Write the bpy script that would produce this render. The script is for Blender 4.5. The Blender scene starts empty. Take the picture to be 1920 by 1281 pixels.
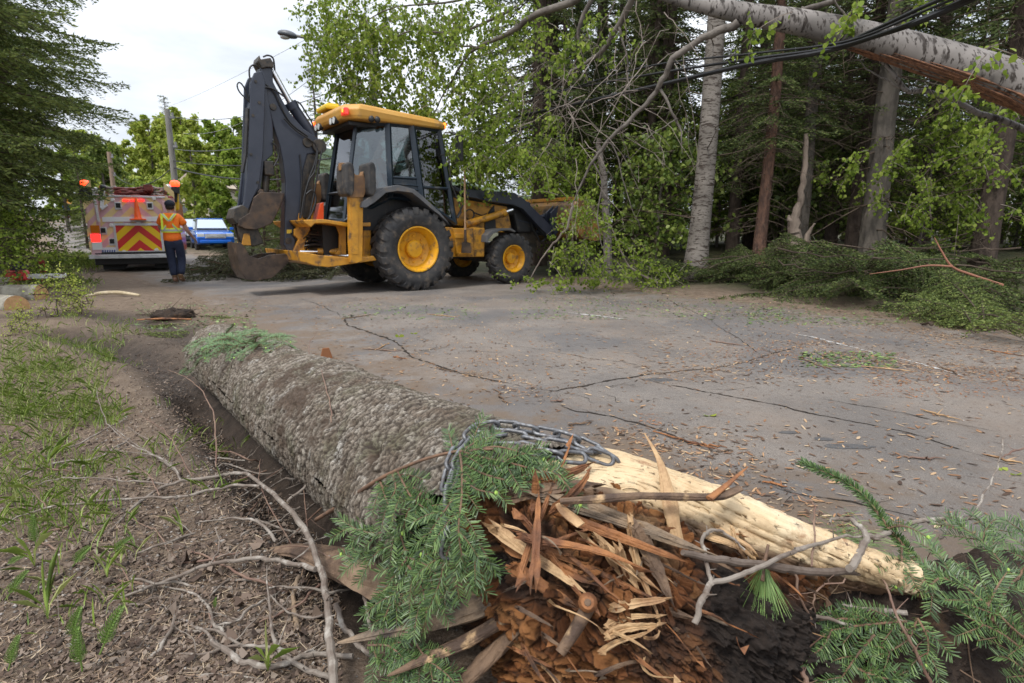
import bpy, bmesh, math, random
import numpy as np
from mathutils import Vector, Matrix
R_ = math.radians
scene = bpy.context.scene
# ---------------------------------------------------------------- camera
F_PX = 1060.0; PITCH = math.atan(208.5 / F_PX); CAM_H = 1.0
cam_d = bpy.data.cameras.new('camera'); cam = bpy.data.objects.new('camera', cam_d)
scene.collection.objects.link(cam); scene.camera = cam
cam.location = (0, 0, CAM_H); cam.rotation_euler = (math.pi / 2 - PITCH, 0, 0)
cam_d.sensor_width = 36.0; cam_d.lens = F_PX / 1920 * 36
cam_d.clip_start = 0.05; cam_d.clip_end = 3000
cam_d.dof.use_dof = True; cam_d.dof.focus_distance = 1.9; cam_d.dof.aperture_fstop = 8
# ---------------------------------------------------------------- world: overcast daylight
SUN_EL, SUN_AZ = R_(58), R_(215)
w = bpy.data.worlds.new('World'); scene.world = w; w.use_nodes = True
nt = w.node_tree; N = nt.nodes; L = nt.links; N.clear()
sky = N.new('ShaderNodeTexSky'); sky.sky_type = 'NISHITA'; sky.sun_disc = False
sky.sun_elevation = SUN_EL; sky.sun_rotation = SUN_AZ
bg1 = N.new('ShaderNodeBackground'); bg1.inputs[1].default_value = 0.10; L.new(sky.outputs[0], bg1.inputs[0])
tc = N.new('ShaderNodeTexCoord'); mp = N.new('ShaderNodeMapping'); mp.inputs['Scale'].default_value = (1, 1, 3.2)
L.new(tc.outputs['Generated'], mp.inputs[0])
nz = N.new('ShaderNodeTexNoise'); nz.inputs['Scale'].default_value = 2.2; nz.inputs['Detail'].default_value = 6; nz.inputs['Roughness'].default_value = .55
L.new(mp.outputs[0], nz.inputs['Vector'])
cr = N.new('ShaderNodeValToRGB'); cr.color_ramp.elements[0].position = .36; cr.color_ramp.elements[1].position = .66
cr.color_ramp.elements[0].color = (.47, .50, .55, 1); cr.color_ramp.elements[1].color = (.80, .82, .86, 1)
L.new(nz.outputs[0], cr.inputs[0])
bg2 = N.new('ShaderNodeBackground'); L.new(cr.outputs[0], bg2.inputs[0])
sp = N.new('ShaderNodeSeparateXYZ'); L.new(tc.outputs['Generated'], sp.inputs[0])      # overcast sky: zenith brighter than horizon
zr_ = N.new('ShaderNodeMapRange'); zr_.inputs[1].default_value = .0; zr_.inputs[2].default_value = .9; zr_.inputs[3].default_value = .74; zr_.inputs[4].default_value = 1.65; L.new(sp.outputs['Z'], zr_.inputs[0]); L.new(zr_.outputs[0], bg2.inputs[1])
mx = N.new('ShaderNodeMixShader'); mx.inputs[0].default_value = .9
L.new(bg1.outputs[0], mx.inputs[1]); L.new(bg2.outputs[0], mx.inputs[2])
wo = N.new('ShaderNodeOutputWorld'); L.new(mx.outputs[0], wo.inputs[0])
# ---------------------------------------------------------------- soft sun behind cloud
sd = bpy.data.lights.new('sun', 'SUN'); sd.energy = 1.5; sd.angle = R_(12); sd.color = (1, .96, .9)
so = bpy.data.objects.new('sun', sd); scene.collection.objects.link(so)
sdir = Vector((math.sin(SUN_AZ) * math.cos(SUN_EL), math.cos(SUN_AZ) * math.cos(SUN_EL), math.sin(SUN_EL)))
so.rotation_euler = sdir.to_track_quat('Z', 'Y').to_euler()
vs = scene.view_settings; vs.view_transform = 'Standard'; vs.look = 'None'; vs.exposure = 0.92; vs.gamma = 1; vs.use_curve_mapping = False
scene.render.engine = 'CYCLES'
scene.cycles.max_bounces = 8; scene.cycles.transparent_max_bounces = 12

# ---------------------------------------------------------------- photograph pixel -> world helpers (1920 x 1281)
cP, sP = math.cos(PITCH), math.sin(PITCH)
def ray(px, py):
    u = (px - 960) / F_PX; v = (640.5 - py) / F_PX
    return np.array([u, cP + v * sP, -sP + v * cP])
C0 = np.array([0., 0., CAM_H])
def G(px, py, z=0.0):                  # point at height z
    d = ray(px, py); return C0 + d * ((z - CAM_H) / d[2])
def AY(px, py, y):                     # point at distance y
    d = ray(px, py); return C0 + d * (y / d[1])
def proj(p):
    p = np.atleast_2d(p); x, y, z = p[:, 0], p[:, 1], p[:, 2] - CAM_H
    f = y * cP - z * sP; f = np.where(f < .01, .01, f)
    return np.stack([960 + x / f * F_PX, 640.5 - (y * sP + z * cP) / f * F_PX], 1)

# ---------------------------------------------------------------- numpy noise
rs = np.random.RandomState(7); PERM = rs.permutation(4096); VALS = rs.rand(4096)
def vnoise(x, y, z=0.0):
    x, y, z = np.broadcast_arrays(np.asarray(x, float), np.asarray(y, float), np.asarray(z, float))
    xi = np.floor(x).astype(int); yi = np.floor(y).astype(int); zi = np.floor(z).astype(int)
    fx, fy, fz = x - xi, y - yi, z - zi
    fx = fx * fx * (3 - 2 * fx); fy = fy * fy * (3 - 2 * fy); fz = fz * fz * (3 - 2 * fz)
    def h(a, b, c): return VALS[PERM[(PERM[(PERM[a & 4095] + b) & 4095] + c) & 4095]]
    r = 0
    for i, wx in ((0, 1 - fx), (1, fx)):
        for j, wy in ((0, 1 - fy), (1, fy)):
            for k, wz in ((0, 1 - fz), (1, fz)):
                r = r + h(xi + i, yi + j, zi + k) * wx * wy * wz
    return r * 2 - 1
def fbm(x, y, z=0.0, o=4, g=.5):
    r = 0; a = 1.0; t = 0; f = 1.0
    for i in range(o):
        r = r + a * vnoise(np.asarray(x) * f + 17 * i, np.asarray(y) * f + 5 * i, np.asarray(z) * f); t += a; a *= g; f *= 2.03
    return r / t
def sstep(a, b, x):
    t = np.clip((x - a) / (b - a), 0, 1); return t * t * (3 - 2 * t)

# ---------------------------------------------------------------- mesh building
def fast_mesh(name, V, faces_groups, attr=None, smooth=False):
    """V (n,3); faces_groups: list of (m,k) int arrays"""
    me = bpy.data.meshes.new(name)
    V = np.asarray(V, np.float32); me.vertices.add(len(V)); me.vertices.foreach_set('co', V.ravel())
    fg = [np.asarray(f, np.int32) for f in faces_groups if len(f)]
    nl = sum(f.size for f in fg); npoly = sum(len(f) for f in fg)
    me.loops.add(nl); me.loops.foreach_set('vertex_index', np.concatenate([f.ravel() for f in fg]))
    tot = np.concatenate([np.full(len(f), f.shape[1], np.int32) for f in fg])
    st = np.concatenate([[0], np.cumsum(tot)[:-1]]).astype(np.int32)
    me.polygons.add(npoly); me.polygons.foreach_set('loop_start', st); me.polygons.foreach_set('loop_total', tot)
    if smooth: me.polygons.foreach_set('use_smooth', np.ones(npoly, bool))
    me.update(calc_edges=True); me.validate()
    if attr:
        for k, a in attr.items():
            at = me.attributes.new(k, 'FLOAT', 'POINT'); at.data.foreach_set('value', np.asarray(a, np.float32))
    return me
COL = scene.collection
def link(name, me, m=None, parent=None, loc=None, rz=None):
    o = bpy.data.objects.new(name, me); COL.objects.link(o)
    if m is not None and me is not None:
        me.materials.clear(); me.materials.append(m)
    if parent is not None: o.parent = parent
    if loc is not None: o.location = loc
    if rz is not None: o.rotation_euler = (0, 0, rz)
    return o
def tag(o, label=None, cat=None, group=None, kind=None):
    if label: o['label'] = label
    if cat: o['category'] = cat
    if group: o['group'] = group
    if kind: o['kind'] = kind
    return o
def thing(name, label, cat, loc=(0, 0, 0), rz=0, group=None):
    o = bpy.data.objects.new(name, None); COL.objects.link(o); o.location = loc; o.rotation_euler = (0, 0, rz)
    o.empty_display_size = .2
    return tag(o, label, cat, group)
def copy_tree(o, parent=None):
    c = o.copy(); COL.objects.link(c)
    if parent is not None: c.parent = parent
    for ch in list(o.children): copy_tree(ch, c)
    return c

class MB:
    def __init__(s): s.v = []; s.f = []; s.n = 0
    def add(s, V, Fs):
        b = s.n; s.v.append(np.asarray(V, float)); s.n += len(V)
        for f in Fs: s.f.append([i + b for i in f])
        return s
    def box(s, c, d, rot=None, taper=None):
        x, y, z = d[0] / 2, d[1] / 2, d[2] / 2
        t = taper or (1, 1)
        V = np.array([(-x, -y, -z), (x, -y, -z), (x, y, -z), (-x, y, -z), (-x * t[0], -y * t[1], z), (x * t[0], -y * t[1], z), (x * t[0], y * t[1], z), (-x * t[0], y * t[1], z)])
        if rot is not None: V = V @ np.array(rot).T
        return s.add(V + np.array(c), [(3, 2, 1, 0), (4, 5, 6, 7), (0, 1, 5, 4), (1, 2, 6, 5), (2, 3, 7, 6), (3, 0, 4, 7)])
    def tube(s, pts, r, n=8, cap=True, flat=1.0):
        P = np.array(pts, float); m = len(P)
        r = np.full(m, r, float) if np.isscalar(r) else np.interp(np.linspace(0, 1, m), np.linspace(0, 1, len(r)), r)
        T = np.gradient(P, axis=0); T /= np.linalg.norm(T, axis=1)[:, None] + 1e-9
        up = np.array([0, 0, 1.]) if abs(T[0][2]) < .9 else np.array([1., 0, 0])
        u = np.cross(T[0], up); u /= np.linalg.norm(u); V = []
        a = np.arange(n) / n * 2 * np.pi
        for i in range(m):
            u = u - T[i] * (u @ T[i]); u /= np.linalg.norm(u) + 1e-9; w_ = np.cross(T[i], u)
            V.append(P[i] + r[i] * (np.cos(a)[:, None] * u + flat * np.sin(a)[:, None] * w_))
        V = np.concatenate(V); Fs = []
        for i in range(m - 1):
            for j in range(n):
                k = (j + 1) % n; Fs.append((i * n + j, i * n + k, (i + 1) * n + k, (i + 1) * n + j))
        if cap: Fs.append(tuple(range(n - 1, -1, -1))); Fs.append(tuple((m - 1) * n + j for j in range(n)))
        return s.add(V, Fs)
    def cyl(s, a, b, r, n=16, r2=None): return s.tube([a, b], [r, r if r2 is None else r2], n)
    def lathe(s, prof, n=32, axis='y', c=(0, 0, 0)):
        """prof: list (radius, along)"""
        a = np.arange(n) / n * 2 * np.pi; V = []
        for r, h in prof:
            x, z = r * np.cos(a), r * np.sin(a); hh = np.full(n, h)
            V.append(np.stack({'y': (x, hh, z), 'z': (x, z, hh), 'x': (hh, x, z)}[axis], 1))
        V = np.concatenate(V) + np.array(c); Fs = []
        for i in range(len(prof) - 1):
            for j in range(n):
                k = (j + 1) % n; Fs.append((i * n + j, (i + 1) * n + j, (i + 1) * n + k, i * n + k))
        return s.add(V, Fs)
    def prism(s, A, B):
        """A, B: matching 3D polygons"""
        n = len(A); V = np.concatenate([np.array(A, float), np.array(B, float)])
        return s.add(V, [tuple(range(n)), tuple(range(2 * n - 1, n - 1, -1))] + [(i, n + i, n + (i + 1) % n, (i + 1) % n) for i in range(n)])
    def xz(s, poly, y0, y1):
        return s.prism([(x, y0, z) for x, z in poly], [(x, y1, z) for x, z in poly])
    def ico(s, c, r, sub=2, sc=(1, 1, 1)):
        bm = bmesh.new(); bmesh.ops.create_icosphere(bm, subdivisions=sub, radius=1)
        V = np.array([v.co[:] for v in bm.verts]) * r * np.array(sc) + np.array(c)
        Fs = [tuple(v.index for v in f.verts) for f in bm.faces]; bm.free()
        return s.add(V, Fs)
    def quads(s, V, n=4):   # loose n-gons
        V = np.asarray(V).reshape(-1, 3); m = len(V) // n
        return s.add(V, np.arange(m * n).reshape(m, n).tolist())
    def mesh(s, name):
        me = bpy.data.meshes.new(name)
        me.from_pydata(np.concatenate(s.v).tolist(), [], s.f); me.update(); return me
    def build(s, name, m, parent=None, bevel=0, smooth=False, loc=None, rz=None, recalc=True):
        me = s.mesh(name)
        if recalc:
            bm = bmesh.new(); bm.from_mesh(me); bmesh.ops.recalc_face_normals(bm, faces=bm.faces); bm.to_mesh(me); bm.free()
        if smooth:
            for p in me.polygons: p.use_smooth = True
            if smooth != 'full': me.set_sharp_from_angle(angle=R_(38))
        o = link(name, me, m, parent, loc, rz)
        if bevel:
            b = o.modifiers.new('bevel', 'BEVEL'); b.width = bevel; b.segments = 2; b.limit_method = 'ANGLE'; b.angle_limit = R_(35)
        return o
def rotz(a): c, s = math.cos(a), math.sin(a); return [[c, -s, 0], [s, c, 0], [0, 0, 1]]
def roty(a): c, s = math.cos(a), math.sin(a); return [[c, 0, s], [0, 1, 0], [-s, 0, c]]
def rotx(a): c, s = math.cos(a), math.sin(a); return [[1, 0, 0], [0, c, -s], [0, s, c]]

# ---------------------------------------------------------------- materials
MATS = {}
def mat(name, base, rough=.6, metal=0, var=None, vscale=8, bump=0, bscale=40, dirt=None, dscale=3, damt=.5, isl=None, trans=0, coat=0, emit=None, stretch=None, spec=.5):
    """base colour + optional noise variant colour, dirt patches, bump, per-island colour ramp, translucency"""
    if name in MATS: return MATS[name]
    m = bpy.data.materials.new(name); m.use_nodes = True; nt = m.node_tree; N = nt.nodes; L = nt.links
    b = N['Principled BSDF']; out = N['Material Output']
    b.inputs['Roughness'].default_value = rough; b.inputs['Metallic'].default_value = metal
    b.inputs['Specular IOR Level'].default_value = spec
    if coat: b.inputs['Coat Weight'].default_value = coat; b.inputs['Coat Roughness'].default_value = .08
    tc = N.new('ShaderNodeTexCoord'); vec = tc.outputs['Object']
    if stretch:
        mp = N.new('ShaderNodeMapping'); mp.inputs['Scale'].default_value = stretch; L.new(vec, mp.inputs[0]); vec = mp.outputs[0]
    def rgb(c):
        n = N.new('ShaderNodeRGB'); n.outputs[0].default_value = (*c, 1); return n.outputs[0]
    def mix(f, a, c):
        n = N.new('ShaderNodeMix'); n.data_type = 'RGBA'; L.new(f, n.inputs[0]); L.new(a, n.inputs[6]); L.new(c, n.inputs[7]); return n.outputs[2]
    def noise(sc, lo, hi, det=6, off=0):
        n = N.new('ShaderNodeTexNoise'); n.inputs['Scale'].default_value = sc; n.inputs['Detail'].default_value = det; n.inputs['Roughness'].default_value = .6
        L.new(vec, n.inputs['Vector'])
        r = N.new('ShaderNodeMapRange'); r.inputs[1].default_value = lo; r.inputs[2].default_value = hi; r.interpolation_type = 'SMOOTHSTEP'
        L.new(n.outputs[0], r.inputs[0]); return r.outputs[0]
    if isl:
        g = N.new('ShaderNodeNewGeometry'); r = N.new('ShaderNodeValToRGB'); els = r.color_ramp.elements
        for i, c in enumerate(isl):
            if i < 2: e = els[i]; e.position = i / (len(isl) - 1)
            else: e = els.new(i / (len(isl) - 1))
            e.color = (*c, 1)
        if len(isl) > 2:
            els[1].position = 1 / (len(isl) - 1)
        L.new(g.outputs['Random Per Island'], r.inputs[0]); col = r.outputs[0]
    else: col = rgb(base)
    if var is not None: col = mix(noise(vscale, .35, .65), col, rgb(var))
    if dirt is not None:
        f = noise(dscale, .66 - .3 * damt, .80 - .2 * damt, 9); col = mix(f, col, rgb(dirt))
        ro = N.new('ShaderNodeMapRange'); ro.inputs[3].default_value = rough; ro.inputs[4].default_value = .9; L.new(f, ro.inputs[0]); L.new(ro.outputs[0], b.inputs['Roughness'])
    L.new(col, b.inputs['Base Color'])
    if bump:
        n = N.new('ShaderNodeTexNoise'); n.inputs['Scale'].default_value = bscale; n.inputs['Detail'].default_value = 8; L.new(vec, n.inputs['Vector'])
        bp = N.new('ShaderNodeBump'); bp.inputs['Strength'].default_value = 1; bp.inputs['Distance'].default_value = bump; L.new(n.outputs[0], bp.inputs['Height']); L.new(bp.outputs[0], b.inputs['Normal'])
    if trans:
        t = N.new('ShaderNodeBsdfTranslucent'); L.new(col, t.inputs[0]); ms = N.new('ShaderNodeMixShader'); ms.inputs[0].default_value = trans
        L.new(b.outputs[0], ms.inputs[1]); L.new(t.outputs[0], ms.inputs[2]); L.new(ms.outputs[0], out.inputs[0])
    if emit: b.inputs['Emission Color'].default_value = (*emit[0], 1); b.inputs['Emission Strength'].default_value = emit[1]
    MATS[name] = m; return m
def glass_mat(name, tint=(.5, .6, .6), dark=.3, rough=.03):
    m = bpy.data.materials.new(name); m.use_nodes = True; N = m.node_tree.nodes; L = m.node_tree.links; N.clear()
    t = N.new('ShaderNodeBsdfTransparent'); t.inputs[0].default_value = (*[c * (1 - dark) for c in tint], 1)
    g = N.new('ShaderNodeBsdfGlossy'); g.inputs['Roughness'].default_value = rough; g.inputs[0].default_value = (.95, .97, 1, 1)
    fr = N.new('ShaderNodeFresnel'); fr.inputs[0].default_value = 2.1
    ms = N.new('ShaderNodeMixShader'); o = N.new('ShaderNodeOutputMaterial')
    L.new(fr.outputs[0], ms.inputs[0]); L.new(t.outputs[0], ms.inputs[1]); L.new(g.outputs[0], ms.inputs[2]); L.new(ms.outputs[0], o.inputs[0])
    MATS[name] = m; return m
# ================================================================ THE SETTING: terrain, road
ROAD_L = [(2.6, -2), (1.7, .3), (1.15, 1.5), (-.35, 2.55), (-1.7, 4.3), (-3.4, 6.6), (-5.6, 9.4), (-9.3, 13.8), (-13.0, 18), (-18, 23.5), (-30, 37), (-52, 64), (-80, 100)]
ROAD_R = [(7.5, -2), (6.6, 1.5), (5.6, 4.2), (4.6, 6.2), (3.0, 8.6), (.8, 10.9), (-2.6, 12.8), (-6.4, 16.6), (-10.5, 21.5), (-15, 27), (-26, 39.5), (-47, 67), (-74, 103)]
def zbase(x, y):
    x = np.asarray(x, float); y = np.asarray(y, float)
    z = -.1 * sstep(9.6, 11.6, y) * sstep(-3.2, -5.6, x)
    z = z + 1.9 * np.clip((-x - 18) / 34, 0, 1.6) ** 1.15
    return z
rl = np.array(ROAD_L); rr_ = np.array(ROAD_R)
RPOLY = np.concatenate([rl, rr_[::-1]])
def sdist(x, y, poly):
    """signed distance to closed polygon, negative inside"""
    x = np.asarray(x, float).ravel(); y = np.asarray(y, float).ravel()
    d = np.full(x.shape, 1e9); ins = np.zeros(x.shape, bool); n = len(poly)
    for i in range(n):
        ax, ay = poly[i]; bx, by = poly[(i + 1) % n]
        ex, ey = bx - ax, by - ay; t = np.clip(((x - ax) * ex + (y - ay) * ey) / (ex * ex + ey * ey + 1e-9), 0, 1)
        d = np.minimum(d, np.hypot(x - ax - t * ex, y - ay - t * ey))
        c = ((ay > y) != (by > y)); xi = ax + (y - ay) / (by - ay + 1e-12) * ex; ins ^= c & (x < xi)
    return np.where(ins, -d, d)
def pdist(x, y, line):
    x = np.asarray(x, float); y = np.asarray(y, float); d = np.full(x.shape, 1e9)
    for (ax, ay), (bx, by) in zip(line[:-1], line[1:]):
        ex, ey = bx - ax, by - ay; t = np.clip(((x - ax) * ex + (y - ay) * ey) / (ex * ex + ey * ey + 1e-9), 0, 1)
        d = np.minimum(d, np.hypot(x - ax - t * ex, y - ay - t * ey))
    return d
gp = lambda pts, z=0: [tuple(G(a, b, z)[:2]) for a, b in pts]
RUT = gp([(110, 632), (200, 655), (300, 690), (390, 745), (460, 820), (540, 905), (620, 985)])
RUT2 = gp([(60, 600), (180, 595), (300, 610), (380, 650)])
def zground(x, y):
    sh = np.shape(x); x = np.ravel(np.asarray(x, float)); y = np.ravel(np.asarray(y, float))
    z = zbase(x, y); sd_ = sdist(x, y, RPOLY); 
    nj = fbm(x * 2.2, y * 2.2, 3, 3) * .22 + fbm(x * 7, y * 7, 5, 3) * .08
    left = x < np.interp(y, rl[:, 1], rl[:, 0]) + .5
    near = sstep(14, 8, y)
    e = sstep(-.38, .05, sd_ + nj)
    z = z - .06 * (1 - e)
    near2 = np.hypot(x, y) < 16
    z = z + e * (.02 + .012 * fbm(x * 6, y * 6, 1, 4) + .02 * fbm(x * 1.5, y * 1.5, 2, 3))
    z = z + e * near * (.006 * fbm(x * 35, y * 35, 9, 3, .6))
    rough = sstep(.2, 1.0, sd_)
    z = z + rough * .07 * fbm(x * .8, y * .8, 12, 4) * np.where(left, .8, 1.6)
    r1 = pdist(x, y, RUT); z = z - .075 * np.exp(-(r1 / .13) ** 2) + .035 * np.exp(-((r1 - .26) / .09) ** 2)
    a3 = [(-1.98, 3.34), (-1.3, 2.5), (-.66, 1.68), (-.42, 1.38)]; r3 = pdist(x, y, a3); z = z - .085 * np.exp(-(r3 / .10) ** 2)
    r2 = pdist(x, y, RUT2); z = z - .04 * np.exp(-(r2 / .16) ** 2) + .02 * np.exp(-((r2 - .3) / .1) ** 2) * fbm(x * 9, y * 9, 1, 3)
    # low bank under the spruces on the left, forest floor rises gently on the right
    z = z + np.where(left, .35 * sstep(1.6, 5, sd_) * sstep(4, 8, y), .5 * sstep(1.2, 9, sd_))
    return z.reshape(sh)
def zg1(x, y): return float(zground(np.array([x]), np.array([y]))[0])
def grid_lines(segs):
    out = []
    for a, b, st in segs: out.append(np.arange(a, b, st))
    out.append([segs[-1][1]]); return np.concatenate(out)
gx = np.concatenate([-np.geomspace(500, 14, 34), grid_lines([(-13.5, -6, .25), (-6, -3, .06), (-3, 1.6, .016), (1.6, 3, .05), (3, 14, .2)]), np.geomspace(15, 500, 30)])
gy = np.concatenate([np.array([-40, -20, -10, -5, -2, 0, .4]), grid_lines([(.6, 4.2, .016), (4.2, 8, .04), (8, 14, .09), (14, 30, .35)]), np.geomspace(31, 900, 34)])
GX, GY = np.meshgrid(gx, gy); GZ = zground(GX, GY)
nx_, ny_ = len(gx), len(gy)
def grid_faces(nx, ny):
    i = np.arange(ny - 1)[:, None] * nx + np.arange(nx - 1)[None, :]; i = i.ravel()
    return np.stack([i, i + 1, i + nx + 1, i + nx], 1)
V = np.stack([GX.ravel(), GY.ravel(), GZ.ravel()], 1)
sdG = sdist(GX, GY, RPOLY)
mud_shade = np.clip(np.exp(-(pdist(GX.ravel(), GY.ravel(), RUT) / .24) ** 2) + .9 * np.exp(-(pdist(GX.ravel(), GY.ravel(), RUT2) / .35) ** 2) + np.exp(-(pdist(GX.ravel(), GY.ravel(), [(-1.98, 3.34), (-1.3, 2.5), (-.66, 1.68), (-.42, 1.38)]) / .15) ** 2), 0, 1)  # rut mud, plus shade under the log painted in as darker mud
left = GX.ravel() < np.interp(GY.ravel(), rl[:, 1], rl[:, 0]) + .5
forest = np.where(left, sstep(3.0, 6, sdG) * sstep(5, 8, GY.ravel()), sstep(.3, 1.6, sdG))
me = fast_mesh('ground', V, [grid_faces(nx_, ny_)], {'mud_shade': mud_shade, 'forest': forest}, smooth=True)
def ground_mat():
    m = bpy.data.materials.new('ground_soil'); m.use_nodes = True; nt = m.node_tree; N = nt.nodes; L = nt.links; b = N['Principled BSDF']
    tc = N.new('ShaderNodeTexCoord'); vec = tc.outputs['Object']
    def noise(sc, det=8, ro=.6, kind='ShaderNodeTexNoise'):
        n = N.new(kind); n.inputs['Scale'].default_value = sc
        if kind == 'ShaderNodeTexNoise': n.inputs['Detail'].default_value = det; n.inputs['Roughness'].default_value = ro
        L.new(vec, n.inputs['Vector']); return n
    def ramp(o, els):
        r = N.new('ShaderNodeValToRGB'); e = r.color_ramp.elements
        while len(e) < len(els): e.new(.5)
        for i, (p, c) in enumerate(els): e[i].position = p; e[i].color = (*c, 1)
        L.new(o, r.inputs[0]); return r.outputs[0]
    def mix(f, a, c):
        n = N.new('ShaderNodeMix'); n.data_type = 'RGBA'
        if isinstance(f, float): n.inputs[0].default_value = f
        else: L.new(f, n.inputs[0])
        for s_, v in ((6, a), (7, c)):
            if isinstance(v, tuple): n.inputs[s_].default_value = (*v, 1)
            else: L.new(v, n.inputs[s_])
        return n.outputs[2]
    base = ramp(noise(9).outputs[0], [(.3, (.105, .068, .044)), (.5, (.20, .14, .095)), (.72, (.32, .24, .17))])
    fine = ramp(noise(120, 4, .7).outputs[0], [(.35, (.05, .035, .025)), (.52, (.15, .115, .085)), (.7, (.3, .25, .2))])
    c = mix(.5, base, fine)
    vo = N.new('ShaderNodeTexVoronoi'); vo.inputs['Scale'].default_value = 95; L.new(vec, vo.inputs['Vector'])
    pm = N.new('ShaderNodeMapRange'); pm.inputs[1].default_value = .3; pm.inputs[2].default_value = .2; L.new(vo.outputs['Distance'], pm.inputs[0])
    sel = ramp(vo.outputs['Color'], [(.72, (0, 0, 0)), (.78, (1, 1, 1))])
    ml = N.new('ShaderNodeMath'); ml.operation = 'MULTIPLY'; L.new(pm.outputs[0], ml.inputs[0]); L.new(sel, ml.inputs[1])
    peb = ramp(noise(40, 1).outputs[0], [(.3, (.12, .11, .105)), (.7, (.36, .33, .3))])
    c = mix(ml.outputs[0], c, peb)
    am = N.new('ShaderNodeAttribute'); am.attribute_name = 'mud_shade'; af = N.new('ShaderNodeAttribute'); af.attribute_name = 'forest'
    mud_shade_c = ramp(noise(14).outputs[0], [(.35, (.022, .015, .011)), (.7, (.065, .046, .034))])
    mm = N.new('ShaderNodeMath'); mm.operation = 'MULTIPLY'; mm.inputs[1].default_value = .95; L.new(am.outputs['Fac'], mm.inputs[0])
    c = mix(mm.outputs[0], c, mud_shade_c)
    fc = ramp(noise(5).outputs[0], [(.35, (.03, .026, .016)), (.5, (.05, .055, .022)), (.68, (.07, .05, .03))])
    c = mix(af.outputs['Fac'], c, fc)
    L.new(c, b.inputs['Base Color'])
    ro = N.new('ShaderNodeMapRange'); ro.inputs[3].default_value = .9; ro.inputs[4].default_value = .62; L.new(am.outputs['Fac'], ro.inputs[0]); L.new(ro.outputs[0], b.inputs['Roughness'])
    b.inputs['Specular IOR Level'].default_value = .3
    n2 = noise(60, 10, .75); bp = N.new('ShaderNodeBump'); bp.inputs['Distance'].default_value = .022; bp.inputs['Strength'].default_value = .9; L.new(n2.outputs[0], bp.inputs['Height'])
    bp2 = N.new('ShaderNodeBump'); bp2.inputs['Distance'].default_value = .006; L.new(ml.outputs[0], bp2.inputs['Height']); L.new(bp.outputs[0], bp2.inputs['Normal']); L.new(bp2.outputs[0], b.inputs['Normal'])
    return m
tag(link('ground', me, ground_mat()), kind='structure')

# road sheet
RS = np.linspace(0, 1, 150)
tl = np.concatenate([np.linspace(0, 1, 9)[:-1] + k for k in range(len(ROAD_L) - 1)] + [[len(ROAD_L) - 1]])
tl = np.concatenate([np.linspace(a, b, 6)[:-1] for a, b in zip(tl[:-1], tl[1:])] + [[tl[-1]]])
def cr_interp(P, t):
    P = np.array(P, float); k = np.clip(np.floor(t).astype(int), 0, len(P) - 2); f = (t - k)[:, None]
    p0 = P[np.maximum(k - 1, 0)]; p1 = P[k]; p2 = P[k + 1]; p3 = P[np.minimum(k + 2, len(P) - 1)]
    return .5 * (2 * p1 + (p2 - p0) * f + (2 * p0 - 5 * p1 + 4 * p2 - p3) * f ** 2 + (3 * p1 - p0 - 3 * p2 + p3) * f ** 3)
PL = cr_interp(ROAD_L, tl); PR = cr_interp(ROAD_R, tl)
RX = PL[:, None, 0] * (1 - RS) + PR[:, None, 0] * RS; RY = PL[:, None, 1] * (1 - RS) + PR[:, None, 1] * RS
def zroad(x, y): return zbase(x, y) + .006 * fbm(np.asarray(x) * 1.1, np.asarray(y) * 1.1, 21, 2)
RZ = zroad(RX, RY) + .002 * fbm(RX * 6, RY * 6, 4, 3)
me = fast_mesh('road', np.stack([RX.ravel(), RY.ravel(), RZ.ravel()], 1), [grid_faces(len(RS), len(tl))], {'edge': np.tile(np.minimum(RS, 1 - RS) * 2, len(tl))}, smooth=True)
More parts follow.
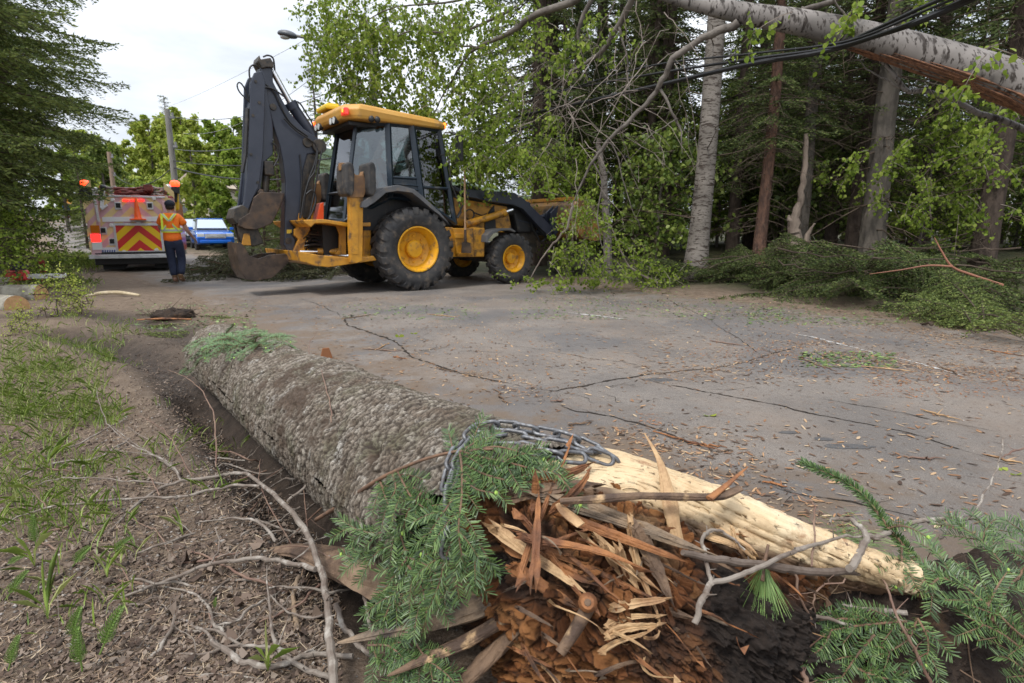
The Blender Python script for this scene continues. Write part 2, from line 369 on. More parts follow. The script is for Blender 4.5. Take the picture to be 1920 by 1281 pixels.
def road_mat():
    m = bpy.data.materials.new('old_asphalt'); m.use_nodes = True; nt = m.node_tree; N = nt.nodes; L = nt.links; b = N['Principled BSDF']
    tc = N.new('ShaderNodeTexCoord'); vec = tc.outputs['Object']
    def noise(sc, det=8, ro=.6, st=None):
        v = vec
        if st: mp = N.new('ShaderNodeMapping'); mp.inputs['Scale'].default_value = st; mp.inputs['Rotation'].default_value = (0, 0, R_(20)); L.new(vec, mp.inputs[0]); v = mp.outputs[0]
        n = N.new('ShaderNodeTexNoise'); n.inputs['Scale'].default_value = sc; n.inputs['Detail'].default_value = det; n.inputs['Roughness'].default_value = ro; L.new(v, n.inputs['Vector']); return n.outputs[0]
    def rng(o, a, b_, c=0., d=1.):
        r = N.new('ShaderNodeMapRange'); r.interpolation_type = 'SMOOTHSTEP'; r.inputs[1].default_value = a; r.inputs[2].default_value = b_; r.inputs[3].default_value = c; r.inputs[4].default_value = d; L.new(o, r.inputs[0]); return r.outputs[0]
    def mix(f, a, c):
        n = N.new('ShaderNodeMix'); n.data_type = 'RGBA'
        if isinstance(f, float): n.inputs[0].default_value = f
        else: L.new(f, n.inputs[0])
        for s_, v in ((6, a), (7, c)):
            if isinstance(v, tuple): n.inputs[s_].default_value = (*v, 1)
            else: L.new(v, n.inputs[s_])
        return n.outputs[2]
    def mul(a, c):
        n = N.new('ShaderNodeMath'); n.operation = 'MULTIPLY'
        for i, v in enumerate((a, c)):
            if isinstance(v, float): n.inputs[i].default_value = v
            else: L.new(v, n.inputs[i])
        return n.outputs[0]
    c = mix(rng(noise(1.3, 6), .35, .65), (.155, .138, .125), (.235, .205, .178))
    c = mix(mul(rng(noise(150, 4, .85), .44, .6), .6), c, (.07, .065, .064))       # aggregate
    c = mix(mul(rng(noise(210, 2, .8), .6, .7), .7), c, (.38, .35, .32))
    c = mix(mul(rng(noise(.9, 9, .62, (1, 1, 1)), .44, .66), .6), c, (.215, .172, .138))    # dried muddy film
    c = mix(mul(rng(noise(2.4, 10, .7), .56, .7), .6), c, (.135, .098, .07))
    c = mix(mul(rng(noise(1.1, 8, .7, (1, .25, 1)), .58, .72), .35), c, (.09, .085, .083))
    c = mix(mul(rng(noise(26, 10, .8), .54, .64), .8), c, (.095, .067, .048))
    c = mix(mul(rng(noise(.55, 5, .5), .5, .56), .5), c, (.10, .10, .105))
    c = mix(mul(rng(noise(70, 6, .85, (1, .35, 1)), .58, .66), .7), c, (.27, .215, .165))
    ed = N.new('ShaderNodeAttribute'); ed.attribute_name = 'edge'
    n_ = N.new('ShaderNodeMath'); n_.operation = 'ADD'; L.new(ed.outputs['Fac'], n_.inputs[0]); L.new(rng(noise(3, 8, .7), .3, .7, -.2, .2), n_.inputs[1])
    c = mix(rng(n_.outputs[0], .34, .02), c, (.15, .112, .082))
    L.new(c, b.inputs['Base Color']); b.inputs['Specular IOR Level'].default_value = .35
    L.new(rng(noise(1.1, 8, .7, (1, .25, 1)), .5, .7, .82, .6), b.inputs['Roughness'])
    bp = N.new('ShaderNodeBump'); bp.inputs['Distance'].default_value = .007; L.new(noise(120, 8, .8), bp.inputs['Height'])
    bp2 = N.new('ShaderNodeBump'); bp2.inputs['Distance'].default_value = .012; bp2.inputs['Strength'].default_value = .6; L.new(noise(14, 6, .6), bp2.inputs['Height']); L.new(bp.outputs[0], bp2.inputs['Normal'])
    L.new(bp2.outputs[0], b.inputs['Normal'])
    return m
tag(link('road', me, road_mat()), kind='structure')

# open cracks and worn paint on the asphalt, thin sheets just above it
def ribbon(pts, wd, jag=.5, step=.02, seed=0, lift=.003, wob=.02):
    P = np.array(pts, float); seg = np.hypot(*np.diff(P, axis=0).T); cu = np.concatenate([[0], np.cumsum(seg)])
    n = max(6, int(cu[-1] / .012)); t = np.linspace(0, cu[-1], n); X = np.interp(t, cu, P[:, 0]); Yy = np.interp(t, cu, P[:, 1])
    T = np.stack([np.gradient(X), np.gradient(Yy)], 1); T /= np.linalg.norm(T, axis=1)[:, None]; Nn = np.stack([-T[:, 1], T[:, 0]], 1)
    wb = wob * fbm(t * 7, seed, 1, 4, .6) + wob * 1.5 * fbm(t * 1.6, seed, 2, 2)
    tp = np.minimum(1, np.minimum(t, cu[-1] - t) / .25)
    w1 = wd * tp * np.clip(.5 + jag * 3.0 * fbm(t * 19, seed + 3, 3, 4, .75) + jag * fbm(t * 2, seed, 9, 2), .12, 2.2)
    w2 = wd * tp * np.clip(.5 + jag * 3.0 * fbm(t * 23, seed + 7, 5, 4, .75) + jag * fbm(t * 2, seed, 19, 2), .12, 2.2)
    C = np.stack([X, Yy], 1) + Nn * wb[:, None]; A = C + Nn * w1[:, None]; B = C - Nn * w2[:, None]
    V = np.empty((2 * n, 3)); V[0::2, :2] = A; V[1::2, :2] = B; V[:, 2] = zroad(V[:, 0], V[:, 1]) + lift
    i = np.arange(n - 1) * 2; return V, np.stack([i, i + 1, i + 3, i + 2], 1)
crackm = mat('crack_fill', (.022, .019, .017), .95, var=(.05, .04, .032), vscale=30, spec=.1)
CR = [([(640, 596), (655, 612), (700, 625), (740, 640), (775, 668), (830, 688), (872, 703), (930, 715), (985, 727)], .017),
      ([(985, 727), (1040, 733), (1100, 722), (1160, 712), (1230, 700), (1330, 690), (1420, 672), (1500, 650)], .012),
      ([(1040, 758), (1080, 772), (1150, 785), (1230, 812), (1290, 835), (1370, 860)], .010),
      ([(1210, 712), (1290, 728), (1400, 750), (1500, 772), (1620, 795), (1700, 812), (1790, 842), (1920, 880)], .010),
      ([(560, 560), (610, 575), (640, 596)], .010), ([(1500, 740), (1640, 765), (1760, 790), (1920, 822)], .006),
      ([(1410, 905), (1500, 930), (1600, 945), (1760, 985)], .006),
      ([(900, 640), (1000, 655), (1110, 672), (1250, 690)], .0045), ([(1250, 560), (1330, 600), (1390, 640), (1430, 668)], .006)]
rk = random.Random(3)
for k in range(34):      # fine map cracking round the junction and along the main cracks
    x0, y0 = rk.choice(((1130, 730), (1080, 745), (1240, 715), (900, 705), (760, 660), (1330, 835), (1560, 930), (1180, 780))); x0 += rk.uniform(-90, 90); y0 += rk.uniform(-16, 16); P_ = [(x0, y0)]
    for q in range(rk.choice((2, 3, 4))): P_.append((P_[-1][0] + rk.uniform(-45, 60), P_[-1][1] + rk.uniform(-9, 12)))
    CR.append((P_, rk.uniform(.002, .0055)))
for k, (p, wd) in enumerate(CR):
    V, f = ribbon(gp(p), wd, seed=k, wob=.022)
    tag(link('road_crack', fast_mesh('road_crack', V, [f]), crackm), kind='structure')
def patchy_paint():
    m = mat('worn_white_paint', (.5, .49, .47), .7, var=(.22, .2, .185), vscale=22); return m
for k, (p, wd) in enumerate([([(1478, 624), (1530, 634), (1600, 652), (1660, 668)], .028), ([(1668, 668), (1730, 684), (1815, 708)], .026), ([(1060, 586), (1120, 592), (1180, 600)], .04)]):
    V, f = ribbon(gp(p), wd, jag=.55, seed=40 + k, lift=.004, wob=.006)
    tag(link('edge_line_marking', fast_mesh('edge_line_marking', V, [f]), patchy_paint()), kind='structure')
# dark tar/damp patches
darkp = mat('tar_patch', (.062, .06, .062), .6, bump=.003, bscale=200, var=(.09, .085, .082), vscale=40)
for k, (cx, cy, a, b_) in enumerate([(1235, 712, .10, .03), (1590, 838, .12, .018), (1545, 824, .05, .015), (1480, 812, .05, .012)]):
    c = G(cx, cy); n = 40; t = np.arange(n) / n * 2 * np.pi; r = 1 + .5 * fbm(np.cos(t) * 1.7 + k * 5, np.sin(t) * 1.7, 1, 4, .65)
    X = c[0] + a * r * np.cos(t); Yy = c[1] + b_ * 1.6 * r * np.sin(t); V = np.stack([X, Yy, zroad(X, Yy) + .002], 1)
    V = np.concatenate([V, [[c[0], c[1], float(zroad(c[0], c[1])) + .002]]])
    tag(link('road_patch', fast_mesh('road_patch', V, [np.stack([np.arange(n), (np.arange(n) + 1) % n, np.full(n, n)], 1)]), darkp), kind='structure')

# distant hill
hx_ = np.linspace(-420, 420, 120); hy_ = np.linspace(0, 160, 30); HX, HY = np.meshgrid(hx_, hy_)
HZ = 62 * np.exp(-((HX + 165) / 150) ** 2) * sstep(0, 90, HY) + 5 * fbm(HX * .03, HY * .03, 2, 4) - 4 + 16 * np.exp(-((HX - 120) / 200) ** 2)
HZ = HZ + 3.0 * fbm(HX * .3, HY * .3, 7, 3)
me = fast_mesh('hill', np.stack([HX.ravel(), HY.ravel() + 330, HZ.ravel()], 1), [grid_faces(120, 30)], smooth=True)
tag(link('hill', me, mat('hill_forest', (.07, .1, .05), .95, var=(.035, .06, .04), vscale=.09, bump=2, bscale=.25)), kind='structure')
# ================================================================ BACKHOE LOADER
TH = R_(37); BO = np.array([-2.21, 10.4, 0.0])
hx3 = np.array([math.cos(TH), math.sin(TH), 0]); hy3 = np.array([-math.sin(TH), math.cos(TH), 0])
def BL(px, py, yl):
    d = ray(px, py); t = (yl - (C0 - BO) @ hy3) / (d @ hy3); p = C0 + d * t
    return (float((p - BO) @ hx3), float(p[2]))
c1 = lambda x, y: (420 + x / 2.669, 80 + y / 2.669)      # two measured crops of the photograph
c2 = lambda x, y: (660 + x / 3.371, 180 + y / 3.371)
def P1(pts, yl): return [BL(*c1(a, b), yl) for a, b in pts]
def P2(pts, yl): return [BL(*c2(a, b), yl) for a, b in pts]
Yel = mat('machine_yellow', (.56, .265, .018), .42, var=(.42, .19, .016), vscale=5, dirt=(.11, .065, .035), dscale=6, damt=.62, coat=.15)
YelRoof = mat('faded_yellow_roof', (.50, .24, .035), .5, var=(.52, .28, .055), vscale=2, dirt=(.3, .19, .09), dscale=3, damt=.35)
YelRim = mat('rim_yellow', (.72, .36, .012), .4, var=(.6, .28, .012), vscale=6, dirt=(.22, .13, .05), dscale=9, damt=.5)
DkNavy = mat('dark_blue_grey_steel', (.022, .028, .045), .36, var=(.034, .040, .058), vscale=3, dirt=(.085, .075, .068), dscale=5, damt=.2, bump=.001, bscale=60)
CabP = mat('cab_frame_paint', (.014, .024, .036), .32, dirt=(.08, .075, .07), dscale=5, damt=.3)
BlkP = mat('black_plastic', (.018, .018, .02), .5, dirt=(.09, .075, .06), dscale=8, damt=.4)
Fend = mat('grey_fender_plastic', (.085, .088, .095), .6, var=(.12, .12, .125), vscale=4, dirt=(.17, .14, .11), dscale=6, damt=.5)
Rub = mat('tyre_rubber', (.024, .024, .026), .78, var=(.045, .042, .04), vscale=7, dirt=(.11, .088, .068), dscale=10, damt=.5, bump=.002, bscale=120)
Steel = mat('worn_brown_steel', (.038, .028, .023), .45, metal=.35, var=(.075, .052, .038), vscale=6, dirt=(.13, .085, .055), dscale=5, damt=.6, bump=.002, bscale=50)
Chrome = mat('chrome_rod', (.75, .76, .78), .14, metal=1)
Grease = mat('greasy_black', (.014, .013, .012), .45, var=(.06, .045, .03), vscale=12)
Hose = mat('hydraulic_hose', (.012, .012, .013), .45)
Red = mat('red_lens', (.6, .02, .015), .2, coat=.6, emit=((1, .05, .02), .25))
Amb = mat('amber_lamp_lit', (.9, .25, .02), .3, emit=((1, .16, .02), 2))
Lens = mat('clear_lens', (.7, .72, .72), .12, coat=1)
Glass = glass_mat('cab_glass', (.62, .72, .72), .25)
WoodH = mat('ash_handle', (.36, .22, .12), .6, var=(.25, .15, .08), vscale=9, stretch=(8, 8, 1))
bh = thing('backhoe_loader', 'yellow backhoe loader with dark folded boom standing across the road', 'backhoe', tuple(BO), TH)

def wheel(name_lbl, c, Rr, W, rim, nl, side, parent, yaw=0):
    """side=-1: outer face towards -y.  wheel > tyre, rim > hub"""
    e = bpy.data.objects.new('wheel', None); COL.objects.link(e); e.parent = parent; e.location = c; e.rotation_euler = (0, 0, yaw)
    h = W / 2; o = side
    t = MB(); rc = Rr * .955
    t.lathe([(rim * .98, -h * .62), (rim * 1.03, -h * .8), (rim * 1.12, -h * .88), (Rr * .74, -h * 1.0), (Rr * .84, -h * .98), (rc * .95, -h * .86), (rc, -h * .62), (rc * 1.012, 0), (rc, h * .62), (rc * .95, h * .86), (Rr * .84, h * .98), (Rr * .74, h), (rim * 1.12, h * .88), (rim * 1.03, h * .8), (rim * .98, h * .62)], 64)
    for k in range(nl):
        for sg in (-1, 1):
            a0 = (k + (.5 if sg > 0 else 0)) / nl * 2 * math.pi; P = []
            # a lug: a slanted bar from the centre to the shoulder, wrapping down the side
            for rad_lo, rad_hi, yy, da in ((Rr * .93, Rr, -.04 * sg * W, 0), (Rr * .93, Rr, .26 * sg * W, .06), (Rr * .9, Rr * .985, .43 * sg * W, .10), (Rr * .82, Rr * .90, .50 * sg * W, .12)):
                for rad in (rad_lo, rad_hi):
                    for dd in (-.5, .5):
                        a = a0 + da * 24 / nl * 1.0 + dd * 2 * math.pi / nl * .52
                        P.append((rad * math.cos(a), yy, rad * math.sin(a)))
            F = []
            for i in range(3):
                b = i * 4; F += [(b, b + 1, b + 5, b + 4), (b + 2, b + 6, b + 7, b + 3), (b, b + 4, b + 6, b + 2), (b + 1, b + 3, b + 7, b + 5)]
            F += [(0, 2, 3, 1), (12, 13, 15, 14)]
            t.add(P, F)
    t.build('tyre', Rub, e, smooth=True)
    r = MB(); q = o * h
    r.lathe([(rim * 1.0, q * .70), (rim * 1.05, q * .84), (rim * 1.05, q * .90), (rim * .99, q * .90), (rim * .95, q * .80), (rim * .90, q * .55), (rim * .86, q * .5), (rim * .80, q * .12), (rim * .74, q * .06), (rim * .42, q * .02), (0.001, q * .02)], 48)
    r.lathe([(rim, -q * .7), (rim * 1.03, -q * .85), (rim * .9, -q * .7), (rim * .85, -q * .1), (rim * .3, -q * .05)], 40)
    rim_o = r.build('rim', YelRim, e, smooth=True)
    b = MB(); b.lathe([(rim * .42, q * .0), (rim * .42, q * .30), (rim * .36, q * .40), (rim * .12, q * .44), (.001, q * .44)], 28)
    for k in range(8):
        a = k / 8 * 2 * math.pi; b.tube([(rim * .60 * math.cos(a), q * .04, rim * .60 * math.sin(a)), (rim * .60 * math.cos(a), q * .14, rim * .60 * math.sin(a))], rim * .045, 6)
    b.build('hub', YelRim, rim_o, smooth=True)
    return e
for y in (-.88, .88): wheel('', (0, y, .69), .69, .48, .36, 21, -1 if y < 0 else 1, bh)
for y in (-.9, .9): wheel('', (2.03, y, .475), .475, .33, .245, 20, -1 if y < 0 else 1, bh)

# chassis, engine side panels, hood
m = MB()
m.box((1.0, 0, .62), (3.6, .62, .3)); m.box((0, 0, .69), (.34, 1.3, .34)); m.box((2.03, 0, .48), (.22, 1.5, .2))
m.box((.1, 0, .95), (1.5, 1.1, .35)); m.box((2.9, 0, .8), (.5, .7, .55))
m.build('chassis', Grease, bh, bevel=.02)
for sy in (-1, 1):
    m = MB(); y = .46 * sy
    poly = P2([(628, 640), (980, 700), (1008, 830), (1000, 862), (900, 862), (640, 815)], -.46)
    poly[0] = (poly[0][0], poly[0][1]); m.xz(poly, y, y * .9); m.build('side_panel', Yel, bh, bevel=.012)
m = MB(); tri = P2([(838, 862), (842, 790), (868, 730), (898, 692), (912, 860)], -.48); m.xz(tri, -.485, -.45); m.build('side_grille', BlkP, bh)
m = MB(); ho = [(.95, 1.30), (.95, 1.80), (1.35, 1.83), (2.2, 1.72), (2.75, 1.60), (2.95, 1.45), (3.0, .95), (2.6, .95), (2.5, 1.3)]
m.xz(ho, -.43, .43); m.build('hood', BlkP, bh, bevel=.04)
# yellow lower tank / tool box with step
m = MB()
A = P2([(640, 836), (768, 836), (772, 1018), (668, 1016)], -.93); m.xz(A, -.93, -.5); m.build('tool_box', Yel, bh, bevel=.012)
m = MB(); A = P2([(770, 830), (842, 836), (838, 1018), (772, 1018)], -.86); m.xz(A, -.86, -.45); m.build('fuel_tank', Yel, bh, bevel=.02)
m = MB(); A = P2([(588, 830), (640, 830), (668, 1018), (630, 1018)], -.86); m.xz(A, -.86, -.5); m.build('step_panel', Yel, bh, bevel=.01)
m = MB(); A = P2([(655, 870), (735, 870), (735, 900), (655, 900)], -.96); m.xz(A, -.965, -.9); m.build('step', Yel, bh, bevel=.006); m = MB(); A = P2([(675, 990), (765, 990), (765, 1003), (675, 1003)], -1.0); m.xz(A, -1.0, -.88)
m.build('step', Yel, bh, bevel=.006)
for sy in (-1, 1):
    # rear mudguard
    y0, y1 = (-1.13, -.62) if sy < 0 else (.62, 1.13)
    out = P2([(60, 704), (66, 672), (130, 628), (205, 580), (290, 562), (395, 590), (455, 640), (520, 700), (560, 740), (620, 812)], -1.13)
    inn = P2([(606, 800), (545, 745), (500, 712), (435, 655), (380, 612), (290, 600), (215, 612), (150, 668), (90, 706)], -1.13)
    m = MB(); m.xz(out + inn, y0, y1); m.build('rear_fender', Fend, bh, bevel=.025, smooth=False)
    out = P2([(842, 925), (846, 880), (880, 850), (940, 836), (1000, 836), (1030, 856)], -1.0); inn = P2([(1020, 862), (990, 850), (935, 852), (885, 872), (860, 905), (852, 922)], -1.0)
    m = MB(); y0, y1 = (-1.04, -.72) if sy < 0 else (.72, 1.04); m.xz(out + inn, y0, y1); m.build('front_fender', Fend, bh, bevel=.01)
m = MB(); m.xz([(-.75, 1.0), (-.75, 1.5), (.5, 1.5), (.75, 1.0)], -.63, .63); m.build('inner_body', BlkP, bh)

# cab: eight-sided frame narrowing upwards, all round glass
zb, zt = 1.18, 2.72
cabb = [(-1.0, -.45), (-.30, -.76), (.30, -.78), (.92, -.74), (.98, .74), (.30, .78), (-.30, .76), (-1.0, .45)]
cabt = [(-.70, -.42), (-.28, -.70), (.14, -.72), (.68, -.68), (.70, .68), (.14, .72), (-.28, .70), (-.70, .42)]
def cabp(i, z):
    f = (z - zb) / (zt - zb); a, b = cabb[i % 8], cabt[i % 8]; return np.array([a[0] + (b[0] - a[0]) * f, a[1] + (b[1] - a[1]) * f, z])
zlow = {0: 1.15, 1: 1.55, 2: 1.5, 3: 1.12, 4: 1.12, 5: 1.5, 6: 1.55, 7: 1.15}
m = MB()
for i in range(8):
    a, b = cabp(i, zlow[i] - .02), cabp(i, zt)
    w_ = {0: .035, 7: .035, 1: .055, 6: .055, 2: .06, 5: .06, 3: .045, 4: .045}[i]
    m.tube([a, b], w_ * 1.1, 4)
for i in range(8):
    j = (i + 1) % 8
    m.tube([cabp(i, zt - .02), cabp(j, zt - .02)], .045, 4); m.tube([cabp(i, zlow[i]), cabp(j, zlow[j])], .045, 4)
for i, j, z in ((2, 3, 1.72), (4, 5, 1.72), (1, 2, 1.86), (5, 6, 1.86), (7, 0, 1.62)): m.tube([cabp(i, z), cabp(j, z)], .028, 4)
m.build('cab_frame', CabP, bh, bevel=.008)
for (i, j, z) in ((1, 2, 1.84), (5, 6, 1.84)):
    m = MB(); V = [cabp(i, zlow[i]), cabp(j, zlow[j]), cabp(j, z), cabp(i, z)]; c = np.array([-.0, 0, 0]); n_ = np.array([0, .04 if V[0][1] < 0 else -.04, 0]); m.prism(V, [v + n_ for v in V])
    for q in range(3):
        f0 = .3 + .2 * q; a = V[0] * (1 - f0) + V[3] * f0; b = V[1] * (1 - f0) + V[2] * f0; m.tube([a * .94 + b * .06 - n_ * .3, a * .06 + b * .94 - n_ * .3], .012, 4)
    m.build('cab_side_vent', CabP, bh, bevel=.004)
for i in range(8):
    j = (i + 1) % 8
    z0a, z0b = zlow[i], zlow[j]
    if (i, j) in ((1, 2), (5, 6)): z0a = z0b = 1.84
    c = np.array([0, 0, 2.0]); ins = lambda p: p + (np.array([0, 0, p[2]]) - p) * .012
    m = MB(); V = [ins(cabp(i, z0a)), ins(cabp(j, z0b)), ins(cabp(j, zt)), ins(cabp(i, zt))]
    n_ = np.cross(V[1] - V[0], V[3] - V[0]); n_ /= np.linalg.norm(n_); m.prism(V, [v - n_ * .006 for v in V]); m.build('window_pane', Glass, bh)
# roof: pressed shell with overhang, raised rear cap
m = MB(); ro_b = [(-1.02, -.60), (-.80, -.80), (.62, -.80), (.80, -.68), (.80, .68), (.62, .80), (-.80, .80), (-1.02, .60)]
def lay(sc, z, dz=0): return [np.array([x * sc, y * sc, z + (.06 if x < -.5 else (-.02 if x > .5 else .02)) * dz]) for x, y in ro_b]
Ls = [lay(.98, 2.70, 0), lay(1.0, 2.73, .5), lay(1.01, 2.79, 1), lay(.97, 2.85, 1), lay(.90, 2.88, 1), lay(.45, 2.90, 1)]
V = np.concatenate(Ls); Fs = []
for k in range(len(Ls) - 1):
    for j in range(8): Fs.append((k * 8 + j, k * 8 + (j + 1) % 8, (k + 1) * 8 + (j + 1) % 8, (k + 1) * 8 + j))
Fs += [tuple(range(7, -1, -1)), tuple(range((len(Ls) - 1) * 8, len(Ls) * 8))]; m.add(V, Fs); m.build('roof', YelRoof, bh, bevel=.02)
m = MB(); m.box((-.45, 0, 2.66), (.9, 1.2, .05)); m.build('roof_lining', BlkP, bh)
m = MB(); m.box((-.86, .3, 3.0), (.3, .5, .07)); m.box((-.86, .3, 3.05), (.2, .36, .05)); m.build('roof_hatch', mat('bright_yellow_hatch', (.75, .5, .02), .45), bh, bevel=.02)
for y in (-.66, .70):
    m = MB(); m.box((-.98, y, 2.80), (.07, .2, .11)); l = m.build('tail_light', Red, bh, bevel=.015)
    m = MB(); m.cyl((-1.022, y - .03, 2.81), (-1.03, y - .03, 2.81), .028, 10); m.build('bulb', Amb, l)
for x, y in ((-.98, -.36), (-.98, -.22), (-.98, .36), (-.98, .5)):
    m = MB(); m.lathe([(.001, .04), (.05, .02), (.06, -.03), (.055, -.05)], 16, 'x', (x - .02, y, 2.715)); l = m.build('work_light', BlkP, bh, smooth=True)
    m = MB(); m.cyl((x - .068, y, 2.715), (x - .074, y, 2.715), .05, 14); m.build('lens', Lens, l)
for x in (-.35, -.25):
    m = MB(); m.ico((x - .25, -.79, 2.72), .05, 2, (1, .8, 1.1)); m.build('work_light', BlkP, bh, smooth=True)
m = MB(); m.box((.80, -.66, 2.78), (.05, .05, .09)); m.build('marker_light', Amb, bh, bevel=.01)
# mirror
m = MB(); m.tube([(.78, -.70, 2.66), (.86, -.9, 2.64), (.88, -.97, 2.55)], .014, 6); m.box((.90, -.98, 2.38), (.05, .17, .42)); m.build('mirror', BlkP, bh, bevel=.02)
# grab rails and steps rail
m = MB(); A = P2([(560, 372), (598, 372), (612, 410), (628, 560), (680, 680), (690, 735), (668, 770)], -.84); m.tube([(x, -.84, z) for x, z in A], .014, 6); m.build('grab_rail', BlkP, bh, smooth=True)
m = MB(); A = P2([(715, 556), (840, 536), (930, 552), (1080, 592)], -.4); m.tube([(x, -.4, z) for x, z in A], .012, 6); m.build('hood_rail', BlkP, bh)
# cab interior
m = MB(); m.box((-.25, 0, 1.55), (.5, .5, .14)); m.box((-.02, 0, 1.9), (.14, .46, .6), roty(.12)); m.build('seat', BlkP, bh, bevel=.04)
m = MB(); m.box((.72, 0, 1.6), (.2, .5, .7)); m.tube([(.62, 0, 1.7), (.42, 0, 1.98)], .03, 8)
a = np.linspace(0, 2 * math.pi, 25); m.tube([(.42 + .08 * math.sin(t), .19 * math.cos(t), 1.98 + .16 * math.sin(t)) for t in a], .014, 6); m.build('steering_console', BlkP, bh, bevel=.01)
for y in (-.2, .2):
    m = MB(); m.tube([(-.72, y, 1.2), (-.74, y, 1.65)], .02, 8); m.ico((-.74, y, 1.68), .035); m.build('control_lever', BlkP, bh)

# loader arms, rams, bucket
for sy in (-1, 1):
    poly = P2([(612, 556), (690, 588), (880, 600), (1030, 612), (1088, 650), (1165, 726), (1245, 806), (1300, 893), (1258, 893), (1195, 840), (1082, 716), (1020, 690), (890, 672), (740, 640), (650, 596)], -.62)
    m = MB(); m.xz(poly, .62 * sy, .5 * sy); m.build('loader_arm', DkNavy, bh, bevel=.012)
    A = P2([(722, 812), (962, 740)], -.66); m = MB(); m.cyl((A[0][0], .64 * sy, A[0][1]), (A[1][0], .64 * sy, A[1][1]), .066, 16); m.cyl((A[1][0] - .05, .64 * sy, A[1][1] - .015), (A[1][0] + .03, .64 * sy, A[1][1] + .01), .078, 16)
    cy_ = m.build('lift_ram', Yel, bh, smooth=True)
    B = P2([(955, 742), (1018, 720)], -.66); m = MB(); m.cyl((B[0][0], .64 * sy, B[0][1]), (B[1][0], .64 * sy, B[1][1]), .03, 12); m.build('rod', Chrome, cy_, smooth=True)
m = MB(); m.cyl((2.72, -.6, 1.5), (2.72, .6, 1.5), .06, 12); m.cyl((3.35, -.6, .95), (3.35, .6, .95), .06, 12)
for y in (-.38, .38): m.tube([(2.75, y, 1.5), (3.1, y, 1.25), (3.45, y, 1.3)], .05, 8); m.tube([(2.6, y, 1.2), (3.4, y, 1.05)], .055, 10); m.box((3.35, y, 1.1), (.28, .07, .4), roty(.5))
m.build('loader_linkage', DkNavy, bh, bevel=.008)
# bucket shell (open profile, curled back), plates and cutting edge
bp = [(3.62, 1.62), (3.50, 1.5), (3.45, 1.25), (3.52, 1.0), (3.70, .84), (4.10, .78), (4.34, .84)]
def offs(P, d):
    P = np.array(P); T = np.gradient(P, axis=0); T /= np.linalg.norm(T, axis=1)[:, None]; return [tuple(q) for q in P + np.stack([-T[:, 1], T[:, 0]], 1) * d]
m = MB(); m.xz(bp + offs(bp, .03)[::-1], -1.12, 1.12); m.build('loader_bucket', mat('scraped_bucket', (.30, .15, .03), .55, var=(.10, .07, .05), vscale=3, dirt=(.06, .045, .035), dscale=4, damt=.6), bh, bevel=.006)
for sy in (-1, 1):
    m = MB(); sp = [(3.62, 1.62), (3.50, 1.5), (3.45, 1.25), (3.52, 1.0), (3.70, .84), (4.10, .78), (4.36, .84), (4.02, 1.5)]; m.xz(sp, 1.12 * sy, 1.15 * sy); m.build('bucket_side_plate', MATS['scraped_bucket'], bh, bevel=.005)
m = MB(); m.box((3.62, 0, 1.63), (.09, 2.3, .07)); m.build('bucket_top_bar', Yel, bh, bevel=.006)
m = MB(); m.box((4.36, 0, .85), (.16, 2.26, .03), roty(-.1)); m.build('cutting_edge', Steel, bh)
for y in (-.6, -.45, .45, .6): m = MB(); m.xz([(3.3, 1.35), (3.5, 1.5), (3.5, .95), (3.3, .85)], y - .02, y + .02); m.build('bucket_bracket', DkNavy, bh)

# rear frame, swing castings, hydraulics
m = MB()
A = P1([(330, 1040), (440, 1060), (610, 1075), (700, 1062), (716, 1085), (610, 1100), (480, 1118), (420, 1112), (345, 1090)], -.55)
m.xz(A, -.95, .95)
A = P1([(380, 888), (480, 884), (620, 905), (716, 900), (716, 920), (600, 922), (500, 905), (440, 905), (420, 925), (390, 905)], -.7); m.xz(A, -.85, .85)
m.build('rear_cross_frame', Yel, bh, bevel=.012)
for sy in (-1, 1):
    m = MB(); A = P1([(560, 905), (612, 905), (612, 1090), (566, 1090), (556, 1060), (578, 1030), (580, 960)], -.55); m.xz(A, .55 * sy, .49 * sy)
    m.xz(P1([(690, 905), (726, 905), (730, 1085), (690, 1085)], -.55), .62 * sy, .5 * sy); m.build('frame_plate', Yel, bh, bevel=.01)
m = MB(); A = P1([(352, 935), (385, 905), (440, 898), (430, 940), (412, 975), (402, 1030), (440, 1075), (360, 1090), (318, 1075), (345, 1050), (372, 985), (352, 965)], -.2)
m.xz(A, -.2, -.13); m.xz(A, .13, .2)
for z in (.62, 1.2): m.cyl((-1.62, 0, z - .08), (-1.62, 0, z + .08), .13, 16)
m.build('swing_casting', Yel, bh, bevel=.012)
m = MB(); rr = random.Random(4)
m.box((-1.2, 0, .86), (.3, .8, .5))
for k in range(16):
    y = -.42 + .84 * rr.random(); z0 = .7 + .35 * rr.random(); x0 = -1.28 - .12 * rr.random()
    m.tube([(x0 + .1, y, z0), (x0 - .15, y * .8, z0 + .08 * rr.random()), (-1.62, y * .5, z0 + .1 * rr.uniform(-1, 1)), (-1.78, y * .35, z0 + .25)], .017, 6)
m.build('hydraulic_hoses', Hose, bh, smooth=True)
for z, y in ((.66, -.3), (.74, .3)):
    m = MB(); m.cyl((-1.1, y * 1.3, z), (-1.42, y, z), .055, 12); c = m.build('swing_ram', Yel, bh, smooth=True)
    m = MB(); m.cyl((-1.4, y, z), (-1.66, y * .6, z), .028, 10); m.build('rod', Chrome, c, smooth=True)
m = MB(); m.cyl((-1.33, -.58, .6), (-1.0, -.58, .59), .024, 10); m.cyl((-1.05, -.58, .59), (-.9, -.58, .6), .04, 10); m.build('stabiliser_rod', Chrome, bh, smooth=True)

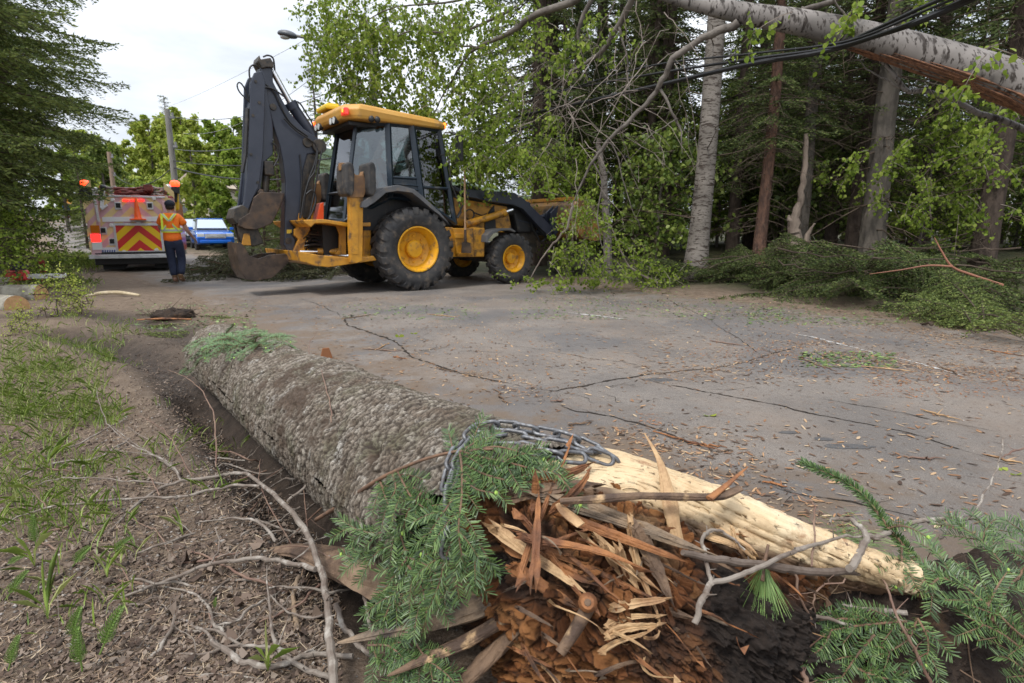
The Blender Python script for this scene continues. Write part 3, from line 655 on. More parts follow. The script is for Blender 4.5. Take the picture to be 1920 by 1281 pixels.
# stabilisers, folded upright
for sy in (-1, 1):
    yy = 1.0 * sy; s_ = bpy.data.objects.new('stabiliser', None); COL.objects.link(s_); s_.parent = bh
    A = P1([(622, 770), (690, 770), (688, 1000), (686, 1090), (660, 1102), (630, 1100), (624, 1000)], -1.0)
    m = MB(); m.xz(A, yy - .05, yy + .05); m.xz(P1([(640, 780), (672, 780), (672, 1060), (640, 1060)], -1.06), yy * 1.055 - .004, yy * 1.055 + .004); m.build('stabiliser_leg', Yel, s_, bevel=.008)
    m = MB(); B = P1([(624, 664), (690, 664), (700, 690), (700, 745), (690, 776), (622, 776), (614, 745), (614, 690)], -1.0); m.xz(B, yy - .07, yy + .07)
    m.xz(P1([(632, 640), (652, 664), (682, 664), (690, 645), (694, 672), (630, 672)], -1.0), yy - .06, yy + .06)
    m.build('foot_bracket', mat('rusty_yellow_steel', (.3, .16, .06), .65, var=(.16, .09, .05), vscale=7), s_, bevel=.006)
    for a0, a1 in ((584, 630), (696, 736)):
        m = MB(); C_ = P1([(a0, 612), (a0 + 20, 600), (a1 - 6, 612), (a1, 640), (a1, 745), (a1 - 14, 775), (a0 + 6, 760), (a0, 730)], -1.0); m.xz(C_, yy - .2, yy + .2); m.build('rubber_pad', Rub, s_, bevel=.03)
    m = MB(); D_ = P1([(578, 602), (624, 602), (624, 640), (578, 640)], -1.0); m.xz(D_, yy - .03, yy + .05); m.build('pad_plate', MATS['rusty_yellow_steel'], s_, bevel=.006)
    m = MB(); m.cyl((-1.0, yy * .94, .8), (-.98, yy * .94, 1.45), .045, 10); m.build('stabiliser_ram', Grease, s_, smooth=True)
# slow vehicle triangle
m = MB(); A = P1([(462, 888), (482, 806), (497, 800), (497, 888)], -.1); m.xz(A, -.12, .1); m.build('orange_triangle', mat('orange_plastic', (.85, .1, .02), .5), bh, bevel=.004)

# boom (two curved plates boxed), dipper, rams, bucket, thumb
boom = P1([(300, 1012), (303, 930), (308, 700), (296, 600), (280, 520), (248, 420), (216, 310), (192, 222), (180, 110), (188, 82), (228, 84), (242, 118), (246, 196), (292, 288), (330, 352), (398, 430), (452, 468), (492, 492), (498, 520), (480, 552), (418, 560), (396, 640), (388, 800), (368, 900), (352, 1046), (320, 1052)], -.12)
m = MB(); m.xz(boom, -.13, .13)
bo = m.build('boom', DkNavy, bh, bevel=.018)
m = MB(); A = P1([(405, 545), (478, 560), (462, 700), (446, 880), (392, 880), (396, 700)], -.2); m.xz(A, -.12, .23); m.build('boom_rear_box', Grease, bh, bevel=.02)
m = MB(); A = P1([(418, 500)], -.14)[0]; m.cyl((A[0], -.165, A[1]), (A[0], .165, A[1]), .075, 18); B = P1([(474, 520)], -.14)[0]; m.cyl((B[0], -.2, B[1]), (B[0], .2, B[1]), .11, 18)
for q in ((190, 226), (322, 992), (246, 322)): A = P1([q], -.14)[0]; m.cyl((A[0], -.152, A[1]), (A[0], .152, A[1]), .05, 14)
m.build('boom_pins', Grease, bo, bevel=.006)
m = MB(); A = P1([(314, 936), (338, 936), (338, 955), (314, 955)], -.13); m.xz(A, -.134, -.13); m.build('warning_decal', mat('decal_yellow', (.7, .5, .05), .5), bo)
A = P1([(330, 300), (447, 472)], 0); m = MB(); m.cyl((A[0][0], 0, A[0][1]), (A[1][0], 0, A[1][1]), .085, 18); m.cyl((A[0][0], 0, A[0][1]), (A[0][0] + .05, 0, A[0][1] - .09), .1, 18); cr_ = m.build('dipper_ram', DkNavy, bh, smooth=True)
B = P1([(226, 112), (332, 303)], 0); m = MB(); m.cyl((B[0][0], 0, B[0][1]), (B[1][0], 0, B[1][1]), .045, 14); m.build('rod', Chrome, cr_, smooth=True)
m = MB(); A = P1([(170, 92), (176, 62), (184, 84), (232, 76), (246, 100), (248, 126), (216, 124), (190, 130)], -.16); m.xz(A, -.17, .17); m.build('dipper_head', Grease, bh, bevel=.01)
dip = P1([(128, 330), (132, 200), (152, 150), (190, 140), (208, 200), (205, 330), (196, 560), (176, 720), (150, 770), (118, 850), (84, 860), (98, 800), (118, 640)], -.22)
m = MB(); m.xz(dip, -.22, -.16); m.xz(dip, .16, .22)
inner = P1([(128, 330), (160, 220), (212, 210), (246, 420), (246, 560), (200, 600), (184, 745), (110, 800), (120, 640)], -.16); m.xz(inner, -.16, .16)
dp = m.build('dipper', DkNavy, bh, bevel=.012)
m = MB()
for q in ((158, 195), (176, 300), (145, 365), (135, 560), (168, 700)): A = P1([q], -.22)[0]; m.cyl((A[0], -.232, A[1]), (A[0], -.21, A[1]), .022, 10)
m.build('bolt', Grease, dp)
m = MB(); A = P1([(128, 330), (118, 560), (102, 650)], -.2); m.tube([(x - .03, -.2, z) for x, z in A], .03, 6); m.build('guide_strip', BlkP, dp)
A = P1([(218, 590), (206, 760)], -.1); m = MB(); m.cyl((A[0][0], -.08, A[0][1]), (A[1][0], -.08, A[1][1]), .055, 14); m.box((A[0][0] - .0, -.08, A[0][1] - .12), (.15, .2, .22)); m.build('bucket_ram', Grease, bh, bevel=.02)
# wrist linkage
m = MB(); A = P1([(38, 880), (52, 830), (90, 812), (120, 832), (118, 880), (92, 905), (60, 908)], -.2); m.xz(A, -.24, .24)
A = P1([(62, 905), (110, 880), (170, 930), (182, 960), (198, 1005), (150, 1020), (92, 1010), (72, 960)], -.12); m.xz(A, -.14, -.08); m.xz(A, .08, .14)
m.build('bucket_linkage', Grease, bh, bevel=.012)
A = P1([(100, 955), (128, 955), (136, 1015), (88, 1015)], -.16)
for y in (-.17, .13): m = MB(); m.xz(A, y, y + .04); m.build('bucket_ear', Yel, bh, bevel=.006)
# thumb (toothed clamp) above the bucket
th_ = P1([(128, 852), (150, 775), (184, 748), (300, 752), (292, 792), (268, 850), (240, 905), (196, 925), (160, 936), (110, 932), (72, 916), (76, 886)], -.27)
m = MB(); m.xz(th_, -.27, -.22); m.xz(th_, .22, .27)
th2 = P1([(300, 752), (292, 792), (268, 850), (240, 905), (196, 925), (204, 905), (232, 885), (252, 840), (274, 790), (276, 766)], -.2); m.xz(th2, -.22, .22)
m.xz(P1([(110, 880), (184, 765), (230, 775), (200, 900), (130, 920)], -.1), -.12, .12)
th_o = m.build('thumb', Steel, bh, bevel=.008)
for k in range(4):
    A = P1([(186 + 32 * k, 742)], -.22)[0]; m = MB(); m.box((A[0], -.2 + .12 * k, A[1] - .01), (.1, .07, .07), roty(.3), (.5, .8)); m.build('tooth', Steel, th_o, bevel=.006)
# digging bucket
bk = P1([(62, 1002), (66, 1070), (82, 1140), (110, 1186), (160, 1192), (240, 1178), (296, 1128), (338, 1078)], -.3)
bi = P1([(318, 1070), (280, 1108), (230, 1150), (160, 1166), (118, 1160), (96, 1120), (84, 1060), (84, 1010)], -.3)
m = MB(); m.xz(bk + bi, -.3, .3)
sp = P1([(62, 1002), (66, 1070), (82, 1140), (110, 1186), (160, 1192), (240, 1178), (296, 1128), (338, 1078), (306, 1056), (228, 1062), (170, 1082), (128, 1068), (100, 1020), (84, 1000)], -.32)
m.xz(sp, -.33, -.3); m.xz(sp, .3, .33)
bko = m.build('digging_bucket', Steel, bh, bevel=.006)
for k in range(5):
    A = P1([(336, 1076)], -.3)[0]; m = MB(); m.box((A[0] + .04, -.26 + .13 * k, A[1] + .01), (.16, .06, .05), roty(-.5), (1, 1)); m.build('tooth', Steel, bko, bevel=.006)
# hoses on boom and dipper
def hose(ptsc, yl, r=.013):
    A = P1(ptsc, yl); P = cr_interp([(a, b) for a, b in A], np.linspace(0, len(A) - 1, 7 * len(A))); m = MB(); m.tube([(x, yl, z) for x, z in P], r, 6); m.build('boom_hose', Hose, bh, smooth=True)
hose([(178, 130), (150, 112), (128, 130), (130, 180), (150, 205)], -.12); hose([(130, 300), (80, 250), (66, 215), (78, 200), (100, 225), (125, 290)], -.2, .011)
hose([(196, 72), (220, 64), (246, 80), (254, 140)], -.1); hose([(150, 210), (200, 205), (250, 250), (275, 300), (300, 350), (340, 410), (420, 470)], -.15)
hose([(134, 180), (130, 240), (128, 290), (160, 280), (190, 230), (240, 230), (300, 270)], -.17); hose([(365, 295), (385, 310), (415, 360), (440, 400), (455, 460)], -.08)
hose([(240, 500), (268, 530), (272, 575), (250, 620)], -.2); hose([(300, 380), (360, 440), (420, 480), (462, 520), (455, 600), (420, 700), (395, 860)], -.2)
hose([(470, 540), (455, 640), (425, 690), (400, 780), (384, 880)], -.24); hose([(490, 540), (470, 640), (450, 760), (430, 870), (440, 900)], -.24); hose([(410, 760), (440, 740), (460, 780), (440, 850), (410, 900)], -.24, .016)
hose([(380, 560), (388, 700), (378, 880)], -.15, .01)
def hose2(ptsc, yl, r=.014):
    A = P2(ptsc, yl); P = cr_interp([(a, b) for a, b in A], np.linspace(0, len(A) - 1, 7 * len(A))); m = MB(); m.tube([(x, yl, z) for x, z in P], r, 6); m.build('loader_hose', Hose, bh, smooth=True)
hose2([(720, 730), (740, 718), (765, 730), (770, 760), (745, 785), (725, 770)], -.6); hose2([(765, 735), (820, 755), (850, 745)], -.6); hose2([(660, 770), (700, 690), (690, 640)], -.62); hose2([(1060, 700), (1120, 740), (1140, 830), (1180, 900)], -.5, .018); hose2([(1160, 870), (1190, 920), (1225, 900)], -.5, .018)
# shovel held upright in the clips of the tool box
sh = thing('shovel', 'long wooden handled spade standing upright against the side of the backhoe', 'shovel')
A = [BL(*c2(x, y), -1.03) for x, y in ((712, 465), (716, 890), (718, 925))]
wpt = lambda x, yl, z: tuple(BO + hx3 * x + hy3 * yl + np.array([0, 0, z]))
m = MB(); m.cyl(wpt(A[0][0], -1.03, A[0][1]), wpt(A[1][0], -1.03, A[1][1]), .019, 10); m.build('handle', WoodH, sh, smooth=True)
m = MB(); m.cyl(wpt(A[1][0], -1.03, A[1][1] + .12), wpt(A[2][0], -1.03, A[2][1]), .024, 10)
bl = [BL(*c2(x, y), -1.03) for x, y in ((694, 926), (716, 918), (746, 930), (750, 994), (690, 992))]
m.prism([wpt(x, -1.045, z) for x, z in bl], [wpt(x, -1.03, z) for x, z in bl]); m.build('blade', Steel, sh)
# yellow helmet hanging in the cab
hh = wpt(-.52, .12, 2.33); m = MB(); m.ico((0, 0, 0), .13, 3, (1.15, .95, .8)); m.lathe([(.12, -.03), (.17, -.045), (.17, -.055), (.1, -.05)], 24, 'z', (0, 0, 0))
o = m.build('hard_hat', mat('hat_yellow', (.8, .55, .02), .35, coat=.3), None, smooth=True, loc=hh); tag(o, 'yellow hard hat hanging inside the rear of the backhoe cab', 'hard hat')
# ================================================================ FIRE TRUCK, CARS, TRAILER, POLES, WIRES
def local_frame(o, rz):
    ex = np.array([math.cos(rz), math.sin(rz), 0]); ey = np.array([-math.sin(rz), math.cos(rz), 0])
    def fn(px, py, yl=0.0):
        d = ray(px, py); t = (yl - (C0 - o) @ ey) / (d @ ey); p = C0 + d * t
        return (float((p - o) @ ex), float(p[2] - o[2]))
    return fn, ex, ey
c3 = lambda x, y: (90 + x / 4.926, 300 + y / 4.926)
TO = G(250, 509, -.1); TR = R_(28); TLf, tex, tey = local_frame(TO, TR)
T3 = lambda pts, yl=0: [TLf(*c3(a, b), yl) for a, b in pts]
tr = thing('fire_truck', 'pink and gold chevroned rear of a fire truck with beacons and hoses on top', 'fire truck', tuple(TO), TR)
Pink = mat('faded_pink_retroreflective', (.62, .36, .40), .45, var=(.68, .44, .46), vscale=4)
Gold = mat('dull_gold_retroreflective', (.74, .55, .24), .45, var=(.80, .62, .32), vscale=4)
ChY = mat('chevron_yellow', (.86, .55, .01), .4); ChR = mat('chevron_red', (.62, .03, .025), .4)
Alu = mat('brushed_aluminium', (.72, .73, .75), .35, metal=.35, var=(.55, .55, .57), vscale=6)
AluW = mat('silver_band', (.82, .83, .86), .4, metal=.2)
Dk = mat('truck_black', (.015, .015, .016), .5)
WhiteP = mat('white_lamp', (.75, .75, .75), .3, coat=.5)
def tface(m, pts, y0, y1, yl=0):
    m.xz(T3(pts, yl), y0, y1); return m
# body boxes
(xl, z0), (xr, _) = T3([(405, 895), (1225, 880)])
m = MB(); m.box(((xl + xr) / 2, 3.2, 1.22), (xr - xl, 6.35, 1.62)); bodyo = m.build('body', mat('truck_body_red', (.45, .06, .05), .35, coat=.4), tr, bevel=.03)
W2 = (xr - xl) / 2; XC = (xl + xr) / 2
zt_ = T3([(600, 340)])[0][1]; zb_ = T3([(600, 880)])[0][1]
# diagonal stripe skin on the rear face: left column and main panel, each stripe its own coloured slat of a 3 mm sheet
def clip_poly(poly, a, b, c):    # keep a*x+b*z>=c
    out = []
    for i in range(len(poly)):
        p, q = poly[i], poly[(i + 1) % len(poly)]; fp = a * p[0] + b * p[1] - c; fq = a * q[0] + b * q[1] - c
        if fp >= 0: out.append(p)
        if (fp >= 0) != (fq >= 0): t = fp / (fp - fq); out.append((p[0] + (q[0] - p[0]) * t, p[1] + (q[1] - p[1]) * t))
    return out
def chevron(rect, cx, off, wd, cols, y0, name, parent, slope=1.0):
    x0, x1, za, zb2 = rect; ms = [MB(), MB()]
    for sgn in (-1, 1):
        half = [(min(x0, cx), za), (cx, za), (cx, zb2), (min(x0, cx), zb2)] if sgn < 0 else [(cx, za), (max(x1, cx), za), (max(x1, cx), zb2), (cx, zb2)]
        for k in range(-12, 14):
            # stripes of z + slope*|x-cx| between k*wd and (k+1)*wd
            a = slope * sgn; p = clip_poly(half, a, 1, off + k * wd + (a * cx)); 
            if len(p) < 3: continue
            p = clip_poly(p, -a, -1, -(off + (k + 1) * wd + a * cx))
            if len(p) < 3: continue
            ar = abs(sum(p[i][0] * p[(i + 1) % len(p)][1] - p[(i + 1) % len(p)][0] * p[i][1] for i in range(len(p))))
            if ar < 1e-5: continue
            ms[k % 2].xz(p, y0 - .003, y0)
    for q, c in zip(ms, cols):
        if q.n: q.build(name, c, parent)
zt2 = T3([(560, 340)])[0][1]
chevron((xl, xr, zb_ + .03, zt2), XC, zt2 - .05, .19, (Gold, Pink), -.002, 'rear_chevron_stripe', tr, 1.0)
# central roller door with bright chevrons
DR = T3([(622, 605), (1018, 600), (1045, 838), (655, 842)]); dx0, dx1 = DR[0][0] - .0, DR[1][0] + .03; dz0, dz1 = DR[3][1], DR[0][1]
m = MB()
for (a, b, c, d) in ((dx0 - .05, dx1 + .05, dz1, dz1 + .06), (dx0 - .05, dx1 + .05, dz0 - .07, dz0), (dx0 - .05, dx0, dz0, dz1), (dx1, dx1 + .05, dz0, dz1)): m.box(((a + b) / 2, -.02, (c + d) / 2), (b - a, .04, d - c))
m.build('door_frame', Alu, tr)
chevron((dx0, dx1, dz0, dz1), (dx0 + dx1) / 2, dz1 - .27 - 2 * .27 * 1.0 + .27 * .0, .215, (ChY, ChR), -.012, 'roller_door', tr, .95)
# silver shelf band, bumper step, top rails
m = MB(); p = T3([(500, 528), (1110, 522), (1110, 565), (505, 572)]); m.xz(p, -.03, -.004); m.build('silver_band', AluW, tr)
m = MB(); zs = T3([(835, 885)])[0][1]; m.box((XC, -.16, zs), (xr - xl + .02, .42, .1)); m.build('rear_step', Alu, tr, bevel=.01)
m = MB(); m.box((XC, -.01, zt2 + .02), (xr - xl - .3, .05, .05)); m.build('top_rail', Alu, tr, bevel=.01)
# left stepped column in front
pc = T3([(338, 370), (455, 366), (478, 575), (496, 880), (410, 890)], -.12)
for sx in (1, -1): m = MB(); m.xz([((x if sx > 0 else 2 * XC - x), z) for x, z in pc], -.10, -.006); m.build('corner_column', Pink, tr, bevel=.01)
m = MB()
for k in range(5):
    z = zb_ + .15 + .34 * k
    x0c = xl - .03; 
    for sx in (1, -1):
        q = [(x0c + .02, z), (x0c + .24, z + .24), (x0c + .24, z + .42), (x0c + .02, z + .18)]
        m.xz([((x if sx > 0 else 2 * XC - x), zz) for x, zz in q], -.104, -.10)
m.build('column_stripe', Gold, tr)
m = MB(); a, b = T3([(415, 280), (470, 570)], -.13); m.tube([(a[0], -.13, a[1]), (b[0], -.13, b[1])], .03, 8); m.build('grab_pole', Alu, tr, smooth=True)
# lamps
def lamp(cx, cy, w_, h, name, mt, yl=-.1, d=.03):
    x, z = T3([(cx, cy)], yl)[0]; m = MB(); m.box((x, yl - d / 2, z), (w_, d, h)); return m.build(name, mt, tr, bevel=.008)
LitR = mat('lit_red_lamp', (.9, .03, .02), .3, emit=((1, .015, .012), 2)); LitO = mat('lit_orange_beacon', (.95, .15, .03), .3, emit=((1, .03, .008), 3)); AmbD = mat('amber_lens', (.55, .16, .01), .2, coat=.6)
for sx in (0, 1):
    def X(cx): return cx if not sx else 1680 - cx
    if sx: break
    lamp(436, 640, .2, .2, 'indicator_lamp', AmbD, -.11); lamp(444, 722, .2, .18, 'brake_lamp', LitR, -.11); lamp(456, 795, .22, .2, 'reverse_lamp', WhiteP, -.11); lamp(450, 903, .1, .04, 'side_marker', LitR, -.2)
for cx, cy in ((650, 425), (942, 425), (512, 655), (594, 755)):
    x, z = T3([(cx, cy)])[0]; m = MB(); m.box((x, -.02, z), (.16, .04, .2)); o = m.build('grab_plate', Alu, tr, bevel=.012); m = MB(); m.box((x, -.045, z + .01), (.10, .012, .12)); m.build('recess', Dk, o)
for cx, cy in ((597, 370), (978, 358), (586, 603), (704, 850), (1003, 832), (835, 575)):
    x, z = T3([(cx, cy)])[0]; m = MB(); m.lathe([(.001, -.05), (.04, -.045), (.055, -.02), (.055, 0)], 14, 'y', (x, 0, z)); m.build('round_lamp', WhiteP, tr, smooth=True)
for cx in (718, 788, 860): lamp(cx, 375, .13, .045, 'marker_lamp', LitR, -.004)
for cx in (340, 1170):
    x, z = T3([(cx, 216)], .1)[0]; m = MB(); m.lathe([(.001, .08), (.07, .07), (.11, .03), (.12, -.04), (.09, -.08)], 20, 'z', (x, .1, z)); m.build('beacon', LitO, tr, smooth=True)
    m = MB(); m.box((x, .1, z - .18), (.2, .24, .18)); m.tube([(x, .1, z - .24), (x * .96 + XC * .04, .1, zt2 - .1)], .05, 8); m.build('beacon_bracket', BlkP, tr, bevel=.01)
for cx, cy in ((432, 280), (1110, 252)):
    x, z = T3([(cx, cy)], 0)[0]; m = MB(); m.ico((x, 0, z), .085, 2, (1, .8, 1)); m.build('flood_lamp', WhiteP, tr, smooth=True)
x, z = T3([(362, 320)], 0)[0]; m = MB(); m.cyl((x, -.12, z), (x, .5, z), .17, 18); m.build('intake_pipe', Dk, tr, smooth=True)
# plate
lamp(562, 842, .4, .2, 'number_plate', mat('plate_white', (.7, .72, .76), .4), -.004, .012)
m = MB(); x, z = T3([(562, 842)])[0]
rr = random.Random(3)
for k in range(6): m.box((x - .13 + .052 * k, -.0175, z - .01), (.03, .002, .08), roty(.15))
m.build('plate_digits', mat('plate_blue', (.04, .08, .3), .5), tr)
# ladder / white strapped tool at left top, hose bed
m = MB(); p = T3([(488, 275), (530, 270), (512, 440), (478, 442)], -.06); m.xz(p, -.08, -.03); m.build('strap_tool', AluW, tr, bevel=.01)
m = MB(); a, b = T3([(505, 255), (486, 330)], -.08); m.tube([(a[0], -.08, a[1]), (b[0], -.08, b[1])], .045, 8); m.ico((a[0], -.08, a[1]), .08); m.build('tool_grip', Dk, tr, smooth=True)
m = MB(); p = T3([(485, 440), (545, 405), (555, 425), (500, 465)], -.06); m.xz(p, -.1, -.02); m.build('tool_head', AluW, tr, bevel=.01)
Can = mat('canvas_grey', (.34, .32, .28), .9, var=(.24, .22, .19), vscale=14, bump=.01, bscale=20); HoseR = mat('dark_red_hose', (.26, .07, .055), .7, var=(.16, .04, .035), vscale=16)
def rows(name, x0c, x1c, zc0, zc1, mt, n, r, seed):
    a, b = T3([(x0c, zc1), (x1c, zc0)], .2); rnd = random.Random(seed)
    for k in range(n):
        z = a[1] + (b[1] - a[1]) * (k + .5) / n; m = MB(); y = .1 + .25 * rnd.random()
        pts = [(a[0] + (b[0] - a[0]) * t, y + .05 * math.sin(7 * t + k), z + .02 * math.sin(5 * t + 2 * k) + .02 * rnd.uniform(-1, 1)) for t in np.linspace(0, 1, 9)]
        m.tube(pts, r, 8, flat=.6); m.build(name, mt, tr, smooth=True)
rows('hose_layer', 625, 900, 262, 332, HoseR, 6, .055, 1); rows('hose_layer', 905, 960, 250, 330, HoseR, 4, .055, 2); rows('hose_layer', 965, 1085, 250, 330, Can, 5, .05, 3); rows('hose_layer', 520, 620, 240, 332, Can, 5, .06, 5)
m = MB(); a = T3([(925, 258)], .1)[0]; m.box((a[0], .1, a[1]), (.2, .2, .16)); m.build('hose_box', HoseR, tr, bevel=.01)
m = MB(); a, b = T3([(700, 262), (1000, 258)], .5); m.tube([(a[0], .5, a[1]), (b[0], .5, b[1])], .025, 6); m.build('hose_rail', Alu, tr)
m = MB(); p = T3([(1128, 285), (1200, 285), (1208, 300), (1212, 470), (1135, 470)], .3); m.xz(p, .2, .5); m.build('yellow_cylinder_cover', mat('tank_yellow', (.75, .48, .02), .4), tr, bevel=.06)
# underside, wheels
m = MB(); m.box((XC, 1.2, .36), (1.9, 2.6, .34)); m.build('undercarriage', Dk, tr, bevel=.02)
for sx in (-1, 1):
    m = MB(); m.box((XC + sx * (W2 - .42), .35, .28), (.5, .03, .46)); m.build('mud_flap', Dk, tr)
    e = bpy.data.objects.new('wheel', None); COL.objects.link(e); e.parent = tr
    m = MB(); m.lathe([(.2, -.24), (.42, -.27), (.5, -.2), (.52, 0), (.5, .2), (.42, .27), (.2, .24), (.19, .0)], 32, 'x', (XC + sx * (W2 - .35), 1.6, .52)); m.build('tyre', Rub, e, smooth=True)
m = MB()
for p in (((-.35, .33), (-.1, .26), (.1, .3)), ((.1, .3), (.35, .24), (.75, .3))): m.tube([(XC + a, .12, b) for a, b in p], .025, 6)
m.tube([(XC - .35, .12, .42), (XC - .35, .12, .24), (XC + .85, .12, .28), (XC + .85, .12, .44)], .02, 6)
m.build('tow_bar', Alu, tr, smooth=True)
# traffic cone on the rear step shelf
x, z = T3([(835, 556)], -.12)[0]; cp = TO + tex * x + tey * -.16 + np.array([0, 0, z])
m = MB(); m.lathe([(.001, .0), (.15, .0), (.145, .03), (.10, .04), (.085, .06), (.05, .36), (.028, .56), (.022, .575), (.001, .58)], 24, 'z'); m.box((0, 0, .015), (.36, .30, .03))
cone = m.build('traffic_cone', mat('cone_orange', (.95, .13, .02), .45), None, smooth=True, loc=cp, rz=TR); tag(cone, 'small orange traffic cone standing on the rear shelf of the fire truck', 'traffic cone')

# ---- cars
def car(loc, rz, colr, name, label, truck=False):
    c = thing(name, label, 'car' if not truck else 'pickup truck', tuple(loc), rz)
    # local: front faces -y ; width along x
    prof = [(-2.35, .45), (-2.38, .75), (-2.3, 1.0), (-1.2, 1.12), (-1.0, 1.13), (-.35, 1.68), (.1, 1.78), (1.4, 1.78), (2.2, 1.2), (2.35, 1.15), (2.38, .5), (2.2, .35), (-2.2, .35)]
    m = MB(); W = .92
    low = [(-2.35, .42), (-2.40, .72), (-2.3, .98), (-1.15, 1.10), (2.3, 1.14), (2.4, .5), (2.2, .36), (-2.2, .36)]
    m.prism([(-W, y, z) for y, z in low], [(W, y, z) for y, z in low]); body = m.build('body', colr, c, bevel=.07)
    m = MB(); up = [(-1.15, 1.08), (-.35, 1.70), (1.5, 1.72), (2.0, 1.1)]
    A = [(-W * .92, y, z) if z < 1.2 else (-W * .76, y, z) for y, z in up]; B = [(-x, y, z) for x, y, z in A]; m.prism(A, B); m.build('cabin', mat('dark_car_glass', (.02, .025, .03), .08, coat=1), c, bevel=.03)
    m = MB(); ins = [(-.98, 1.15), (-.36, 1.66)]; V = [(-.74, -1.04, 1.19), (.74, -1.04, 1.19), (.62, -.42, 1.67), (-.62, -.42, 1.67)]; m.prism([(x, y - .03, z + .03) for x, y, z in V], V); m.build('windscreen', mat('windscreen_pale', (.42, .5, .56), .06, coat=1), c)
    m = MB(); m.box((0, .55, 1.735), (1.34, 1.9, .05)); m.build('roof', colr, c, bevel=.02)
    m = MB(); m.box((0, -2.36, .80), (1.0, .1, .24)); m.box((0, -2.42, .82), (.9, .02, .03)); m.box((0, -2.42, .75), (.9, .02, .03)); m.build('grille', Alu, c, bevel=.01)
    for sx in (-1, 1):
        m = MB(); m.box((sx * .70, -2.33, .84), (.36, .12, .18)); m.build('headlight', Lens, c, bevel=.02)
        m = MB(); m.box((sx * 1.02, -.85, 1.2), (.2, .1, .15)); m.build('mirror', colr, c, bevel=.02)
        for y in (-1.5, 1.5):
            m = MB(); m.lathe([(.18, -.11), (.3, -.12), (.37, -.08), (.37, .08), (.3, .12), (.18, .11), (.17, 0)], 24, 'x', (sx * .84, y, .37)); m.build('wheel', Rub, c, smooth=True)
    m = MB(); m.box((0, -2.38, .5), (1.5, .1, .16)); m.build('bumper', colr, c, bevel=.03)
    return c
Blue = mat('bright_blue_paint', (.008, .13, .62), .3, coat=1, var=(.01, .16, .7), vscale=2); Char = mat('dark_green_grey_paint', (.02, .028, .03), .3, coat=1)
p = AY(395, 440, 33.0); car((p[0], p[1], float(zbase(p[0], p[1]))), R_(33), Blue, 'parked_car', 'bright blue car facing the camera, parked behind the spruce brush pile')
p = AY(366, 438, 37); car((p[0], p[1] , float(zbase(p[0], p[1]))), R_(30), Char, 'parked_car', 'dark car half hidden behind the bright blue car and the worker')

# ---- far trailer with blue box
D = 52.0; tp = AY(146, 421, D); tl_ = thing('utility_trailer', 'distant flatbed truck with a bright blue box body on the road behind the fire truck', 'truck', tuple(tp), R_(38))
s_ = D / 1060.0
m = MB(); m.box((.1, 1, 1.22), (2.0, 3.6, .82)); m.build('blue_box', mat('sky_blue_paint', (.0, .14, .36), .5), tl_, bevel=.03)
m = MB(); m.box((.1, 1, .66), (2.3, 4.2, .2)); m.box((.1, 1, 1.7), (2.1, 3.7, .12)); m.build('bed', mat('dusty_white', (.5, .5, .5), .6), tl_, bevel=.02)
for sx in (-1, 1):
    m = MB(); m.lathe([(.1, -.12), (.4, -.12), (.42, 0), (.4, .12), (.1, .12)], 20, 'x', (.1 + sx * .8, -.2, .42)); m.build('wheel', Rub, tl_, smooth=True)
    m = MB(); m.box((.1 + sx * .8, -1.12, .62), (.24, .05, .12)); m.build('tail_light', Red, tl_)
m = MB(); m.box((.1, -1.12, .5), (1.0, .04, .12)); m.build('bumper', WhiteP, tl_)
ex = thing('excavator', 'tiny yellow excavator cab showing above the distant blue box', 'excavator', tuple(AY(146, 408, D + 5)), R_(30))
m = MB(); m.box((0, 0, .9), (1.6, 2.2, 1.1)); m.build('body', Yel, ex, bevel=.15)
m = MB(); m.box((-.3, -.2, 1.7), (.9, 1.0, 1.0)); m.build('cab', Yel, ex, bevel=.1)
m = MB(); m.tube([(.3, -.6, 1.3), (.9, -1.2, 2.3), (1.3, -2, 1.0)], .14, 6); m.build('arm', Yel, ex)
m = MB(); m.box((0, 0, .2), (2.2, 2.8, .5)); m.build('tracks', Dk, ex, bevel=.1)

# ---- utility poles
PoleG = mat('weathered_pole', (.17, .165, .15), .85, var=(.24, .23, .21), vscale=3, stretch=(6, 6, .6), bump=.01, bscale=30); PoleB = mat('brown_pole', (.2, .14, .10), .85, var=(.28, .2, .15), vscale=3, stretch=(6, 6, .6))
Ins = mat('grey_fitting', (.2, .2, .21), .5)
def pole(px, pyt, pyb, dist, mt, label, r=.13, lean=0):
    b = AY(px, pyb, dist); t = AY(px, pyt, dist); t = np.array([b[0] + lean, b[1], t[2]]); zb3 = float(zbase(b[0], b[1])) - .3
    e = thing('utility_pole', label, 'utility pole', (b[0], b[1], zb3)); h = t[2] - zb3
    m = MB(); m.cyl((0, 0, 0), (lean, 0, h), r * 1.15, 12, r * .8); m.build('pole', mt, e, smooth=True)
    for dz in (.35, 1.6):
        m = MB(); m.box((lean * .95 + .1, 0, h - dz), (.35, .1, .1)); m.cyl((lean * .95 + .22, 0, h - dz), (lean * .95 + .22, 0, h - dz + .2), .05, 8); m.build('insulator_bracket', Ins, e)
    return np.array([b[0] + lean, b[1], zb3 + h]), e
pA, eA = pole(338, 205, 430, 27.0, PoleG, 'tall grey utility pole rising behind the fire truck and the worker', .14, 0)
pB, eB = pole(221, 285, 415, 42.0, PoleB, 'shorter brown utility pole left of the grey pole, above the fire truck', .16, 0)
m = MB(); q = AY(343, 397, 27.0) - np.array(eA.location); m.box((q[0], -.22, q[2]), (.22, .12, .42)); m.build('meter_box', Alu, eA, bevel=.02)
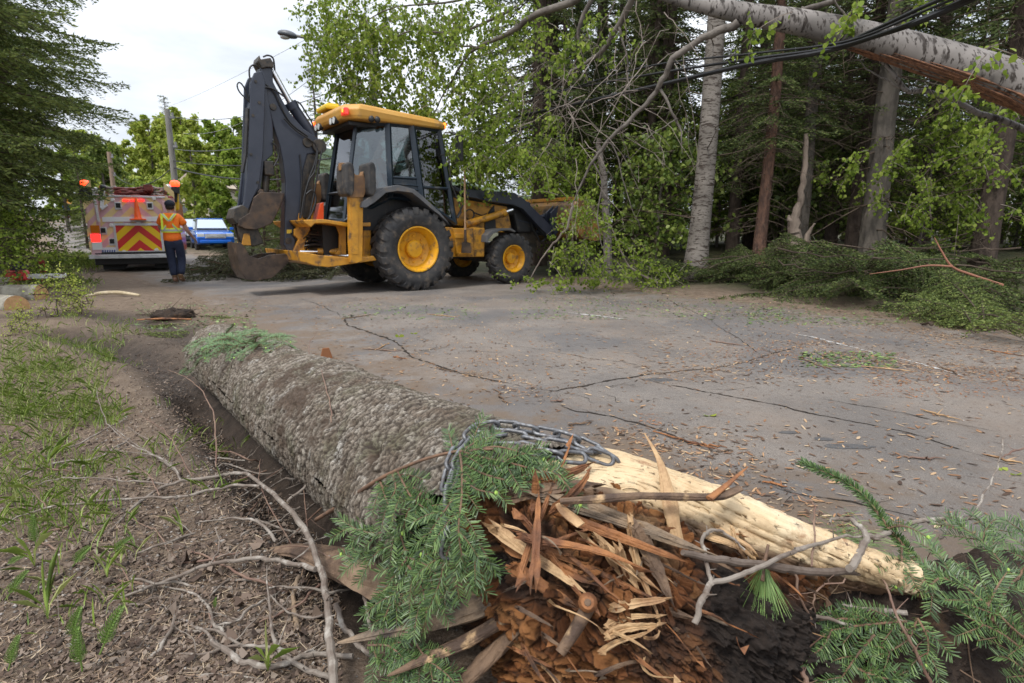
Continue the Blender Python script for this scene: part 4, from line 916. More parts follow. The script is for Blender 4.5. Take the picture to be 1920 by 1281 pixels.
# ---- wires
Cable = mat('black_cable', (.008, .008, .009), .5); WireG = mat('grey_wire', (.10, .105, .11), .5)
def wire(a, b, sag, r, label, mt=Cable, n=40, group=None, cat='cable'):
    a = np.array(a, float); b = np.array(b, float); t = np.linspace(0, 1, n); P = a + (b - a) * t[:, None]; P[:, 2] -= 4 * sag * t * (1 - t)
    m = MB(); m.tube(P, r, 6); o = m.build('overhead_wire', mt, None, smooth=True); return tag(o, label, cat, group)
wire(pA + (0.1, 0, -.3), AY(700, 140, 15), .5, .012, 'thin topmost wire running from the grey pole top to behind the leafy crown', WireG)
wire(pA + (0.1, 0, -1.7), AY(700, 190, 15), .5, .015, 'wire leaving the upper bracket of the grey pole towards the boom', WireG)
zA = AY(343, 312, 27)[2]
wire((pA[0], pA[1], zA + .25), AY(1000, 215, 12.5), .55, .02, 'upper of the two thick cables at mid height of the grey pole')
wire((pA[0], pA[1], zA - .05), AY(1000, 235, 12.5), .8, .028, 'lower and thicker of the two cables at mid height of the grey pole')
wire((pA[0], pA[1], zA), (pB[0], pB[1], AY(221, 322, 42)[2]), .9, .022, 'sagging cable between the brown pole and the grey pole')
wire(pA + (0, 0, -.3), AY(60, 222, 50), .4, .012, 'thin wire running left from the top of the grey pole behind the spruce', WireG)
wire(AY(300, 205, 60), AY(760, -30, 16), .3, .008, 'very faint wire crossing the open sky above the backhoe boom', mat('pale_wire', (.3, .31, .33), .5))
wire(AY(343, 250, 27), AY(650, 92, 14), .6, .007, 'faint twisted wire passing just behind the boom top', mat('pale_wire', (.3, .31, .33), .5))
# cables over the camera on the right; they sag under the leaning birch
def pcable(pts, r, label):
    P = np.array([AY(a, b, y) for a, b, y in pts]); P = cr_interp3(P, 8); m = MB(); m.tube(P, r, 8); o = m.build('overhead_cable', Cable, None, smooth=True); return tag(o, label, 'cable')
def cr_interp3(P, k):
    t = np.linspace(0, len(P) - 1, k * (len(P) - 1) + 1); return cr_interp(P, t)
pcable([(905, 222, 12), (1000, 190, 10.6), (1200, 128, 8.6), (1400, 102, 7.2), (1540, 86, 6.4), (1620, 68, 5.9), (1730, 22, 5.1), (1810, -12, 4.6), (1900, -60, 4.1)], .012, 'uppermost and thinnest of the three black cables crossing the forest at upper right')
pcable([(890, 200, 12), (1000, 180, 10.6), (1200, 143, 8.6), (1400, 112, 7.2), (1540, 93, 6.4), (1620, 74, 5.9), (1730, 34, 5.1), (1830, -12, 4.6), (1920, -58, 4.1)], .016, 'middle one of the three black cables crossing the forest at upper right')
pcable([(920, 228, 12), (1040, 204, 10.2), (1200, 168, 8.6), (1400, 122, 7.2), (1540, 98, 6.4), (1640, 68, 5.9), (1730, 38, 5.1), (1840, -10, 4.6), (1930, -55, 4.1)], .027, 'lowest and thickest of the three black cables crossing the forest at upper right')
pcable([(1390, 118, 7.3), (1500, 104, 6.6), (1560, 90, 6.35), (1630, 60, 5.9), (1720, 18, 5.2), (1790, -14, 4.7), (1880, -66, 4.2)], .018, 'short black cable joining the bundle where it lies against the leaning birch')

# ---- street lamp, arm reaching from behind the leafy crown
lp = thing('street_lamp', 'grey cobra head street lamp reaching over the road against white sky', 'street lamp', tuple(AY(700, 440, 15.5)))
o0 = np.array(lp.location); LM = lambda a, b: AY(a, b, 15.5) - o0
m = MB(); m.tube([LM(548, 66), LM(600, 76), LM(650, 84), LM(696, 110)], .035, 8); m.build('lamp_arm', PoleG, lp, smooth=True)
m = MB(); m.cyl((0, 0, -.3), LM(700, 80), .14, 12, .1); m.build('pole', PoleG, lp, smooth=True)
m = MB(); a, b = LM(522, 62), LM(556, 69); c = (a + b) / 2; ax = (b - a); L_ = np.linalg.norm(ax); ang = math.atan2(ax[2], ax[0])
m.ico((0, 0, 0), 1, 3, (L_ * .55, .15, .105)); m.v[-1][:, 2] = np.where(m.v[-1][:, 2] < -.03, -.03 + (m.v[-1][:, 2] + .03) * .5, m.v[-1][:, 2]); m.v[-1] = m.v[-1] @ np.array(roty(-ang)).T + c
hd = m.build('lamp_head', mat('lamp_grey', (.09, .1, .115), .45), lp, smooth=True)
m = MB(); m.ico(tuple(c + np.array([-.06, 0, -.05])), .11, 2, (1.2, .9, .55)); m.build('lamp_lens', Lens, hd, smooth=True)

# ---- pale house roof among the far trees
hp = AY(425, 345, 46); hs = thing('house', 'pale tan roofed house mostly hidden in the trees behind the boom', 'house', (hp[0], hp[1], float(zbase(hp[0], hp[1])) - .2), R_(-20))
zr = hp[2] - float(zbase(hp[0], hp[1]))
m = MB(); m.box((0, 0, zr / 2 - .2), (5.4, 5, zr)); m.build('wall', mat('cream_wall', (.5, .44, .36), .8), hs)
m = MB(); A = [(-3.1, zr - .4), (0, zr + 1.3), (3.1, zr - .4)]; m.prism([(x, -2.8, z) for x, z in A], [(x, 2.8, z) for x, z in A]); m.build('roof', mat('tan_roof', (.5, .42, .34), .8, var=(.42, .35, .28), vscale=3), hs)
for x in (-1.6, 1.2):
    m = MB(); m.box((x, -2.51, zr * .55), (1.0, .06, 1.1)); m.build('window', mat('dark_car_glass', (.02, .025, .03), .1), hs)

# ================================================================ PEOPLE
Skin = mat('skin', (.45, .26, .19), .55); Orange = mat('hi_vis_orange', (1.0, .22, .012), .7, var=(.9, .17, .01), vscale=6, bump=.01, bscale=12)
Navy = mat('navy_trousers', (.012, .017, .042), .85, var=(.02, .028, .06), vscale=7, bump=.012, bscale=12); HvY = mat('hi_vis_yellow', (.75, .9, .06), .5); Refl = mat('reflective_grey', (.42, .44, .45), .35); Boot = mat('tan_boot', (.26, .15, .07), .7, var=(.16, .09, .05), vscale=12)
CapM = mat('navy_cap', (.012, .016, .03), .8); Hair = mat('dark_hair', (.02, .014, .01), .8)
def skin_mesh(name, V, E, Rr, m, parent, sub=2, root=0, smooth=True):
    me = bpy.data.meshes.new(name); me.from_pydata([tuple(v) for v in V], E, []); o = link(name, me, m, parent)
    md = o.modifiers.new('skin', 'SKIN'); md.use_smooth_shade = smooth
    for i, sv in enumerate(me.skin_vertices[0].data):
        r = Rr[i]; sv.radius = r if isinstance(r, tuple) else (r, r); sv.use_root = (i == root)
    s2 = o.modifiers.new('sub', 'SUBSURF'); s2.levels = sub; s2.render_levels = sub
    return o
def chain(*ks): return list(zip(ks[:-1], ks[1:]))
def figure(root, J):
    """J: joints dict (local metres)"""
    order = ['pelvis', 'waist', 'chest', 'neck0', 'neck', 'shL', 'elL', 'wrL', 'haL', 'shR', 'elR', 'wrR', 'haR', 'hipL', 'knL', 'anL', 'toL', 'hipR', 'knR', 'anR', 'toR']
    ix = {k: i for i, k in enumerate(order)}
    rad = dict(pelvis=(.15, .11), waist=(.14, .10), chest=(.155, .11), neck0=(.07, .065), neck=(.052, .055), shL=.062, elL=.042, wrL=.028, haL=.03, shR=.062, elR=.042, wrR=.028, haR=.03, hipL=.09, knL=.058, anL=.038, toL=.035, hipR=.09, knR=.058, anR=.038, toR=.035)
    E = chain('pelvis', 'waist', 'chest', 'neck0', 'neck') + chain('chest', 'shL', 'elL', 'wrL', 'haL') + chain('chest', 'shR', 'elR', 'wrR', 'haR') + chain('pelvis', 'hipL', 'knL', 'anL', 'toL') + chain('pelvis', 'hipR', 'knR', 'anR', 'toR')
    V = [J[k] for k in order]; Ed = [(ix[a], ix[b]) for a, b in E]; Rr = [rad[k] for k in order]
    # fingers rooted in the palm, head grown from the neck
    for s_ in ('L', 'R'):
        h0 = np.array(J['ha' + s_]); w_ = np.array(J['wr' + s_]); d = (h0 - w_) / np.linalg.norm(h0 - w_); side = np.array(J['pn' + s_])
        for k, (o_, ln) in enumerate(((-.027, .065), (-.009, .078), (.009, .072), (.027, .058))):
            b = h0 + side * o_ + d * .02; m1 = b + d * ln * .5 + np.array(J['cu' + s_]) * .01; e = b + d * ln * .85 + np.array(J['cu' + s_]) * .035
            i = len(V); V += [b, m1, e]; Rr += [.0095, .0085, .0075]; Ed += [(ix['ha' + s_], i), (i, i + 1), (i + 1, i + 2)]
        b = h0 - d * .025 + np.array(J['th' + s_]) * .03; e = b + np.array(J['th' + s_]) * .02 + d * .045; i = len(V); V += [b, e]; Rr += [.012, .009]; Ed += [(ix['ha' + s_], i), (i, i + 1)]
    nk = np.array(J['neck']); f = np.array(J['face']); up = np.array([0, 0, 1.]); hc = nk + up * .12 + f * .012
    i = len(V); V += [nk + up * .045 + f * .02, hc, hc + up * .065]; Rr += [(.06, .068), (.078, .094), (.06, .075)]; Ed += [(ix['neck'], i), (i, i + 1), (i + 1, i + 2)]
    j = len(V); V += [hc + f * .108 - up * .012]; Rr += [.013]; Ed += [(i + 1, j)]       # nose
    sd = np.cross(f, up)
    for sg in (-1, 1): j = len(V); V += [hc + sd * sg * .082 - up * .005]; Rr += [.018]; Ed += [(i + 1, j)]   # ears
    skin_mesh('body', V, Ed, Rr, Skin, root)
    for sg in (-1, 1):
        m = MB(); m.ico(tuple(hc + f * .083 + sd * sg * .032 + up * .012), .012); m.build('eye', Dk, root, smooth=True)
    m = MB(); m.box(tuple(hc + f * .088 - up * .055), (.05, .012, .01), rotz(math.atan2(-f[0], f[1]))); m.build('mouth', mat('lips', (.3, .12, .1), .5), root)
    return hc
po = G(334, 531, -.1)
pr = thing('person', 'person in orange high visibility shirt, navy trousers and cap walking towards the fire truck', 'person', tuple(po), R_(20))
pr.scale = (1.0, 1.0, 1.0)
# local: faces +y (away), x to the right
J = dict(pelvis=(.0, 0, .90), waist=(-.01, .0, 1.06), chest=(-.02, .0, 1.29), neck0=(-.01, .02, 1.43), neck=(.0, .035, 1.47),
         shL=(-.19, .0, 1.37), elL=(-.23, .10, 1.12), wrL=(-.12, .30, 1.02), haL=(-.07, .36, 1.02),
         shR=(.17, .0, 1.36), elR=(.27, .04, 1.10), wrR=(.34, .20, .95), haR=(.37, .25, .90),
         hipL=(-.08, 0, .86), knL=(-.07, .05, .47), anL=(-.04, -.02, .09), toL=(-.04, .14, .035),
         hipR=(.09, 0, .86), knR=(.11, .05, .47), anR=(.08, -.12, .12), toR=(.10, .06, .04),
         pnL=(0, .3, .95), pnR=(.3, .6, -.7), cuL=(1, 0, -.2), cuR=(-.6, .2, -.5), thL=(0, 0, 1), thR=(-.5, .6, .5), face=(.1, .995, 0))
for k in ('pnL', 'pnR', 'thL', 'thR'): v = np.array(J[k], float); J[k] = tuple(v / np.linalg.norm(v))
hc = figure(pr, J)
sh_o = skin_mesh('shirt', [(0, 0, .84), (-.01, 0, .96), (-.01, 0, 1.12), (-.02, .0, 1.28), (-.015, .01, 1.40), (-.16, 0, 1.375), (-.225, .06, 1.20), (.14, 0, 1.37), (.245, .02, 1.20)], [(0, 1), (1, 2), (2, 3), (3, 4), (3, 5), (5, 6), (3, 7), (7, 8)],
          [(.20, .15), (.19, .14), (.185, .135), (.19, .135), (.08, .08), .085, .082, .085, .082], Orange, pr, root=2)
tr_o = skin_mesh('trousers', [(0, 0, .96), (0, 0, .87), (-.085, 0, .80), (-.075, .045, .47), (-.045, -.02, .14), (.095, 0, .80), (.11, .045, .47), (.085, -.11, .17)], [(0, 1), (1, 2), (2, 3), (3, 4), (1, 5), (5, 6), (6, 7)],
          [(.165, .125), (.165, .125), .11, .088, .08, .11, .088, .08], Navy, pr, root=1)
for s_, (a, t) in (('L', ((-.045, -.02, .1), (-.045, .16, .045))), ('R', ((.083, -.125, .12), (.10, .08, .045)))):
    a = np.array(a); t = np.array(t); skin_mesh('boot', [a + (0, 0, .08), a, a * .4 + t * .6, t], [(0, 1), (1, 2), (2, 3)], [.055, .058, (.05, .045), (.045, .036)], Boot, pr, root=1)
def band(pts, w_, mt, name, r=.004):
    m = MB(); m.tube(pts, w_, 4, flat=.12); return m.build(name, mt, pr)
# vest bands: waist hoop, shoulder cross on the back; yellow edge with grey centre, sitting on the shirt surface
def hoop(z, rx, ry, c, w_, mt, out=0):
    m = MB(); n = 40; a = np.arange(n + 1) / n * 2 * np.pi; V = []
    for t in a:
        for dz in (-w_, w_): V.append((c[0] + (rx + out) * np.cos(t), c[1] + (ry + out) * np.sin(t), z + dz))
    m.add(V, [(2 * i, 2 * i + 1, 2 * i + 3, 2 * i + 2) for i in range(n)]); o = m.build('vest_band', mt, pr, recalc=False); s = o.modifiers.new('sol', 'SOLIDIFY'); s.thickness = .006
hoop(1.10, .192, .142, (-.01, 0), .045, HvY); hoop(1.10, .192, .142, (-.01, 0), .020, Refl, .006)
def strap(a, b, w_, mt, lift):
    n = 14; t = np.linspace(0, 1, n); V = []; a = np.array(a); b = np.array(b)
    for k in t:
        p = a + (b - a) * k; e = 1 - min(.98, ((p[0] + .015) / .21) ** 2 * .8); y = -(.137 + lift) * math.sqrt(max(e, .05)) - (.0 if p[2] < 1.34 else -.35 * (p[2] - 1.34))
        for dx in (-w_, w_): V.append((p[0] + dx, y, p[1 + 1]))
    m = MB(); m.add(V, [(2 * i, 2 * i + 1, 2 * i + 3, 2 * i + 2) for i in range(n - 1)]); o = m.build('vest_strap', mt, pr, recalc=False); s = o.modifiers.new('sol', 'SOLIDIFY'); s.thickness = .006
for a, b in (((-.13, 0, 1.10), (.10, 0, 1.44)), ((.12, 0, 1.10), (-.13, 0, 1.44))):
    strap(a, b, .035, HvY, .006); strap(a, b, .015, Refl, .013)
strap((-.15, 0, 1.12), (-.14, 0, 1.42), .02, HvY, .004)
m = MB(); m.ico(tuple(hc + np.array([0, -.005, .045])), .105, 3, (.92, 1.05, .85)); V = m.v[0]; V[:, 2] = np.maximum(V[:, 2], hc[2] + .01)
m.prism([(-.07, .08, hc[2] + .03), (.07, .08, hc[2] + .03), (.05, .19, hc[2] + .015), (-.05, .19, hc[2] + .015)], [(-.07, .08, hc[2] + .04), (.07, .08, hc[2] + .04), (.05, .19, hc[2] + .025), (-.05, .19, hc[2] + .025)])
m.build('cap', CapM, pr, smooth=True)
m = MB(); m.ico(tuple(hc + np.array([0, -.03, -.015])), .088, 2, (.95, .85, .75)); m.build('hair', Hair, pr, smooth=True)

# operator seated in the cab
op_w = BO + hx3 * -.22 + np.array([0, 0, 1.62]); op = thing('person', 'operator in an orange shirt sitting inside the backhoe cab behind the glass', 'person', tuple(op_w), TH - math.pi / 2)
J = dict(pelvis=(0, 0, .1), waist=(0, .0, .25), chest=(0, .02, .47), neck0=(0, .03, .60), neck=(0, .04, .63), shL=(-.18, .02, .54), elL=(-.23, .12, .30), wrL=(-.15, .34, .36), haL=(-.13, .42, .38), shR=(.18, .02, .54), elR=(.23, .12, .30), wrR=(.15, .34, .36), haR=(.13, .42, .38),
         hipL=(-.1, .06, .08), knL=(-.13, .45, .12), anL=(-.13, .5, -.28), toL=(-.13, .62, -.34), hipR=(.1, .06, .08), knR=(.13, .45, .12), anR=(.13, .5, -.28), toR=(.13, .62, -.34),
         pnL=(1, 0, 0), pnR=(1, 0, 0), cuL=(0, 0, -1), cuR=(0, 0, -1), thL=(1, 0, 0), thR=(-1, 0, 0), face=(0, 1, 0))
hc = figure(op, J)
skin_mesh('shirt', [(0, 0, .1), (0, 0, .26), (0, .02, .46), (0, .025, .56), (-.16, .02, .55), (-.22, .09, .36), (.16, .02, .55), (.22, .09, .36)], [(0, 1), (1, 2), (2, 3), (2, 4), (4, 5), (2, 6), (6, 7)], [(.18, .13), (.18, .13), (.185, .13), (.08, .08), .08, .075, .08, .075], Orange, op, root=1)
skin_mesh('trousers', [(0, 0, .12), (-.1, .06, .08), (-.13, .44, .12), (-.13, .5, -.24), (.1, .06, .08), (.13, .44, .12), (.13, .5, -.24)], [(0, 1), (1, 2), (2, 3), (0, 4), (4, 5), (5, 6)], [(.16, .13), .1, .085, .07, .1, .085, .07], Navy, op, root=0)
m = MB(); m.ico(tuple(hc + np.array([0, -.01, .04])), .1, 2, (.92, 1.05, .9)); m.build('hair', Hair, op, smooth=True)
# ================================================================ TREES AND BRUSH
def unit(v): v = np.asarray(v, float); return v / (np.linalg.norm(v, axis=-1, keepdims=True) + 1e-9)
def diamonds(P, D, ln, wd, seed=0, twist=None):
    """P (n,3) base, D (n,3) unit dir, ln, wd (n,) -> quads"""
    r = np.random.RandomState(seed); n = len(P)
    q = r.randn(n, 3); S = unit(np.cross(D, q)); ln = np.broadcast_to(ln, n)[:, None]; wd = np.broadcast_to(wd, n)[:, None]
    V = np.stack([P, P + D * ln * .5 + S * wd, P + D * ln, P + D * ln * .5 - S * wd], 1); return V.reshape(-1, 3)
def qfaces(nv, k=4): return np.arange(nv).reshape(-1, k)
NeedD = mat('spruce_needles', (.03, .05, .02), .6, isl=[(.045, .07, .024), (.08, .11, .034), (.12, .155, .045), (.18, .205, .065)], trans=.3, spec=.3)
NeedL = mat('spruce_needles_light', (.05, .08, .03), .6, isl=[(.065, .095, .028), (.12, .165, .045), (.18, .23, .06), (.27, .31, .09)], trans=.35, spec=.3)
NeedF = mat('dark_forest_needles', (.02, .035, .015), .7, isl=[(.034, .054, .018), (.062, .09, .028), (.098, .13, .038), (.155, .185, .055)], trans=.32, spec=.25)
BarkC = mat('spruce_bark', (.09, .068, .055), .9, var=(.055, .042, .035), vscale=12, bump=.02, bscale=30, stretch=(1, 1, .4), spec=.15)
BarkG = mat('grey_bark', (.15, .13, .11), .9, var=(.085, .075, .065), vscale=9, bump=.02, bscale=30, stretch=(1, 1, .35), spec=.15)
BarkR = mat('reddish_bark', (.15, .085, .06), .9, var=(.08, .05, .04), vscale=10, bump=.02, bscale=30, stretch=(1, 1, .4), spec=.15)
TwigD = mat('dead_twigs', (.11, .085, .065), .9, var=(.06, .045, .035), vscale=5, spec=.1)
LeafB = mat('aspen_leaves', (.1, .2, .03), .6, isl=[(.09, .145, .018), (.17, .25, .03), (.25, .34, .045), (.36, .43, .09)], trans=.5, spec=.25)
LeafY = mat('spring_leaves_yellow_green', (.2, .27, .04), .55, isl=[(.17, .23, .03), (.28, .36, .045), (.38, .44, .065), (.48, .50, .12)], trans=.45)
LeafD = mat('undergrowth_leaves', (.06, .1, .02), .55, isl=[(.06, .10, .018), (.11, .17, .028), (.18, .25, .04), (.30, .36, .08)], trans=.42)
def bough(P0, dirv, L, r, tw=.10, nl=.07, nw=.011, side=.42, droop=.35, tuft=.042, flat=.35, dens=1.0):
    """one conifer branch: curve points, needle quads base list"""
    n = max(4, int(L / .12)); t = np.linspace(0, 1, n); d = unit(dirv); hz = unit([d[0], d[1], 0]) if abs(d[2]) < .95 else np.array([1, 0, 0.])
    curve = P0 + d * (L * t)[:, None] + np.array([0, 0, -1]) * (droop * L * t ** 2 - droop * .45 * L * t ** 4)[:, None] + r.randn(3) * .03 * L * (t ** 2)[:, None]
    lat = unit(np.cross(d, [0, 0, 1.])); P = []; Dd = []; Tw = []
    ts = np.arange(.10 + .1 * r.rand(), 1, tw / L / dens)
    for k, s in enumerate(ts):
        p = np.array([np.interp(s, t, curve[:, j]) for j in range(3)]); tang = unit(np.array([np.interp(min(1, s + .05), t, curve[:, j]) for j in range(3)]) - p + 1e-6 * d)
        for sg in (-1, 1):
            l = (side * L * (1 - s) ** .8 + .10) * r.uniform(.7, 1.15); l = min(l, .75)
            td = unit(tang * r.uniform(.5, .9) + lat * sg * r.uniform(.7, 1.0) + np.array([0, 0, r.uniform(-.35, .1)]))
            q = np.arange(.02, l, tuft); b = p + td * q[:, None] - np.array([0, 0, 1]) * (.35 * q ** 2 / max(l, .1))[:, None]
            Tw.append((p, b[-1] if len(b) else p))
            for s2 in (-1, 1):
                nd = unit(td * .75 + np.cross(td, [0, 0, 1.]) * s2 * .8 + r.randn(len(q), 3) * flat)
                P.append(b + r.randn(len(q), 3) * .006); Dd.append(nd)
    # needles straight on the leader tip
    q = np.arange(0, 1, tuft / L); b = np.stack([np.interp(q, t, curve[:, j]) for j in range(3)], 1); P.append(b); Dd.append(unit(d + r.randn(len(q), 3) * .9))
    return curve, np.concatenate(P), np.concatenate(Dd), Tw
def conifer_mesh(name, seed, H, z0, prof, nb, tr, nl=.075, nw=.012, needle=None, tw=.11, tuft=.045, droop=.35, dead=0, lean=0, up=.15):
    r = np.random.RandomState(seed); PP = []; DD = []; wood = MB()
    trunk = MB(); zz = np.linspace(-.3, H, 12); tx = lean * zz + .03 * np.sin(zz + seed); trunk.tube([(a, .02 * math.cos(z * 1.3), z) for a, z in zip(tx, zz)], [tr * 1.35, tr * 1.0, tr * .95, tr * .85, tr * .6, tr * .3, .02], 10)
    for i in range(nb):
        z = z0 + (H - z0) * (i + r.rand()) / nb; L = prof((z - z0) / (H - z0)) * r.uniform(.7, 1.12)
        az = i * 2.399 + r.uniform(-.3, .3); d = np.array([math.cos(az), math.sin(az), up + .5 * (z - z0) / (H - z0) * .6])
        if L < .15: continue
        c, p, dd, Tw = bough(np.array([lean * z, 0, z]), d, L, r, tw, nl, nw, droop=droop, tuft=tuft)
        PP.append(p); DD.append(dd); wood.tube(c[::2] if len(c) > 6 else c, [.018 + .008 * L, .004], 4, cap=False)
        for a, b in Tw[::2]: wood.tube([a, b], [.005, .002], 3, cap=False)
    for i in range(dead):
        z = .6 + (z0 + 1.5) * r.rand(); az = r.rand() * 6.28; L = r.uniform(.4, 1.7); d = np.array([math.cos(az), math.sin(az), r.uniform(-.25, .15)])
        n = 6; t = np.linspace(0, 1, n)[:, None]; c = np.array([lean * z, 0, z]) + d * L * t + np.array([0, 0, -.3]) * L * t ** 2 + r.randn(n, 3) * .03 * t
        wood.tube(c, [.014, .003], 4, cap=False)
        for k in range(int(L * 7)):
            s = r.uniform(.2, 1); p = c[int(s * (n - 1))]; e = p + unit(d + r.randn(3) * .9 + np.array([0, 0, -.2])) * L * .4 * r.rand(); wood.tube([p, (p + e) / 2 + r.randn(3) * .02, e], [.005, .0015], 3, cap=False)
    P = np.concatenate(PP); D = np.concatenate(DD); n = len(P); V = diamonds(P, D, nl * r.uniform(.7, 1.2, n), nw * r.uniform(.8, 1.3, n), seed)
    return trunk.mesh(name + '_t'), wood.mesh(name + '_b'), fast_mesh(name + '_f', V, [qfaces(len(V))])
def assemble(name, label, cat, loc, rz, meshes, mats, group=None, sc=1.0, tilt=0):
    e = thing(name, label, cat, loc, rz, group); e.scale = (sc, sc, sc)
    if tilt: e.rotation_euler[0] = tilt
    for nm, me, m in zip(('trunk', 'branches', 'crown'), meshes, mats):
        if me is None: continue
        if not len(me.materials): me.materials.append(m)
        o = bpy.data.objects.new(nm, me); COL.objects.link(o); o.parent = e
        if o.material_slots[0].material != m: o.material_slots[0].link = 'OBJECT'; o.material_slots[0].material = m
    return e
profL = lambda f: 2.75 * (0.42 + .85 * min(1, f / .28)) / 1.27 * max(.08, 1 - max(0, f - .2) / .8) ** .8
SP = [conifer_mesh('left_spruce', 11 + k, 12.5, .9, profL, 150, .17, tw=.10, nl=.085, nw=.013, tuft=.042, droop=.42) for k in range(2)]
def gl(x, y): return float(zground(np.array([x]), np.array([y]))[0])
def at_px(px, Yd): p = AY(px, 432, Yd); return p[0], p[1], gl(p[0], p[1]) - .05
for k, (px, Yd, sc, rz, lab) in enumerate([
        (18, 11.6, 1.0, .4, 'big dark spruce overhanging the road beside the fire truck'),
        (-95, 8.6, .95, 2.2, 'nearest dark spruce at the left edge, boughs filling the top left corner'),
        (-40, 10.4, .9, 4.1, 'dark spruce between the overhanging spruce and the left edge'),
        (-60, 18.5, .95, 1.1, 'spruce behind the overhanging one, its dark skirt beside the road'),
        (-40, 15, 1.0, 3.0, 'spruce deep behind the left row, seen through the nearer boughs'),
        (-200, 12, 1.1, 5.0, 'tall spruce outside the left edge closing the row')]):
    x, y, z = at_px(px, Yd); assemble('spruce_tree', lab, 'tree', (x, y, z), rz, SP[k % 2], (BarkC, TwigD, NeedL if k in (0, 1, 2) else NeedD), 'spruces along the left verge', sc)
# forest conifers on the right
FP = [conifer_mesh('forest_spruce', 21, 13, 2.2, lambda f: 2.1 * max(.1, 1 - f) ** .7, 95, .16, nl=.10, nw=.015, tw=.15, tuft=.06, droop=.5, dead=75, up=.05),
      conifer_mesh('forest_spruce', 22, 15, 3.8, lambda f: 2.0 * max(.1, 1 - f) ** .7, 85, .17, nl=.10, nw=.015, tw=.15, tuft=.06, droop=.45, dead=95, lean=.01, up=.05),
      conifer_mesh('forest_spruce', 23, 10, .7, lambda f: 1.7 * max(.2, 1 - f) ** .9, 95, .11, nl=.09, nw=.014, tw=.14, tuft=.055, droop=.4, dead=14, up=.1)]
named = [(1428, 11.2, 1, BarkR, .62, 'slim reddish brown spruce trunk just right of the tall pale birch'),
         (1502, 12.2, 1, BarkG, .7, 'grey trunk standing behind the pale broken snag'),
         (1560, 14.0, 0, BarkC, .8, 'dark trunk between the pale snag and the thick grey trunk'),
         (1636, 11.6, 1, BarkG, 1.15, 'thick grey leaning trunk in the middle of the right forest edge'),
         (1600, 12.6, 1, BarkC, .7, 'thin dark trunk touching the left side of the thick grey trunk'),
         (1852, 10.2, 1, BarkC, .95, 'dark spruce trunk near the right edge above the brush pile'),
         (1010, 14.5, 0, BarkC, 1.15, 'dark broad trunk behind the leafy crown right of the backhoe cab'),
         (1215, 15.5, 2, BarkC, 1.0, 'bushy dark spruce left of the tall pale birch'),
         (1375, 15.2, 0, BarkC, .9, 'dark spruce seen between the pale birch and the reddish trunk'),
         (1470, 17.5, 2, BarkC, 1.1, 'low bushy spruce behind the reddish trunk'),
         (1720, 14.6, 0, BarkC, 1.0, 'spruce standing between the thick grey trunk and the right edge'),
         (1960, 12.5, 2, BarkC, 1.1, 'bushy spruce cut by the right edge of the view'),
         (604, 34, 2, BarkC, 1.05, 'blue green spruce whose tip shows left of the leafy crown'),
         (1120, 19, 1, BarkC, 1.1, 'spruce behind the loader bucket')]
for k, (px, Yd, v, bm_, sc, lab) in enumerate(named):
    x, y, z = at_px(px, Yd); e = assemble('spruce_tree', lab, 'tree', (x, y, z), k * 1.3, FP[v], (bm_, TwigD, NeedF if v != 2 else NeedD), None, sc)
rnd = random.Random(5)
for k in range(78):
    if k < 48: px = 1020 + 1150 * rnd.random(); Yd = 15 + 15 * rnd.random()
    elif k < 66: px = 600 + 1600 * rnd.random(); Yd = 24 + 16 * rnd.random()
    else: px = 2000 + 700 * rnd.random(); Yd = 7 + 12 * rnd.random()
    x, y, z = at_px(px, Yd); v = rnd.choice((0, 1, 2))
    if sdist([x], [y], RPOLY)[0] < 2.5: continue
    dz = ('far back ' if Yd > 24 else '') + ('behind the backhoe' if px < 1000 else 'between the loader bucket and the pale birch' if px < 1300 else 'between the birch and the thick grey trunk' if px < 1620 else 'right of the thick grey trunk' if px < 1930 else 'just outside the right edge')
    assemble('spruce_tree', f'dark spruce deep in the forest {dz}', 'tree', (x, y, z), rnd.random() * 6.28, FP[v], (BarkC, TwigD, NeedF), 'spruces deep in the forest ' + dz, rnd.uniform(.6, 1.2))

